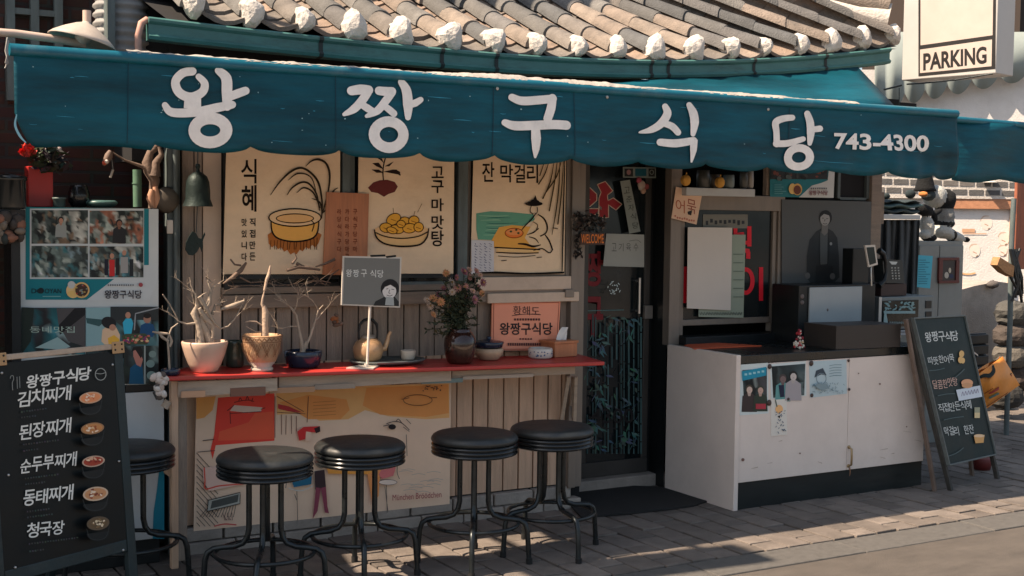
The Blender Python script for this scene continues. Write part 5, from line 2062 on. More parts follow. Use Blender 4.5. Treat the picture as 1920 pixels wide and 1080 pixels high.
ar.text('왕짱구식당', 937, 1036, 628, 23, A(36, 24, 24), bold=.02)
ar.text('황해도', 962, 1012, 590, 17, A(60, 36, 32), bold=.0, sl=.04)
ar.stroke([(960, 592), (985, 589), (1014, 590)], 1.2, A(60, 36, 32))
for k in range(10):
    ar.rect(964 + k * 5, 597, 967.5 + k * 5, 601, A(80, 45, 40))
    if k < 5:
        ar.rect(974 + k * 5, 634, 977.5 + k * 5, 637, A(90, 50, 44))
for k in range(20):
    ar.rect(952 + k * 4.2, 643, 955 + k * 4.2, 648, A(90, 50, 44))
ar.build('writing', M['print'], pan)
p = ctz(1013, 671)
s_ = pxm(p)
ash = pot(0, 0, p, shell([(20, 0), (23, 3), (23.5, 14), (22, 19)], 3), M['porcelain'], 'ashtray', 'low white ashtray with blue pattern before the pink plaque', 'ashtray')
b = MB()
R = random.Random(3)
for k in range(40):
    a = R.uniform(0, 2 * PI)
    h = R.uniform(5, 14) * s_
    r_ = 23.9 * s_
    c0 = p + Vector((r_ * math.cos(a), r_ * math.sin(a), h))
    tt = Vector((-math.sin(a), math.cos(a), 0)) * .005
    b.face([c0 - tt, c0 + Vector((0, 0, -.004)), c0 + tt, c0 + Vector((0, 0, .004))], 0, A(50, 80, 120))
o = b.build('pattern', M['print'], ash, local=False)
p = ctz(1062, 669)
s_ = pxm(p)
tb = thing('tissue_box', 'orange brown wooden tissue box with a white tissue at the counter end', 'tissue box', p)
b = MB()
R_ = Euler((0, 0, .12)).to_matrix()
for (x0, x1, y0, y1, z0, z1) in ((-28, 26, 0, 50, 0, 25), (-30, 28, -2, 52, 25.2, 30)):
    b.hexa([p + R_ @ Vector((x * s_, y * s_, z * s_)) for z in (z0, z1) for x, y in ((x0, y0), (x1, y0), (x1, y1), (x0, y1))])
b.build('box', M['orangewood'], tb, bevel=.002)
b = MB()
b.grid([[p + Vector(((x + lean) * s_, .06 + .012 * math.sin(x * .9 + z * .1), z * s_)) for x in (-9, -4, 0, 5, 9)] for z, lean in ((29, 0), (38, 2), (48, 5), (54, 9))])
b.build('tissue', mat('tissue_paper', (.75, .73, .70), .9, .05), tb)

# ------------------------------------------------------------------ stools
def make_stool():
    t = thing('bar_stool', 'x', 'stool', (0, 0, 0), 'black round bar stools along the counter')
    b = MB()
    b.lathe((0, 0, 0), [(.001, .672), (.06, .6715), (.12, .670), (.17, .666), (.195, .661), (.209, .653), (.2165, .643), (.219, .634), (.216, .625), (.207, .6185)], 48)
    b.build('seat', M['vinyl'], t, local=True)
    b = MB()
    prof = []
    for k in range(3):
        z = .617 - k * .0195
        prof += [(.208, z), (.2155, z - .004), (.2185, z - .0095), (.2155, z - .015), (.208, z - .0175)]
    prof += [(.195, .556), (.05, .552), (.001, .552)]
    b.lathe((0, 0, 0), prof, 48)
    b.build('seat_band', M['band'], t, local=True)
    for k in range(4):
        a = math.radians(-120 + 90 * k)
        ca, sa = math.cos(a), math.sin(a)
        b = MB()
        path = [(.072, .56), (.072, .45), (.072, .315), (.080, .275), (.10, .247), (.14, .232), (.19, .228), (.232, .222), (.258, .205), (.27, .17), (.276, .09), (.282, .0)]
        b.tube([(r_ * ca, r_ * sa, z) for r_, z in path], .0135, 10)
        lg = b.build('leg', M['iron'], t, local=True)
        b = MB()
        b.tube([(.281 * ca, .281 * sa, .028), (.282 * ca, .282 * sa, .0)], .0165, 10)
        b.build('foot_cap', M['rubber'], lg, local=True)
    b = MB()
    b.tube([(.225 * math.cos(2 * PI * k / 40), .225 * math.sin(2 * PI * k / 40), .207) for k in range(41)], .0105, 8, cap=False)
    b.build('foot_ring', M['iron'], t, local=True)
    return t


stool = make_stool()
SP = [((238, 838), .3, 'black bar stool half hidden between the big menu board and the red counter'),
      ((497, 852), .05, 'black bar stool with grey worn seat standing nearest the left end of the illustrated sheet'),
      ((675, 830), .2, 'black bar stool in front of the middle of the illustrated sheet'),
      ((890, 814), 0, 'black bar stool whose seat touches another, in front of the warm wooden boards'),
      ((1035, 800), .5, 'black bar stool standing closest to the glass door')]
for i, (q, rot, lab) in enumerate(SP):
    o = stool if i == 0 else copy_tree(stool)
    c = G(q[0], q[1], .655)
    o.location = (c.x, c.y if i else min(c.y, 6.04), 0)
    o.rotation_euler.z = rot
    o['label'] = lab

# ------------------------------------------------------------------ menu boards
M['tan_hinge'] = mat('tan_hinge', (.42, .26, .13), .5, .15, 8, metal=.3)
phi, tl_, bw2, bh2 = .478, .095, .615, .79
hd_ = Vector((math.cos(phi), math.sin(phi), 0))
nb_ = Vector((-math.sin(phi), math.cos(phi), 0))
upv = Vector((0, 0, 1)) * math.cos(tl_) + nb_ * math.sin(tl_)
BL = Vector((.751, 5.16, .35))
nrm = -(upv.cross(hd_)).normalized()
if nrm.dot(CAM - BL) < 0:
    nrm = -nrm
PM = Plane(BL, nrm)
mb1 = thing('menu_board', 'big black folding menu board with five stews in white Korean lettering', 'menu board', BL + hd_ * .3 - Vector((0, 0, .35)))


def bp(u, v, d=0):
    return BL + hd_ * u + upv * v + nrm * d


b = MB()
fwid = .045
b.bar(bp(bw2 + .005, -.36, -.012), bp(bw2 + .005, bh2 + .035, -.012), fwid, .03, side=hd_)
b.bar(bp(-.02, -.36, -.012), bp(-.02, bh2 + .035, -.012), fwid, .03, side=hd_)
b.bar(bp(.004, -.012, -.012), bp(bw2 - .02, -.012, -.012), .05, .028, side=upv)
b.build('frame', M['frameboard'], mb1, bevel=.004)
b = MB()
b.bar(bp(-.04, bh2 + .04, -.012), bp(bw2 + .03, bh2 + .04, -.012), .022, .034, side=upv)
b.build('top_rail', M['woodpale'], mb1, bevel=.003)
b = MB()
for u in (.04, bw2 - .0):
    b = MB()
    c0 = bp(u, bh2 + .038, .006)
    b.hexa([c0 + hd_ * x + upv * y + nrm * z for z in (0, .004) for x, y in ((-.032, -.028), (.032, -.028), (.032, .022), (-.032, .022))])
    hn = b.build('hinge', M['tan_hinge'], mb1, bevel=.002)
    b = MB()
    for x, y in ((-.018, -.012), (.018, -.012), (-.018, .01), (.018, .01)):
        b = MB()
        b.ball(bp(u + x, bh2 + .038 + y, .0105), .0045, seg=5)
        b.build('screw', M['black'], hn)
b = MB()
b.hexa([bp(x, y, z) for z in (-.02, 0) for x, y in ((-.0, .0), (bw2 - .018, .0), (bw2 - .018, bh2 + .02), (0, bh2 + .02))])
face_ = b.build('panel', mat('black_menu_panel', (.0045, .007, .008), .4, .3, 4, .03, 30, spec=.22, dirt=.12, dirtcol=(.02, .024, .024)), mb1, bevel=.002)
b = MB()
for u in (-.02, bw2 + .005):
    b = MB()
    q = bp(u, bh2 + .03, -.05)
    b.bar(q, Vector((q.x - nrm.x * .45, q.y - nrm.y * .45, 0)), .04, .025, side=hd_)
    b.build('rear_leg', M['frameboard'], mb1, bevel=.004)
ar = Art(PM, .0015, .0002)
CH = A(205, 205, 198, 1.15)


def zb(x, y):
    return (x / 2.512, 650 + y / 2.512)


def row(t, x0, x1, yl, h, bold=.015, col=CH, jit=2.0):
    R = random.Random(len(t) * 31 + int(yl))
    n = len(t)
    w_ = (x1 - x0) / n
    for k, ch in enumerate(t):
        a, yb_ = zb(x0 + k * w_ + 1.5, yl - 15.0 * (k * w_) / 100 + R.uniform(-jit, jit))
        c_, _ = zb(x0 + (k + 1) * w_ - 1.5, 0)
        ar.text(ch, a, c_, yb_, h / 2.512 * R.uniform(.94, 1.06), col, sl=-.12, bold=bold, shear=.08)


row('왕짱구식당', 120, 428, 200, 62, .022)
row('김치찌개', 78, 334, 288, 72)
row('된장찌개', 86, 334, 440, 76)
row('순두부찌개', 92, 360, 598, 70)
row('동태찌개', 106, 344, 752, 74)
row('청국장', 122, 302, 905, 68)
for q in ([(48, 150), (52, 138), (62, 138), (64, 155), (58, 170), (60, 205)], [(80, 142), (82, 198)], [(92, 140), (94, 194)]):
    ar.stroke([zb(*v) for v in q], 1.2, A(130, 135, 132))
c_ = zb(474, 130)
ar.ring(c_[0], c_[1], 10, 11, 1.5, A(150, 155, 150))
ar.stroke([zb(452, 125), zb(474, 128), zb(498, 122)], 1.2, A(150, 155, 150))
DG = A(62, 68, 68)
for y0, n in ((308, 10), (335, 6), (462, 14), (492, 6), (622, 13), (650, 8), (778, 9), (805, 10), (930, 19), (965, 6)):
    for k in range(n):
        x, y = zb(98 + (y0 - 300) * .06 + k * 12.5, y0 - k * 1.6)
        ar.rect(x, y - 2, x + R.uniform(2, 3.6), y + R.uniform(.2, 1.6), tuple(v * R.uniform(.6, 1.1) for v in DG))
R = random.Random(50)
for (cx, cy, rx, ry, rim, soup, bits) in ((427, 240, 54, 27, (190, 150, 120), (205, 130, 85), [(220, 190, 160), (190, 90, 60), (225, 200, 175)]),
                                          (436, 385, 55, 27, (150, 112, 78), (176, 120, 72), [(225, 205, 180), (150, 80, 45), (205, 170, 130)]),
                                          (440, 540, 54, 26, (175, 150, 130), (150, 60, 42), [(225, 200, 165), (130, 40, 32), (200, 160, 130)]),
                                          (450, 693, 60, 33, (190, 165, 140), (180, 130, 90), [(150, 70, 45), (225, 205, 180), (120, 60, 45)]),
                                          (462, 832, 54, 32, (90, 76, 60), (92, 74, 52), [(215, 195, 165), (120, 95, 65), (205, 185, 150)])):
    x, y = zb(cx, cy)
    k_ = 1 / 2.512
    ar.ell(x, y + 17, rx * k_, 16, A(22, 26, 27), -.14, a0=0, a1=PI)
    ar.stroke([(x - rx * k_, y + 10), (x - rx * k_ * .7, y + 27), (x, y + 31), (x + rx * k_ * .7, y + 25), (x + rx * k_, y + 4)], .9, A(48, 54, 55))
    ar.ell(x, y, rx * k_, ry * k_, A(*rim, 1.15), -.14)
    ar.ell(x, y, rx * k_ * .86, ry * k_ * .8, A(*soup, 1.2), -.14)
    for j in range(13):
        a_ = R.uniform(0, 6.28)
        r_ = R.uniform(.1, .66)
        ar.ell(x + rx * k_ * r_ * math.cos(a_), y + ry * k_ * r_ * math.sin(a_), R.uniform(1.4, 4), R.uniform(1, 2.6), A(*R.choice(bits), 1.15), R.uniform(-1, 1), n=9)
ar.build('menu_print', M['print'], face_)
b = MB()
for q in ((8, 124), (530, 85), (40, 605), (560, 540), (72, 1040), (580, 958)):
    b = MB()
    b.ball(PM.hit(*zb(*q), .002), .006, seg=6)
    b.build('screw', M['steel'], face_)

# the leaning chalk board on the right
q0, q1 = G(1779, 872, .17), G(1866, 852, .17)
hd2 = (q1 - q0)
bwid = hd2.length
hd2.normalize()
# its top left corner leans just short of the cabinet front
q3 = U(1712, 597, 5.80)
PT = Plane(q0, hd2.cross(q3 - q0))
if PT.n.dot(CAM - q0) < 0:
    PT.n = -PT.n
q2 = PT.hit(1808, 592)
n2 = PT.n
cb2 = thing('chalk_board', 'leaning dark chalk menu board on wooden legs standing beside the white cabinet', 'menu board', (q0.x, q0.y, 0))
b = MB()
b.hexa([q0 - n2 * .016, q1 - n2 * .016, q2 - n2 * .016, q3 - n2 * .016, q0, q1, q2, q3])
cp_ = b.build('panel', mat('green_chalk_panel', (.010, .021, .022), .5, .4, 5, .06, 30, spec=.25, dirt=.4, dirtcol=(.035, .058, .058)), cb2, bevel=.002)
b = MB()
for a, c_ in ((q0, q3), (q1, q2), (q0, q1), (q3, q2)):
    b.bar(a - n2 * .004, c_ - n2 * .004, .010, .03, side=(hd2 if a is not q0 or c_ is not q1 else (q3 - q0)))
b.build('frame', mat('scuffed_edge', (.12, .135, .13), .6, .3, 20, dirt=.4, dirtcol=(.035, .045, .045)), cb2, bevel=.002)
vdir = (q0 - q3).normalized()
b = MB()
e0 = q0 + vdir * .0
for s0, s1, wd in ((q3 - hd2 * .015, q0 - hd2 * .005, .026), (q2 + hd2 * .004, q1 + hd2 * .01, .026)):
    dd = (s1 - s0).normalized()
    tt = -s1.z / dd.z
    b.bar(s0 - n2 * .03, s1 + dd * tt - n2 * .03, wd, .03, side=hd2)
b.build('leg', mat('worn_leg_wood', (.045, .042, .036), .7, .4, 9, .3, 50, dirt=.4, dirtcol=(.18, .13, .10)), cb2, bevel=.003)
b = MB()
for s0, s1 in ((q3 - hd2 * .055, G(1758, 921)), (q2 - hd2 * .01 - n2 * .05, Vector((q1.x, q1.y, 0)) - n2 * .14 - vdir * 0)):
    b = MB()
    b.bar(s0 - n2 * .02, s1 - n2 * .02, .026, .024, side=hd2)
    b.build('rear_leg', M['twigdark'], cb2, bevel=.003)
ar = Art(PT, .002, .0002)


def zc(x, y):
    return (1700 + x / 3.085, 580 + y / 3.085)


def row2(t, x0, y0, x1, y1, h, col, bold=.01):
    n = len(t)
    R = random.Random(n * 7 + int(y0))
    for k, ch in enumerate(t):
        xa_ = x0 + (x1 - x0) * k / n
        xb_ = x0 + (x1 - x0) * (k + 1) / n - 2
        yy = y0 + (y1 - y0) * k / n + R.uniform(-4, 4)
        if ch == ' ':
            continue
        a = zc(xa_, yy)
        c_ = zc(xb_, yy)
        ar.text(ch, a[0], c_[0], a[1], h / 3.085, col, sl=-.1, bold=bold, shear=-.18)


CK = A(196, 200, 196, 1.15)
row2('왕짱구식당', 112, 190, 305, 180, 58, CK)
row2('따뜻한어묵', 128, 322, 280, 302, 44, CK, .0)
row2('달콤한맛탕', 156, 462, 300, 440, 50, A(200, 165, 150, 1.15), .0)
row2('직접만든식혜', 188, 596, 380, 570, 50, CK, .0)
row2('막걸리 한잔', 222, 736, 394, 712, 52, CK, .0)
YEL = A(205, 165, 105, 1.2)
for q in ((318, 258, 6, 8), (312, 292, 6, 8), (325, 296, 5, 7)):
    a = zc(q[0], q[1])
    ar.ell(a[0], a[1], q[2] * .8, q[3] * .8, YEL)
a = zc(350, 425)
ar.ell(a[0], a[1], 11, 7, A(205, 150, 110, 1.2))
ar.ell(a[0], a[1] + 5, 10, 5, A(190, 140, 100, 1.2))
a = zc(408, 610)
ar.rect(a[0] - 5, a[1] - 14, a[0] + 5, a[1] + 6, A(150, 150, 125, 1.1))
ar.rect(a[0] - 5, a[1] - 4, a[0] + 5, a[1] + 6, A(205, 185, 140, 1.1))
a = zc(420, 750)
ar.poly([(a[0] - 10, a[1] - 5), (a[0] + 10, a[1] - 8), (a[0] + 8, a[1] + 7), (a[0] - 7, a[1] + 8)], A(200, 150, 90, 1.2))
ar.ell(a[0], a[1] - 6, 10, 3, A(225, 190, 150, 1.2))
for q in ([(280, 395), (310, 370), (335, 345)], [(130, 355), (180, 350), (220, 340)], [(180, 500), (230, 490), (280, 488)], [(215, 640), (270, 628), (330, 620)], [(240, 850), (290, 830), (330, 800)]):
    ar.stroke([zc(*v) for v in q], 1.6, A(75, 92, 94), cap=False)
ar.build('chalk_writing', M['print'], cp_)
ar = Art(PT, .006, .0002)
ar.poly([zc(286, 466), zc(425, 440), zc(438, 505), zc(302, 530)], A(190, 198, 205, 1.2))
for k in range(6):
    a = zc(318 + k * 17, 502 - k * 3.4)
    ar.stroke([a, (a[0] + 2, a[1] - 8), (a[0] + 4, a[1] - 1)], 1.1, A(130, 120, 140))
ar.build('paper_note', M['print'], cp_)

# ------------------------------------------------------------------ white serving cabinet by the hatch
SX, SY = 4.965, 5.89
sc = thing('serving_cabinet', 'white serving cabinet with black top and black plinth before the hatch', 'cabinet', (5.8, 6.2, 0))
ztp = U(1382, 667, SY).z
zdoor = U(1382, 683, SY).z
zpl = U(1382, 906, SY).z
b = MB()
b.box(SX - .012, SX + .022, SY - .012, K - .04, 0, ztp + .004)
b.build('side_panel', M['white'], sc, bevel=.004)
b = MB()
xm = U(1590, 780, SY).x
b.box(SX + .024, xm - .0015, SY, SY + .02, zpl, zdoor - .004)
b.build('door', M['white'], sc, bevel=.002)
b = MB()
b.box(xm + .0015, 6.57, SY, SY + .02, zpl, zdoor - .004)
d2 = b.build('door', M['white'], sc, bevel=.002)
b = MB()
hx_ = xm + .012
zz0, zz1 = U(1592, 873, SY).z, U(1592, 838, SY).z
b.tube([(hx_, SY - .002, zz0), (hx_, SY - .028, zz0 + .01), (hx_, SY - .03, (zz0 + zz1) / 2), (hx_, SY - .028, zz1 - .01), (hx_, SY - .002, zz1)], .007, 8)
b.ball((hx_, SY - .004, zz0), .013, .006, .012, 6)
b.ball((hx_, SY - .004, zz1), .013, .006, .012, 6)
b.build('handle', mat('old_brass_pull', (.36, .25, .13), .4, .3, 20, metal=.6, dirt=.5, dirtcol=(.05, .03, .02)), d2)
b = MB()
b.box(SX + .024, 6.57, SY + .012, SY + .04, 0, zpl - .003)
b.box(SX + .024, 6.57, SY + .042, K - .05, .05, zdoor - .01)
b.build('plinth', mat('black_plinth', (.006, .010, .011), .45, .3, 5, dirt=.3, dirtcol=(.05, .05, .045), stretch=(.5, 3, 3)), sc)
b = MB()
b.box(SX + .024, 6.575, SY - .006, K - .04, zdoor, ztp)
b.build('counter_top', mat('black_counter_laminate', (.008, .012, .013), .28, .4, 4, .04, 40, dirt=.25, dirtcol=(.06, .065, .06)), sc, bevel=.004)
PCF = YP(SY)
GR2 = [A(40, 55, 58), A(70, 90, 92), A(25, 32, 34), A(110, 125, 122), A(60, 60, 62), A(150, 160, 155)]


def pic(pts, label, name='pinned_photo', col=A(190, 200, 198, 1.15), lift=.0015):
    o = sheet(PCF, pts, lift, name, mat('photo_border_%d' % int(pts[0][0]), col, .4, .05, 6), origin=PCF.hit(*pts[2]))
    return tag(o, label, 'photo', 'photographs pinned on the white cabinet')


f1 = pic([(1384, 684), (1387, 779), (1441, 775), (1440, 680)], 'portrait photo with teal heading pinned leftmost on the white cabinet')
ar = Art(PCF, .0028)
ar.photo([(1392, 694), (1438, 690), (1438, 767), (1396, 771)], GR2, 61, 8, 10, figs=((.25, .48, .55, A(60, 50, 50), A(205, 180, 165), A(70, 62, 52)), (.72, .52, .52, A(50, 60, 50), A(195, 160, 145), A(60, 66, 56))))
ar.poly([(1391, 696), (1437, 688), (1437, 704), (1392, 714)], A(30, 130, 155, 1.2))
for k in range(5):
    ar.rect(1396 + k * 8, 700 - k * 1.4, 1401 + k * 8, 704 - k * 1.4, A(150, 200, 205))
ar.rect(1417, 757, 1436, 767, A(160, 50, 62, 1.2))
ar.build('print', M['print'], f1)
f2 = pic([(1444, 683), (1446, 748), (1512, 742), (1511, 677)], 'dark photo of two people in jackets pinned second on the white cabinet')
ar = Art(PCF, .0028)
ar.photo([(1447, 687), (1510, 682), (1508, 741), (1450, 746)], [A(30, 40, 42), A(45, 58, 60), A(22, 28, 30), A(75, 88, 88)], 62, 9, 8, figs=((.32, .42, .72, A(95, 150, 148), A(120, 100, 98), A(70, 62, 62)), (.64, .36, .78, A(165, 158, 160), A(195, 185, 178), A(30, 34, 34))))
ar.poly([(1460, 722), (1470, 722), (1471, 744), (1463, 745)], A(28, 36, 62))
ar.build('print', M['print'], f2)
f3 = pic([(1517, 678), (1519, 746), (1588, 738), (1587, 674)], 'pale blue sketch of a face with handwriting pinned third on the cabinet', 'pinned_drawing', A(168, 186, 190, 1.15))
ar = Art(PCF, .0028)
ar.poly([(1527, 708), (1530, 695), (1543, 690), (1550, 704), (1540, 702)], A(62, 74, 84))
ar.ring(1540, 710, 9, 10, 1.2, A(120, 140, 148))
R = random.Random(71)
for k in range(5):
    ar.stroke([(1555, 686 + k * 5), (1565, 684 + k * 5), (1578, 684 + k * 5)], 1, A(110, 135, 145), cap=False)
for k in range(60):
    x, y = R.uniform(1524, 1582), R.uniform(716, 736)
    ar.stroke([(x, y), (x + R.uniform(-3, 3), y + R.uniform(1, 4))], 1, A(118, 142, 150), cap=False)
ar.poly([(1528, 724), (1536, 718), (1550, 720), (1556, 728), (1540, 732)], A(130, 150, 156))
ar.build('print', M['print'], f3)
f4 = pic([(1446, 750), (1446, 818), (1476, 815), (1475, 748)], 'small white card with writing pinned below the row of cabinet photos', 'pinned_card', A(205, 200, 190, 1.15), .0035)
ar = Art(PCF, .0055)
ar.ell(1461, 767, 7, 8, A(215, 165, 110, 1.2))
ar.stroke([(1454, 750), (1457, 763)], 2, A(90, 100, 90))
ar.poly([(1458, 780), (1463, 779), (1462, 785)], A(30, 30, 32))
for k in range(24):
    x, y = R.uniform(1456, 1474), R.uniform(768, 810)
    ar.stroke([(x, y), (x + R.uniform(-3, 3), y + R.uniform(1, 4))], 1.2, A(70, 90, 110), cap=False)
ar.build('print', M['print'], f4)
b = MB()
for q, r_ in (((1385, 688), 3), ((1442, 687), 5), ((1520, 681), 5.5), ((1590, 676), 3), ((1441, 755), 6), ((1477, 748), 3), ((1521, 741), 4), ((1591, 730), 3)):
    p = PCF.hit(*q)
    b.ball(p + Vector((0, -.006, 0)), r_ * .0032, .006, r_ * .0032, 6)
mg = b.build('magnet', mat('dark_magnet', (.06, .035, .03), .4, .4, 20), sc)

ar = Art(PCF, .0008)
R = random.Random(87)
for k in range(9):
    x = R.uniform(1388, 1735)
    y = 895 - (x - 1380) * .13 - abs(R.gauss(0, 1)) * 26
    ar.stroke([(x, y), (x + R.uniform(2, 16), y + R.uniform(-3, 3))], [.5, R.uniform(.6, 1.6)], A(*R.choice(((176, 158, 142), (168, 150, 135)))), cap=False)
for q in ((1393, 862, 3), (1650, 720, 1.6), (1500, 850, 1.5), (1700, 800, 1.3), (1610, 700, 1.2)):
    ar.ell(q[0], q[1], q[2], q[2], A(120, 92, 84))
ar.stroke([(1593, 876), (1594, 884), (1593, 893)], [2.4, 1.6, .5], A(140, 100, 74), cap=False)
ar.build('scuffs', M['print'], sc)

# ------------------------------------------------------------------ things on and over the serving cabinet
CT = ztp
q = [G(*v, CT) for v in ((1283, 649), (1317, 643), (1428, 650), (1302, 656))]
b = MB()
b.prism([v + Vector((0, 0, .002)) for v in q], (0, 0, .006))
tag(b.build('place_mat', mat('orange_red_mat', (.55, .09, .03), .5, .1, 6), origin=q[0]), 'orange red mat lying at the left end of the black counter top', 'mat')
bkx = thing('display_box', 'wide black box holding a pale blank screen above the serving cabinet', 'display', G(1565, 645, CT))
Yb = 6.28
b = MB()
a_, c_, zb_, zt_ = ubox(b, 1497, 534, 1640, 644, Yb, .26)
b.build('case', M['plastic'], bkx, bevel=.004)
b = MB()
ubox(b, 1518, 538, 1616, 604, Yb - .014, .012)
b.build('screen', mat('pale_screen', (.33, .37, .385), .22, .08, 1.5, spec=.5), bkx, bevel=.002)
b = MB()
b.ball(U(1552, 581, Yb - .015), .008, .003, .010, 6)
b.ball(U(1504, 556, Yb - .002), .018, .004, .016, 6)
b.ball(U(1504, 567, Yb - .002), .018, .004, .014, 6)
b.build('label_sticker', mat('grey_sticker', (.14, .11, .10), .5), bkx)
b = MB()
fp = [G(1507, 648, CT), G(1567, 656, CT), G(1688, 651, CT)]
dv = (fp[0] - fp[1])
pts = [fp[0], fp[1], fp[2], fp[2] + dv * .9]
hz = U(1567, 612, fp[1].y).z - CT
b.prism([v + Vector((0, 0, .002)) for v in pts], (0, 0, hz))
tag(b.build('wooden_box', mat('dark_brown_box', (.035, .028, .024), .5, .25, 5, .1, 40, stretch=(.6, 6, 6)), origin=fp[1], bevel=.004), 'low long dark brown box on the black counter top before the screen', 'box')
p = U(1476, 619, 6.53)
p.z = hb + .056
s_ = pxm(p)
bowl = pot(0, 0, p, shell([(8, 0), (11, 2), (15, 14), (17, 27)], 2), mat('teal_white_glass', (.30, .37, .37), .3, .35, 30), 'glass_bowl', 'teal and white patterned glass bowl on the sill under the hatch', 'bowl')
b = MB()
R = random.Random(14)
c0 = G(1498, 654, CT)
for k in range(60):
    h = R.random() ** 1.4 * .11
    r_ = .045 * (1 - h / .14)
    a = R.uniform(0, 6.28)
    b.ball(c0 + Vector((r_ * math.cos(a) * R.random(), r_ * math.sin(a) * R.random(), h + .008)), R.uniform(.006, .011), seg=5, c=R.choice([(.55, .05, .05), (.28, .02, .03), (.7, .62, .5), (.72, .66, .55), (.65, .5, .3)]) if h < .05 else R.choice([(.5, .04, .05), (.25, .02, .03), (.6, .5, .42)]))
b.tube([c0, c0 + Vector((0, 0, .11))], .01, 6, 0, (.06, .03, .03))
tag(b.build('bead_ornament', M['petal'], origin=c0), 'small heap of red and white beads between glass bowl and brown box', 'ornament')
b = MB()
ubox(b, 1599, 466, 1629, 534, 6.34, .10)
tag(b.build('speaker_box', M['plastic'], origin=U(1614, 534, 6.34), bevel=.004), 'narrow black speaker box standing on the display box by the wood post', 'speaker')
ct_ = thing('card_terminal', 'small white-framed screen on a thin bent stick beside the telephone', 'screen', U(1634, 536, 6.2))
Yt = 6.2
b = MB()
qs = [(1622, 460), (1641, 459), (1646, 496), (1629, 501)]
b.prism([U(*v, Yt) for v in qs], (0, .012, 0))
b.build('frame', M['porcelain'], ct_, bevel=.002)
b = MB()
b.prism([U(*v, Yt - .003) for v in ((1625, 464), (1639, 463), (1643, 493), (1631, 497))], (0, .0025, 0))
b.build('screen', mat('dark_screen', (.02, .03, .03), .15, .1, 4), ct_)
b = MB()
b.tube(upath([(1636, 496), (1633, 502), (1634, 536)], Yt + .02), .006, 6)
b.build('pole', M['steel'], ct_)
# rack and microwave
Ym = 6.33
mw = thing('microwave_oven', 'grey microwave with printed notices on its window behind the chalk board', 'microwave', U(1698, 618, Ym))
b = MB()
ubox(b, 1648, 556, 1750, 617, Ym, .33)
b.build('case', mat('grey_enamel', (.17, .19, .19), .45, .15, 5, metal=.2), mw, bevel=.006)
b = MB()
ubox(b, 1655, 563, 1722, 612, Ym - .008, .006)
wdw = b.build('oven_door', mat('oven_glass', (.012, .018, .018), .15, .3, 6), mw, bevel=.002)
b = MB()
ubox(b, 1736, 564, 1747, 578, Ym - .006, .005)
ubox(b, 1736, 584, 1747, 598, Ym - .006, .005)
b.build('button', M['plastic'], mw, bevel=.001)
b = MB()
ubox(b, 1648, 557, 1653, 608, Ym - .006, .005)
b.build('side_trim', M['porcelain'], mw)
ar = Art(YP(Ym - .008), .001)
R = random.Random(82)
for k in range(34):
    x, y = R.uniform(1658, 1714), R.uniform(566, 580)
    ar.ell(x, y, R.uniform(1.5, 5), R.uniform(1, 2.2), A(130, 160, 160), R.uniform(-1, 1), n=7)
ar.rect(1657, 583, 1716, 588, A(140, 165, 165))
ar.poly([(1658, 588), (1662, 588), (1666, 610), (1656, 611)], A(150, 175, 172))
for k in range(8):
    ar.rect(1668 + k * 3.6, 603, 1670.5 + k * 3.6, 607, A(120, 135, 132))
ar.build('notice_print', M['print'], wdw)
rk = thing('metal_rack', 'small pale metal rack under the microwave behind the chalk board', 'rack', G(1700, 652, CT))
zmw = U(1698, 618, Ym).z
xa, xb = U(1686, 640, Ym).x, U(1752, 640, Ym).x
b = MB()
for z in (CT + .02, CT + (zmw - CT) * .5, zmw - .012):
    b.box(xa, xb, Ym - .01, Ym + .24, z, z + .009)
b.build('shelf', M['whitecool'], rk)
b = MB()
for x in (xa + .008, xb - .008):
    for y in (Ym, Ym + .22):
        b.tube([(x, y, CT + .001), (x, y, zmw - .013)], .006, 6)
b.build('leg', M['steel'], rk)
b = MB()
a_, c_, zb_, zt_ = ubox(b, 1652, 532, 1700, 555, Ym + .04, .2)
tag(b.build('router_box', mat('maroon_box', (.035, .018, .018), .5, .2, 6), origin=U(1676, 555, Ym + .04), bevel=.003), 'flat dark maroon box between microwave and telephone', 'box')
tp = thing('telephone', 'black desk telephone with pale keys tilted on top of the maroon box', 'telephone', U(1675, 531, Ym + .05))
b = MB()
Yp = Ym + .03
b.prism([U(*v, Yp) for v in ((1655, 485), (1692, 488), (1696, 531), (1658, 531))], (0, .09, .0))
tb_ = b.build('phone_body', mat('phone_plastic', (.022, .028, .029), .4, .2, 6), tp, bevel=.004)
b = MB()
b.tube(upath([(1648, 470), (1656, 476), (1661, 492), (1662, 510), (1658, 526), (1648, 536)], Yp - .03), [.022, .02, .013, .012, .02, .022], 9)
b.build('handset', M['plastic'], tp)
ar = Art(YP(Yp), .0012)
ar.poly([(1667, 490), (1683, 491), (1680, 496), (1672, 496)], A(190, 195, 192))
for r_ in range(5):
    for c_ in range(3):
        ar.rect(1671 + c_ * 6 + r_ * .4, 501 + r_ * 5, 1674 + c_ * 6 + r_ * .4, 503.5 + r_ * 5, A(150, 152, 148))
ar.build('keys', M['print'], tb_)
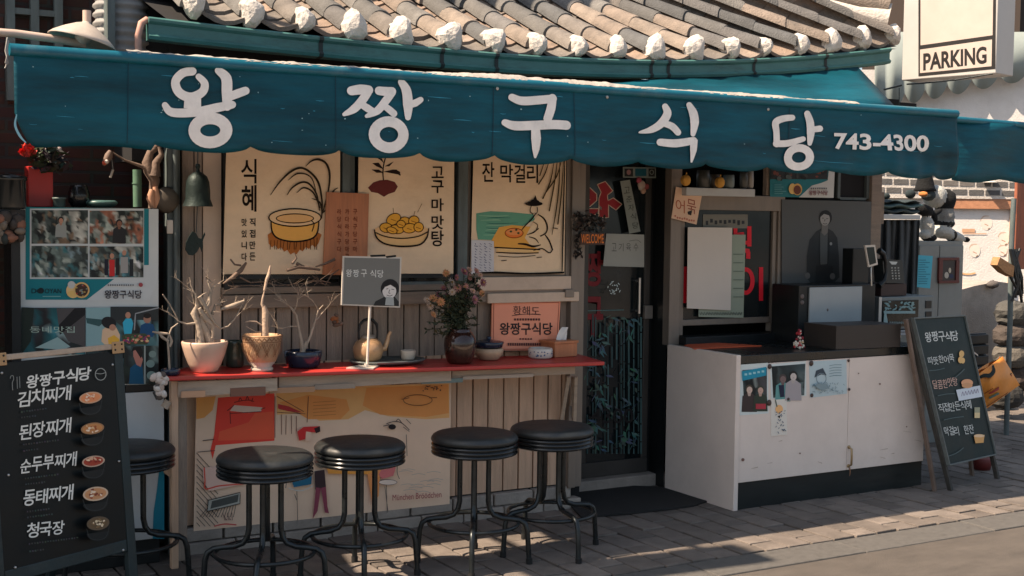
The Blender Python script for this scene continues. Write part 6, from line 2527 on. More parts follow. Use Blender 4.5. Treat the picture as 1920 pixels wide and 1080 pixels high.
# draped cloth, board and blanket
Yc = 6.95
cl = MB()
rows = []
for v in range(14):
    t = v / 13
    row = []
    for k in range(40):
        u = k / 39
        px_ = 1641 + u * (84 - 8 * t)
        py_ = 412 + t * 175 + 4 * math.sin(u * 20) * t
        q = U(px_, py_, Yc + .05 * math.sin(u * 17 + t * 1.2) * (.25 + t) + .02 * math.sin(u * 41))
        row.append(q)
    rows.append(row)
cl.grid(rows)
o = cl.build('draped_cloth', mat('dark_grey_cloth', (.055, .062, .066), .85, .2, 5, .3, 60), origin=U(1680, 590, Yc))
md = o.modifiers.new('thickness', 'SOLIDIFY')
md.thickness = .004
tag(o, 'dark grey cloth draped in folds below the pale board behind the telephone', 'cloth')
b = MB()
ubox(b, 1641, 402, 1726, 411, Yc - .04, .4)
tag(b.build('wooden_board', M['whitecool'], origin=U(1680, 411, Yc), bevel=.004), 'pale board over the dark draped cloth under the folded blanket', 'board')
b = MB()
R = random.Random(8)
for k, (a, c_, y0, y1, cc) in enumerate(((1645, 1722, 391, 401, (.05, .07, .075)), (1648, 1728, 381, 391, (.10, .16, .165)), (1655, 1724, 375, 381, (.03, .045, .05)))):
    n = 14
    rr = []
    x0_, x1_ = U(a, 400, Yc).x, U(c_, 390, Yc).x
    zm = (U(1680, y0, Yc).z + U(1680, y1, Yc).z) / 2
    h_ = abs(U(1680, y0, Yc).z - U(1680, y1, Yc).z) / 2
    rows = [[Vector((x0_ + (x1_ - x0_) * i / n, Yc + .12 - .14 * math.cos(2 * PI * j / 12), zm + h_ * math.sin(2 * PI * j / 12) * (1 + .2 * math.sin(i * 2 + k)) + .008 * math.sin(i * .9 + k * 2))) for j in range(12)] for i in range(n + 1)]
    b.grid(rows, 0, cc, True, True)
    b.face(rows[0][::-1], 0, cc)
    b.face(rows[-1], 0, cc)
tag(b.build('folded_blanket', mat('blanket_cloth', None, .9, .2, 9, .4, 60, attr=True), origin=U(1680, 401, Yc)), 'folded teal and black blanket lying on the pale board next to the plush toy', 'blanket')
# locker with teal paper and red framed picture
Yl = 7.0
lk = thing('metal_locker', 'tall grey metal locker with a teal note carrying the plush toy', 'locker', U(1760, 640, Yl))
b = MB()
xa, xb = U(1718, 550, Yl).x, U(1803, 550, Yl).x
b.box(xa, xb, Yl, Yl + .45, 0, U(1760, 452, Yl).z)
b.build('case', mat('grey_locker_paint', (.20, .21, .20), .5, .2, 3, dirt=.35, dirtcol=(.11, .12, .11)), lk, bevel=.006)
b = MB()
xm_ = U(1757, 550, Yl).x
b.box(xa + .01, xm_ - .004, Yl - .014, Yl - .001, .1, U(1740, 460, Yl).z)
b.box(xm_ + .004, xb - .01, Yl - .014, Yl - .001, .1, U(1780, 460, Yl).z)
b.build('door', mat('locker_door_paint', (.19, .20, .19), .5, .2, 3, dirt=.35, dirtcol=(.11, .12, .11)), lk, bevel=.003)
PL = YP(Yl - .015)
nt_ = sheet(PL, [(1718, 478), (1716, 538), (1744, 541), (1749, 480)], .002, 'teal_notice', mat('teal_paper', A(62, 148, 168, 1.3), .6, .12, 4), origin=PL.hit(1732, 540))
tag(nt_, 'teal paper notice stuck on the grey locker under the plush toy', 'notice')
ar = Art(PL, .003)
for k in range(11):
    ar.rect(1722, 487 + k * 4.4, 1722 + R.uniform(12, 22), 488.4 + k * 4.4, A(40, 110, 130, 1.1))
ar.build('writing', M['print'], nt_)
fr_ = thing('framed_picture', 'small red brown framed picture on the grey locker right of the notice', 'picture', PL.hit(1780, 532))
b = MB()
for x0, y0, x1, y1 in ((1761, 483, 1799, 488), (1761, 526, 1799, 531), (1761, 488, 1768, 526), (1793, 488, 1799, 526)):
    ubox(b, x0, y0, x1, y1, Yl - .035, .018)
b.build('frame', mat('red_brown_frame', (.10, .022, .018), .45, .2, 9), fr_, bevel=.002)
b = MB()
ubox(b, 1767, 487, 1794, 527, Yl - .026, .008)
pn = b.build('picture', mat('dark_picture', (.025, .02, .022), .4, .3, 9), fr_)
ar = Art(YP(Yl - .026), .001)
ar.ell(1775, 516, 4, 6, A(170, 165, 155))
ar.ell(1781, 507, 2.4, 5, A(190, 180, 160))
ar.ell(1784, 518, 4, 4, A(40, 50, 80))
ar.build('print', M['print'], pn)
# plush toy
Yp = 7.1
pc = U(1760, 455, Yp)
s_ = pxm(pc)
toy = thing('plush_toy', 'black and white plush animal in a black bobble hat slumped on the grey locker', 'plush toy', pc)
BK, WT, GY = (.006, .007, .008), (.40, .41, .39), (.20, .205, .20)
BALLS = [(1752, 368, 18, 22, WT, 0, 22, 25),
         (1772, 376, 19, 22, BK, -.02, 20, 30),
         (1770, 406, 18, 22, GY, -.02, 20),
         (1769, 420, 18.2, 8, BK, -.022, 20.2),
         (1766, 434, 19, 13, WT, -.03, 20),
         (1738, 424, 13, 20, WT, -.06, 14, -20),
         (1733, 440, 10, 8, WT, -.08, 10),
         (1742, 446, 16, 7, BK, -.04, 12),
         (1733, 394, 21, 11, BK, -.07, 12, 8),
         (1756, 398, 14, 5, BK, -.08, 7, -22),
         (1752, 408, 5, 11, BK, -.08, 6, -20),
         (1790, 444, 26, 10, WT, -.06, 12, 12),
         (1784, 441, 5, 11, BK, -.065, 12.6, 12),
         (1812, 449, 7, 5, BK, -.06, 7, 12),
         (1740, 366, 13, 10, (.035, .05, .055), -.03, 12)]
mbd = bpy.data.metaballs.new('plush')
mbd.resolution = .012
mbd.render_resolution = .012
mbd.threshold = .25
els = []
for q in BALLS:
    q = list(q) + [0., None, 0.][len(q) - 5:]
    px_, py_, rx_, rz_, c_, dy_, ry_, rot_ = q
    e = mbd.elements.new(type='ELLIPSOID')
    ctr_ = U(px_, py_, Yp + dy_)
    e.co = ctr_ - pc
    e.radius = 1.0
    ry_ = ry_ or min(rx_, rz_) * 1.1
    e.size_x, e.size_y, e.size_z = rx_ * s_ * 1.42, ry_ * s_ * 1.42, rz_ * s_ * 1.42
    e.stiffness = 2.0
    E_ = Euler((0, math.radians(rot_), 0))
    e.rotation = E_.to_quaternion()
    els.append((ctr_ - pc, E_.to_matrix().inverted(), Vector((rx_, ry_, rz_)) * s_, c_))
mo = bpy.data.objects.new('plush', mbd)
COL.objects.link(mo)
me_ = bpy.data.meshes.new_from_object(mo.evaluated_get(bpy.context.evaluated_depsgraph_get()))
b = MB()
b.v = [v.co.copy() for v in me_.vertices]
for p_ in me_.polygons:
    ce = p_.center
    best = min(els, key=lambda e: sum((x / y) ** 2 for x, y in zip(e[1] @ (ce - e[0]), e[2])))
    b.f.append(tuple(p_.vertices))
    b.m.append(0)
    b.c.append(best[3])
    b.s.append(True)
bpy.data.objects.remove(mo)
bpy.data.metaballs.remove(mbd)
o = b.build('body', mat('plush_fur', None, .95, .15, 20, .8, 120, attr=True), toy, local=True)
rm = o.modifiers.new('fuzz', 'DISPLACE')
tx = bpy.data.textures.new('fur_noise', 'CLOUDS')
tx.noise_scale = .03
rm.texture = tx
rm.strength = .012
b = MB()
p0 = U(1734, 357, Yp)
b.lathe(p0, [(a * s_, h * s_) for a, h in ((.1, 0), (17, -2), (21, 0), (18, 5), (15, 18), (12, 30), (8, 38), (1, 41))], 18)
b.build('hat', mat('black_knit', (.004, .005, .006), .95, .2, 30, .6, 90), toy)
b = MB()
b.ball(U(1731, 364, Yp - .13), 6 * s_, 10 * s_, 5 * s_, seg=8)
b.build('beak', mat('orange_felt', (.40, .15, .04), .9, .15, 20), toy)
b = MB()
b.ball(U(1747, 314, Yp - .02), 5 * s_, seg=8)
b.build('bobble', mat('white_wool', (.62, .58, .54), .95, .1, 30, .6, 90), toy)
b = MB()
b.ball(U(1661, 368, Yc + .1), .035, .03, .025, 8)
M['plush_dark'] = mat('dark_teal_plush', (.02, .032, .036), .95, .2, 30, .5, 90)
tag(b.build('dark_cushion', M['plush_dark'], origin=U(1661, 375, Yc + .1)), 'small dark plush lump over the folded blanket close to the wood post', 'cushion')
b = MB()
b.ball(U(1707, 364, Yc + .1), .045, .035, .035, 8)
tag(b.build('dark_cushion', M['plush_dark'], origin=U(1707, 375, Yc + .1)), 'larger dark plush lump over the folded blanket touching the plush toy', 'cushion')

# poster of a standing person, teal sign strip, tag, blank sheet
PK = YP(K - .035)
pp = sheet(PK, [(1466, 374), (1466, 560), (1630, 560), (1634, 378)], .006, 'portrait_poster', mat('dark_grey_poster', A(70, 72, 72, 1.15), .5, .14, 1.2, .05, 20), origin=PK.hit(1545, 560))
tag(pp, 'big dark grey poster of a person in a black jacket behind the display box', 'poster')
ar = Art(PK, .0075, .0002)
cxp = 1545
ar.poly([(1512, 520), (1513, 480), (1518, 450), (1530, 434), (1540, 428), (1552, 428), (1562, 434), (1570, 446), (1573, 480), (1574, 520), (1566, 528), (1556, 560), (1526, 560), (1518, 528)], A(38, 42, 44))
ar.poly([(1538, 434), (1552, 434), (1551, 495), (1538, 496)], A(78, 82, 82))
ar.stroke([(1537, 436), (1536, 470), (1538, 500)], 1.6, A(24, 28, 30), cap=False)
ar.stroke([(1553, 436), (1554, 470), (1551, 500)], 1.6, A(24, 28, 30), cap=False)
ar.poly([(1530, 498), (1562, 498), (1562, 540), (1556, 560), (1528, 560)], A(28, 31, 33))
ar.ell(1514, 517, 5, 6, A(98, 95, 92))
ar.ell(1561, 518, 5, 6, A(98, 95, 92))
ar.poly([(1541, 420), (1553, 420), (1552, 436), (1546, 442), (1540, 436)], A(110, 108, 104))
ar.ell(1548, 408, 12, 14, A(28, 30, 32))
ar.ell(1547, 411, 9, 12, A(150, 148, 144))
ar.poly([(1537, 408), (1538, 399), (1548, 394), (1558, 399), (1560, 412), (1555, 404), (1545, 401)], A(26, 28, 30))
for q in ([(1541, 409), (1545, 409)], [(1549, 410), (1553, 410)], [(1547, 411), (1546, 415)], [(1543, 419), (1547, 420), (1551, 419)]):
    ar.stroke(q, 1.2, A(70, 68, 66))
ar.ell(1558, 457, 2.4, 3, A(140, 140, 138))
ar.build('print', M['print'], pp)
PS2 = YP(K - .03)
sg = sheet(PS2, [(1444, 312), (1444, 369), (1563, 371), (1566, 300), (1444, 295)], .004, 'sign_strip', mat('teal_sign', A(14, 104, 112, 1.2), .4, .1, 3), origin=PS2.hit(1500, 370))
tag(sg, 'teal and white sign strip with round bowl logo above the portrait poster', 'sign')
ar = Art(PS2, .0055)
ar.poly([(1498, 370), (1522, 348), (1540, 343), (1552, 338), (1554, 320), (1565, 320), (1563, 371)], A(186, 188, 184, 1.15))
ar.rect(1444, 300, 1552, 336, A(40, 44, 46))
R = random.Random(5)
for k in range(24):
    ar.ell(R.uniform(1446, 1548), R.uniform(318, 335), R.uniform(2, 6), R.uniform(2, 5), R.choice([A(60, 62, 60), A(110, 60, 50), A(80, 90, 88), A(30, 32, 32)]), n=8)
ar.ell(1486, 354, 7, 10, A(215, 180, 110, 1.1))
ar.ell(1495, 355, 9, 11, A(205, 160, 90, 1.1))
ar.ell(1495, 356, 7, 8.5, A(110, 60, 45))
ar.text('왕짱구식당', 1517, 1552, 366, 9, A(120, 60, 66), bold=.02)
for k in range(8):
    ar.rect(1520 + k * 4, 352, 1522.6 + k * 4, 355, A(110, 110, 112))
for k in range(5):
    ar.rect(1452, 346 + k * 4, 1452 + R.uniform(12, 24), 347.4 + k * 4, A(90, 150, 155))
ar.build('print', M['print'], sg)
PB2 = YP(K - .04)
bs_ = sheet(PB2, [(1290, 426), (1288, 578), (1370, 582), (1373, 427)], .003, 'blank_paper', mat('blank_sheet', A(190, 182, 172, 1.2), .7, .06, 2), origin=PB2.hit(1330, 580))
tag(bs_, 'large blank pale sheet taped over the red letters of the hatch', 'paper')
PB3 = YP(K - .022)
nt2 = sheet(PB3, [(1311, 440), (1310, 594), (1394, 596), (1398, 440)], .002, 'menu_paper', mat('greenish_sheet', A(138, 148, 132, 1.15), .7, .08, 3), origin=PB3.hit(1350, 595))
tag(nt2, 'greenish printed sheet peeking out behind the blank sheet of the hatch', 'paper')
ar = Art(PB3, .003)
for k in range(16):
    ar.stroke([(1312 + k * 5, 586 + (k % 3)), (1314 + k * 5, 590), (1316 + k * 5, 585)], 1.1, A(60, 70, 66), cap=False)
for k in range(6):
    ar.rect(1375, 476 + k * 16, 1394, 477.4 + k * 16, A(96, 112, 100))
ar.build('writing', M['print'], nt2)
PT2 = YP(K - .05)
tg = sheet(PT2, [(1268, 350), (1259, 409), (1306, 421), (1317, 362)], .003, 'paper_tag', mat('tan_card', A(205, 172, 146, 1.2), .7, .08, 4), origin=PT2.hit(1300, 420))
tag(tg, 'tilted tan card with hand-written letters hung at the hatch corner', 'card')
ar = Art(PT2, .0042)
ar.text('어', 1267, 1284, 396, 24, A(170, 90, 60), bold=.0, sl=.25)
ar.text('묵', 1288, 1305, 398, 26, A(150, 76, 60), bold=.0, sl=.25)
ar.poly([(1289, 397), (1298, 394), (1296, 404), (1290, 402)], A(30, 24, 24))
for k in range(9):
    ar.ell(1266 + k * 4.4, 405 + k * 1.2 + R.uniform(-2, 2), 1.6, 2, A(185, 110, 90), n=8)
ar.build('writing', M['print'], tg)
# ledge over the hatch with cups and yellow things
b = MB()
ubox(b, 1287, 353, 1416, 368, K - .10, .14)
lg_ = tag(b.build('upper_ledge', M['whitecool'], origin=U(1350, 368, K - .1), bevel=.004), 'pale ledge over the hatch carrying cups and yellow trinkets', 'shelf')
R = random.Random(19)
for k, (x, r_, h, c_, lab, cat, nm) in enumerate(((1366, 11, 25, (.16, .20, .20), 'grey blue cup on the ledge over the hatch', 'cup', 'cup'), (1318, 13, 34, (.05, .055, .05), 'tall dark jar on the ledge beside the yellow trinket', 'jar', 'jar'), (1340, 10, 26, (.09, .075, .06), 'brown bottle in the middle of the ledge over the hatch', 'bottle', 'bottle'), (1394, 8, 30, (.07, .075, .07), 'dark slim jar at the right of the ledge over the hatch', 'jar', 'jar'), (1407, 6, 32, (.32, .31, .29), 'slim pale bottle at the right end of the hatch ledge', 'bottle', 'bottle'))):
    p = U(x, 353, K - .05)
    pot(0, 0, p, shell([(r_ * .7, 0), (r_ * .95, 3), (r_, h * .6), (r_ * .9, h)], 1.5), mat('ledge_pot_%d' % k, c_, .4, .25, 9), nm, lab, cat)
for k, (x, y, lab) in enumerate(((1286, 338, 'yellow ball trinket at the left end of the hatch ledge'), (1350, 342, 'yellow ball trinket in front of the cups on the hatch ledge'))):
    b = MB()
    p = U(x, y, K - .115)
    rows = []
    for i in range(9):
        rows.append([p + Vector((.034 * (1 + .12 * math.cos(5 * 2 * PI * j / 20)) * math.sin(PI * i / 8) * math.cos(2 * PI * j / 20), .03 * math.sin(PI * i / 8) * math.sin(2 * PI * j / 20), -.036 * math.cos(PI * i / 8))) for j in range(20)])
    b.grid(rows, 0, close=True)
    b.tube([p + Vector((0, 0, .034)), p + Vector((.005, 0, .05))], .004, 6)
    tag(b.build('yellow_trinket', mat('yellow_felt_%d' % k, (.60, .31, .06), .8, .15, 9), origin=p), lab, 'trinket')

# papers and garland at the door
PDn = YP(D - .07)
dn = sheet(PDn, [(1137, 438), (1131, 499), (1208, 501), (1208, 440)], .002, 'door_notice', mat('grey_white_notice', A(150, 152, 146, 1.2), .8, .08, 3, .3, 8), origin=PDn.hit(1170, 500))
tag(dn, 'off-white handwritten notice on the dark glass door', 'notice')
ar = Art(PDn, .003)
for k, (x, t) in enumerate(((1147, '고'), (1160, '기'), (1174, '육'), (1188, '수'))):
    ar.text(t, x, x + 9, 471, 15, A(84, 86, 84), bold=-.005)
ar.stroke([(1180, 452), (1194, 450), (1202, 455)], 1, A(110, 112, 108), cap=False)
ar.build('writing', M['print'], dn)
PDs = YP(D - .06)
ds_ = sheet(PDs, [(1163, 340), (1181, 337), (1201, 434), (1180, 438)], .0015, 'hanging_strip', mat('grey_strip', A(128, 134, 128, 1.15), .8, .1, 4), origin=PDs.hit(1190, 436))
tag(ds_, 'narrow slanted paper strip with vertical writing hanging on the dark door', 'notice')
ar = Art(PDs, .0025)
for k, t in enumerate('고춘자식당'):
    ar.text(t, 1170 + k * 4, 1181 + k * 4, 363 + k * 16.5, 12, A(52, 56, 54), bold=.0, sl=-.1)
ar.build('writing', M['print'], ds_)
sk = sheet(PDs, [(1168, 313), (1168, 333), (1230, 334), (1230, 314)], .002, 'door_sticker', mat('sticker_grey', A(112, 122, 118, 1.1), .5, .1, 5), origin=PDs.hit(1198, 334))
tag(sk, 'row of three small framed stickers at the top of the dark door', 'sticker')
ar = Art(PDs, .003)
ar.rect(1171, 316, 1187, 331, A(30, 34, 34))
ar.rect(1191, 316, 1212, 330, A(14, 82, 98))
ar.rect(1216, 316, 1228, 331, A(36, 40, 40))
ar.ell(1179, 323, 4, 5, A(150, 110, 110))
ar.ring(1222, 323, 3.4, 4, 1.3, A(130, 138, 132))
ar.build('print', M['print'], sk)
b = MB()
R = random.Random(28)
for (x, y, r_, c_) in ((1198, 338, 6, (.35, .06, .09)), (1203, 347, 9, (.42, .32, .27)), (1212, 350, 6, (.22, .05, .05)), (1206, 358, 6, (.40, .25, .18)), (1201, 352, 5, (.45, .40, .34))):
    b.ball(U(x, y, D - .075), r_ * .0034, .012, r_ * .0034, 8, 0, c_)
b.tube([U(1199, 333, D - .075), U(1199, 338, D - .075)], .002, 5, 0, (.2, .2, .2))
tag(b.build('door_charm', M['petal'], origin=U(1204, 362, D - .075)), 'small red and cream doll charm hanging under the door stickers', 'charm')
gl = thing('welcome_garland', 'dark dried-flower garland with an orange welcome sign beside the glass door', 'garland', U(1100, 485, 6.36))
b = MB()
for k in range(330):
    t = R.random()
    if t < .45:
        q = (1083 + R.gauss(0, 4), R.uniform(398, 484))
    else:
        q = (R.uniform(1086, 1134), 418 + R.gauss(0, 9))
    c0 = U(q[0], q[1], 6.36 + R.uniform(-.03, .03))
    d = Vector((R.uniform(-1, 1), R.uniform(-1, 1), R.uniform(-1, 1))).normalized() * R.uniform(.01, .022)
    n_ = d.cross(Vector((R.uniform(-1, 1), R.uniform(-1, 1), R.uniform(-1, 1)))).normalized() * .008
    b.face([c0 - d, c0 + n_, c0 + d, c0 - n_], 0, R.choice([(.02, .02, .018), (.03, .022, .02), (.05, .03, .025), (.015, .02, .02), (.16, .13, .11)]))
b.build('dried_flowers', M['petal'], gl)
PGW = YP(6.33)
b = MB()
b.prism([PGW.hit(*v, .006) for v in ((1089, 436), (1088, 459), (1134, 459), (1134, 437))], (0, .008, 0))
wsn = b.build('sign', mat('dark_brown_sign', (.06, .028, .018), .6), gl, bevel=.002)
ar = Art(PGW, .0075)
ar.text('WELCOME', 1090, 1132, 456, 17, A(205, 112, 44, 1.2), bold=.01)
ar.build('lettering', M['print'], wsn)
# floor mat at the door
b = MB()
mp2 = [(1078, 918), (1150, 912), (1272, 916), (1338, 938), (1300, 950), (1200, 962), (1090, 972), (1070, 950)]
q = [G(*v, .004) for v in mp2]
b.prism(q, (0, 0, .010))
tag(b.build('door_mat', mat('dark_bristle_mat', (.020, .020, .020), .95, .5, 60, .9, 220), origin=q[0]), 'dark bristle mat on the paving between stools and white cabinet', 'mat')

# ------------------------------------------------------------------ projecting parking sign
ps = thing('parking_sign', 'white projecting sign box with black rules and the word PARKING', 'sign', U(1790, 140, 6.0))
sdv = Vector((-.22, .975, 0)).normalized()
c_near = ray(1868, 100)
c_near = CAM + c_near * (5.6 / c_near.y)
fn = Vector((-sdv.y, sdv.x, 0))
if fn.dot(CAM - c_near) < 0:
    fn = -fn
PPK = Plane(c_near, fn)
zl = lambda px, py: PPK.hit(px, py)
bot = (zl(1868, 132).z + zl(1720, 148).z) / 2 - .01
top_ = bot + 1.0
na = Vector((c_near.x, c_near.y, 0))
fa_ = zl(1719, 100)
fa_ = Vector((fa_.x, fa_.y, 0))
ed_ = zl(1692, 100)
ed_ = Vector((ed_.x, ed_.y, 0))
wd_ = (na - fa_).length
b = MB()
bk_ = -fn * .24
up_ = Vector((0, 0, 1))
b.hexa([na + up_ * bot + bk_, na + up_ * bot, ed_ + up_ * bot, ed_ + up_ * bot + bk_, na + up_ * top_ + bk_, na + up_ * top_, ed_ + up_ * top_, ed_ + up_ * top_ + bk_])
b.build('box', mat('sign_white_metal', (.42, .41, .39), .45, .08, 3, dirt=.12, dirtcol=(.3, .27, .23)), ps, bevel=.006)
ar = Art(PPK, .002)
BKc = A(34, 32, 32)
ar.poly([(1722, -60), (1722, 143), (1866, 129), (1868, -60)], BKc)
CRM = A(206, 192, 182, .72)
ar.poly([(1726, -60), (1726, 85), (1861, 66), (1863, -60)], CRM)
ar.poly([(1725, 93), (1725, 137), (1859, 124), (1860, 74)], CRM)
ar.text('PARKING', 1731, 1850, 133, 33, A(30, 28, 28), sl=-.115, bold=.035)
ar.build('face_print', M['print'], ps)
b = MB()
pm_ = na - fn * .07 + sdv * .2
b.tube([Vector((pm_.x, pm_.y, top_)), Vector((pm_.x, pm_.y, top_ + 1))], .03, 10)
b.tube([Vector((pm_.x, pm_.y, top_ + .6)), Vector((pm_.x + 1.5, pm_.y + 2.5, top_ + .6))], .03, 10)
b.tube([U(1700, 158, 6.0), U(1730, 156, 5.95), U(1790, 150, 5.8), U(1862, 138, 5.6)], .006, 6)
b.build('bracket', M['iron'], ps)
b = MB()
b.tube([U(1686, 165, 6.35), U(1686, 205, 6.35)], .003, 5)
b.bar(U(1658, 168, 6.35), U(1690, 160, 6.35), .012, .012)
tag(b.build('cable_bracket', M['iron'], origin=U(1686, 205, 6.35)), 'thin iron bracket and cable left below the parking sign', 'bracket')

# ------------------------------------------------------------------ the alley at the right: walls, post, clutter
WN = Vector((-.62, -.785, 0)).normalized()
wp0 = CAM + ray(1780, 400) * (9.6 / ray(1780, 400).y)
PW = Plane((wp0.x, wp0.y, 0), WN)
wt = Vector((-WN.y, WN.x, 0))
if wt.x < 0:
    wt = -wt


def wallbox(mb, x0, x1, y0, y1, dep, off=0., m=0, c=(1, 1, 1)):
    """a box on the alley wall covering a pixel rectangle (square to the wall)"""
    a, b_ = PW.hit(x0, (y0 + y1) / 2, off), PW.hit(x1, (y0 + y1) / 2, off)
    zt_, zb_ = PW.hit((x0 + x1) / 2, y0, off).z, PW.hit((x0 + x1) / 2, y1, off).z
    q = [Vector((a.x, a.y, 0)), Vector((b_.x, b_.y, 0))]
    q += [q[1] - WN * dep, q[0] - WN * dep]
    mb.hexa([v + Vector((0, 0, zb_)) for v in q] + [v + Vector((0, 0, zt_)) for v in q], m, c)


b = MB()
wallbox(b, 1560, 1960, 130, 800, .25)
aw2 = tag(b.build('alley_wall', M['stucco'], origin=(wp0.x, wp0.y, 0)), 'sunlit white plastered alley wall behind the locker and plush toy', 'wall')
b = MB()
R = random.Random(31)
tw = thing('tile_wall', 'course of grey bricks in thick white mortar along the alley wall', 'wall', PW.hit(1770, 370))
wallbox(b, 1600, 1905, 318, 372, .1, .06)
b.build('mortar_bed', M['mortar'], tw)
b = MB()
for r_ in range(3):
    x = 1600 + (r_ % 2) * 14
    while x < 1900:
        y0 = 322 + r_ * 16 + (x - 1750) * .028
        wallbox(b, x, x + 27, y0, y0 + 9.5, .05, .066, c=random.choice([(.10, .098, .095), (.14, .13, .12), (.085, .085, .085)]))
        x += 31
b.build('brick_course', mat('grey_brick', None, .85, .2, 9, .4, 60, attr=True), tw)
b = MB()
p = PW.hit(1856, 342, .12)
s_ = pxm(p)
b.lathe(p, [(a * s_, h * s_) for a, h in ((13, 0), (9, 4), (5, 7), (5, 10), (6, 13), (5, 18), (0, 20))], 14)
tag(b.build('cap_finial', M['mortar'], origin=p), 'small rounded white finial standing on the bricks of the alley wall', 'finial')
# mural panel with round faces
mu_ = thing('relief_panel', 'sunlit white wall panel with round relief faces beside the grey locker', 'panel', PW.hit(1825, 560))
b = MB()
wallbox(b, 1780, 1900, 372, 392, .05, .05)
b.build('top_rail', mat('orange_wood_rail', (.42, .20, .11), .7, .25, 6, .3, 50, stretch=(.6, 6, 6)), mu_, bevel=.004)
b = MB()
wallbox(b, 1893, 1902, 372, 545, .05, .05)
b.build('side_rail', mat('pale_orange_rail', (.50, .34, .25), .7, .2, 6), mu_, bevel=.004)
ar = Art(PW, .002, .0003)
for cx, cy, r_ in ((1850, 418, 12), (1882, 448, 11), (1828, 470, 11), (1880, 470, 9)):
    ar.ell(cx, cy, r_ * .9, r_ * 1.15, A(214, 204, 194, 1.0))
    ar.stroke([(cx - r_, cy - 4), (cx - r_ * .5, cy - r_), (cx + r_ * .4, cy - r_ - 1)], [1, 3, 1], A(186, 164, 148))
    ar.stroke([(cx - 4, cy + 2), (cx + 3, cy + 5)], 1.4, A(170, 130, 105))
    ar.stroke([(cx + 2, cy + r_), (cx + 6, cy + r_ - 2)], 2, A(130, 105, 85))
ar.rect(1804, 429, 1828, 436, A(190, 150, 120))
ar.rect(1806, 437, 1850, 439, A(200, 165, 140))
ar.stroke([(1800, 512), (1815, 514), (1828, 512)], 3, A(205, 160, 115, 1.1))
ar.build('relief', M['print'], mu_)
# grey scalloped sheet on the upper alley wall, coloured as an awning's cast shadow
b = MB()
p_a, p_b = PW.hit(1640, 160, .03), PW.hit(1960, 160, .03)
n = 120
rows = [[], []]
for k in range(n + 1):
    u = k / n
    px_ = 1640 + 320 * u
    yb_ = 206 - (px_ - 1650) * .20 - 26 * (1 - abs(math.sin(PI * (px_ - 1662) / (32 + 14 * u))) ** .6)
    rows[0].append(PW.hit(px_, 60, .14))
    rows[1].append(PW.hit(px_, yb_, .14))
b.grid(rows)
o = b.build('scallop_shadow_sheet', mat('shadow_grey_green', (.23, .27, .26), .8, .1, 4, .1, 20), origin=p_a)
md = o.modifiers.new('thickness', 'SOLIDIFY')
md.thickness = .006
tag(o, 'grey green scalloped sheet coloured as an awning shadow on the white alley wall', 'awning')
b = MB()
wallbox(b, 1646, 1652, 166, 205, .05, .06)
tag(b.build('red_brown_post', mat('red_brown_post', (.22, .07, .04), .6), origin=PW.hit(1649, 205)), 'short red brown post end beside the white alley wall above the awning', 'post')
# post with pipe at far right
po = thing('timber_post', 'sunlit red brown timber post with thin pipe at the right edge', 'post', CAM + ray(1905, 640) * 10.5)
dpt = 10.5
b = MB()
q = CAM + ray(1912, 430) * (dpt)
s_ = (q - CAM).dot(_f) / F
b.box(q.x - 11 * s_, q.x + 30 * s_, q.y, q.y + .03, U(1912, 505, q.y).z, U(1912, 335, q.y).z)
b.build('beam', mat('red_brown_timber', (.26, .085, .045), .6, .35, 5, .3, 40, stretch=(6, 6, .7), dirt=.4, dirtcol=(.06, .025, .02)), po, bevel=.008)
b = MB()
b.tube([U(1901, 372, q.y - .02), U(1896, 470, q.y - .02), U(1894, 600, q.y - .02), Vector((U(1894, 600, q.y - .02).x, q.y - .02, 0))], .022, 10)
b.build('pipe', M['tealpost'], po)
b = MB()
for k in range(7):
    b.tube([U(1900 + R.uniform(-6, 12), 470 + R.uniform(-4, 4), q.y - .05), U(1910 + R.uniform(-16, 10), 520, q.y - .08), U(1905 + R.uniform(-12, 12), 560 + R.uniform(-10, 10), q.y - .06)], .012, 6)
b.build('cable', M['black'], po)
b = MB()
b.prism([U(*v, q.y - .12) for v in ((1870, 497), (1875, 482), (1902, 499), (1900, 519), (1884, 511))], (0, .07, .0))
tag(b.build('wicker_basket', mat('orange_wicker', (.36, .19, .085), .8, .35, 40, .6, 90), origin=U(1885, 515, q.y), bevel=.01), 'tilted orange wicker basket hanging by the timber post', 'basket')
# ledge, rubble stones, black crates, orange bag
Yg = 8.0
b = MB()
pts = [(1795, 545), (1828, 536), (1870, 528), (1902, 532), (1902, 700), (1795, 700)]
q0_ = [U(*v, Yg) for v in pts]
b.prism(q0_, (0, .5, 0))
tag(b.build('concrete_ledge', M['concrete'], origin=U(1850, 700, Yg), bevel=.02), 'rough old concrete ledge below the white relief panel', 'ledge')
b = MB()
q = U(1862, 533, Yg - .05)
rows = []
R2 = random.Random(3)
for i in range(8):
    rows.append([q + Vector((.06 * math.sin(PI * i / 7) * math.cos(2 * PI * j / 11) * R2.uniform(.8, 1.2), .05 * math.sin(PI * i / 7) * math.sin(2 * PI * j / 11), -.035 * math.cos(PI * i / 7) * R2.uniform(.8, 1.3))) for j in range(11)])
b.grid(rows, 0, close=True)
tag(b.build('stone', mat('dark_stone', (.09, .08, .075), .9, .3, 9, .5, 60), origin=q), 'single dark stone lying on the concrete ledge', 'stone')
stones = []
R = random.Random(41)
gy = 7.6
labs = ['mossy grey boulder', 'flat brown boulder', 'pale rounded boulder', 'reddish rough boulder', 'dark low boulder', 'broad grey boulder']
where = ['at the top of the rubble stack by the timber post', 'second from the top in the rubble stack at the right edge', 'in the middle of the rubble stack at the right edge', 'low in the rubble stack above the orange bag', 'at the foot of the rubble stack behind the orange bag', 'at the right end of the rubble stack by the picture edge']
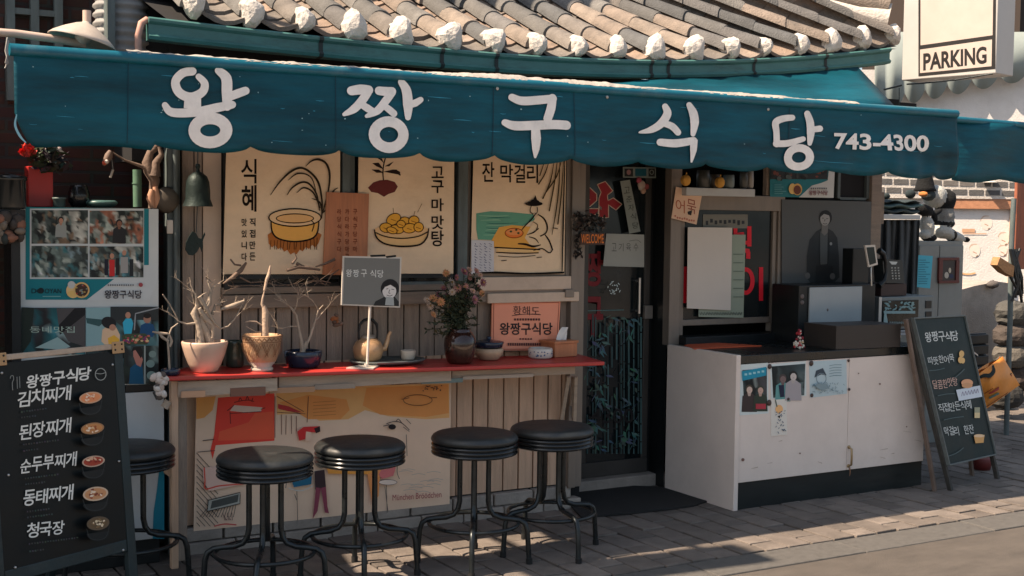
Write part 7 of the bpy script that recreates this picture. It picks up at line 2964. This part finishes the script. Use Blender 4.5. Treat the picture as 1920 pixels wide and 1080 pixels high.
for k, (px_, py_, rx, rz, c_) in enumerate(((1902, 588, 40, 24, (.14, .135, .12)), (1900, 628, 42, 24, (.13, .105, .09)), (1897, 666, 36, 24, (.22, .20, .17)), (1912, 706, 40, 26, (.13, .095, .08)), (1884, 742, 36, 24, (.07, .068, .062)), (1932, 655, 26, 36, (.16, .145, .125)))):
    q = U(px_, py_, gy)
    s_ = pxm(q)
    b = MB()
    rows = []
    for i in range(11):
        rows.append([q + Vector((rx * s_ * math.sin(PI * i / 10) ** .6 * math.cos(2 * PI * j / 16) * R.uniform(.88, 1.1), .16 * math.sin(PI * i / 10) ** .6 * math.sin(2 * PI * j / 16), -rz * s_ * math.cos(PI * i / 10) * R.uniform(.9, 1.08))) for j in range(16)])
    b.grid(rows, 0, smooth=False, close=True)
    tag(b.build('boulder', mat('boulder_%d' % k, tuple(v * .5 for v in c_), .95, .3, 7, .8, 40, dirt=.4), origin=q), labs[k] + ' ' + where[k], 'boulder', 'rubble stones stacked at the right edge')
cr = thing('crate_stack', 'stack of black ribbed plastic crates behind the leaning chalk board', 'crates', G(1832, 770))
b = MB()
Yk = 7.2
for k in range(7):
    y1 = 765 - k * 20
    ubox(b, 1806, y1 - 17, 1854, y1, Yk - .01 * (k % 2), .4)
    ubox(b, 1810, y1 - 20, 1850, y1 - 17, Yk + .02, .36)
b.build('crates', M['plastic'], cr, bevel=.01)
b = MB()
b.hexa([U(1826, 662, Yk - .03), U(1834, 668, Yk - .03), U(1834, 668, Yk), U(1826, 662, Yk), U(1826, 659, Yk - .03), U(1834, 665, Yk - .03), U(1834, 665, Yk), U(1826, 659, Yk)])
b.build('tag', M['porcelain'], cr)
Yo = 6.75
bg_ = thing('orange_bag', 'bulging orange printed sack leaning behind the chalk board', 'bag', U(1870, 775, Yo))
b = MB()
cn_ = [(1836, 700), (1880, 668), (1912, 722), (1842, 772)]
n = 10
rows = []
for j in range(n + 1):
    v = j / n
    row = []
    for i in range(n + 1):
        u = i / n
        a = Vector(cn_[0]).lerp(Vector(cn_[1]), u)
        c_ = Vector(cn_[3]).lerp(Vector(cn_[2]), u)
        px_, py_ = a.lerp(c_, v)
        row.append(U(px_, py_, Yo - .08 * (math.sin(PI * u) * math.sin(PI * v)) ** .8 - .008 * math.sin(u * 13 + v * 7)))
    rows.append(row)
b.grid(rows)
brows = [[p_ + Vector((0, 2 * (Yo - p_.y) + .02, 0)) for p_ in r_] for r_ in rows]
b.grid([r_[::-1] for r_ in brows])
o = b.build('sack', mat('orange_sack', (.75, .27, .045), .45, .2, 5, .3, 20), bg_)


def bagfn(x, y, off):
    # the sack's bulge, found from where the pixel lies between its corners
    m0 = Vector(cn_[0])
    ex = Vector(cn_[1]) - m0
    ey = Vector(cn_[3]) - m0
    det = ex.x * ey.y - ex.y * ey.x
    d = Vector((x, y)) - m0
    u = max(.02, min(.98, (d.x * ey.y - d.y * ey.x) / det))
    v = max(.02, min(.98, (ex.x * d.y - ex.y * d.x) / det))
    return U(x, y, Yo - .08 * (math.sin(PI * u) * math.sin(PI * v)) ** .8 - .004 - off)


ar = Art(None, .006, .0006, bagfn)
ar.stroke([(1836, 708), (1846, 704), (1856, 704), (1863, 696), (1862, 686)], [5, 8, 9, 8, 4], A(24, 34, 30))
ar.stroke([(1856, 738), (1870, 730), (1884, 718), (1896, 704)], [3, 5, 7, 3], A(140, 45, 40, 1.2))
ar.stroke([(1880, 716), (1890, 706), (1897, 700)], [2, 4, 2], A(40, 20, 20))
ar.stroke([(1846, 738), (1862, 728)], 1.6, A(130, 40, 20))
ar.stroke([(1856, 746), (1872, 738)], 4, A(80, 110, 100))
ar.stroke([(1848, 764), (1890, 736)], 1.4, A(120, 50, 20))
ar.build('print', M['print'], o)
b = MB()
p = G(1886, 768, .0)
s_ = pxm(p)
b.ball(p + Vector((0, 0, .05)), .10, .08, .05, 9)
tag(b.build('plastic_bundle', mat('teal_white_plastic', (.22, .34, .34), .35, .3, 8, .4, 30), origin=p), 'crumpled teal and white plastic bundle on the ground below the orange sack', 'bundle')
b = MB()
p = G(1840, 880, 0)
b.lathe(p, [(.001, 0), (.06, 0), (.075, .08), (.07, .085), (.001, .07)], 18)
tag(b.build('red_tub', mat('dark_red_plastic', (.14, .02, .018), .5), origin=p), 'dark red tub on the paving under the chalk board', 'tub')
b = MB()
dk = CAM + ray(1912, 60) * 24
b.box(dk.x, dk.x + 6, dk.y, dk.y + 4, 0, 9)
tag(b.build('dark_building', mat('dark_brown_facade', (.035, .025, .02), .9), origin=dk), 'dark brown building side rising past the parking sign at the right edge', 'building')

# unseen awning and sign box, added left of view to shade the pavement
nb2 = thing('added_shade_awning', "plain dark awning added out of view beyond the menu board to shade the pavement", 'awning', (-.6, 5.7, 2.3))
b = MB()
b.grid([[Vector((x, y, z)) for x in (-2.6, -1.5, -.5, .52)] for y, z in ((5.0, 2.25), (5.6, 2.42), (6.4, 2.62), (6.95, 2.75))])
b.grid([[Vector((x, 5.0, z)) for x in (-2.6, -1.5, -.5, .52)] for z in (2.05, 2.25)])
o = b.build('canopy', M['awning'], nb2)
md = o.modifiers.new('thickness', 'SOLIDIFY')
md.thickness = .004
b = MB()
for x in (-2.5, .45):
    b.bar((x, 5.02, 2.24), (x, 6.93, 2.1), .02, .02)
b.build('bracket', M['gutter'], nb2)
vs2 = thing('added_shade_sign', 'tall dark sign box added out of view at the left to shade the pavement', 'sign', (.42, 5.5, 3.6))  # unseen box, added so its shadow falls on the paving by the kerb
b = MB()
b.box(.36, .50, 5.28, 5.64, 3.6, 5.1)
b.build('box', M['frameboard'], vs2, bevel=.01)
b = MB()
for z in (3.8, 4.9):
    b.bar((.43, 5.64, z), (.43, 6.95, z), .04, .04)
b.build('bracket', M['iron'], vs2)
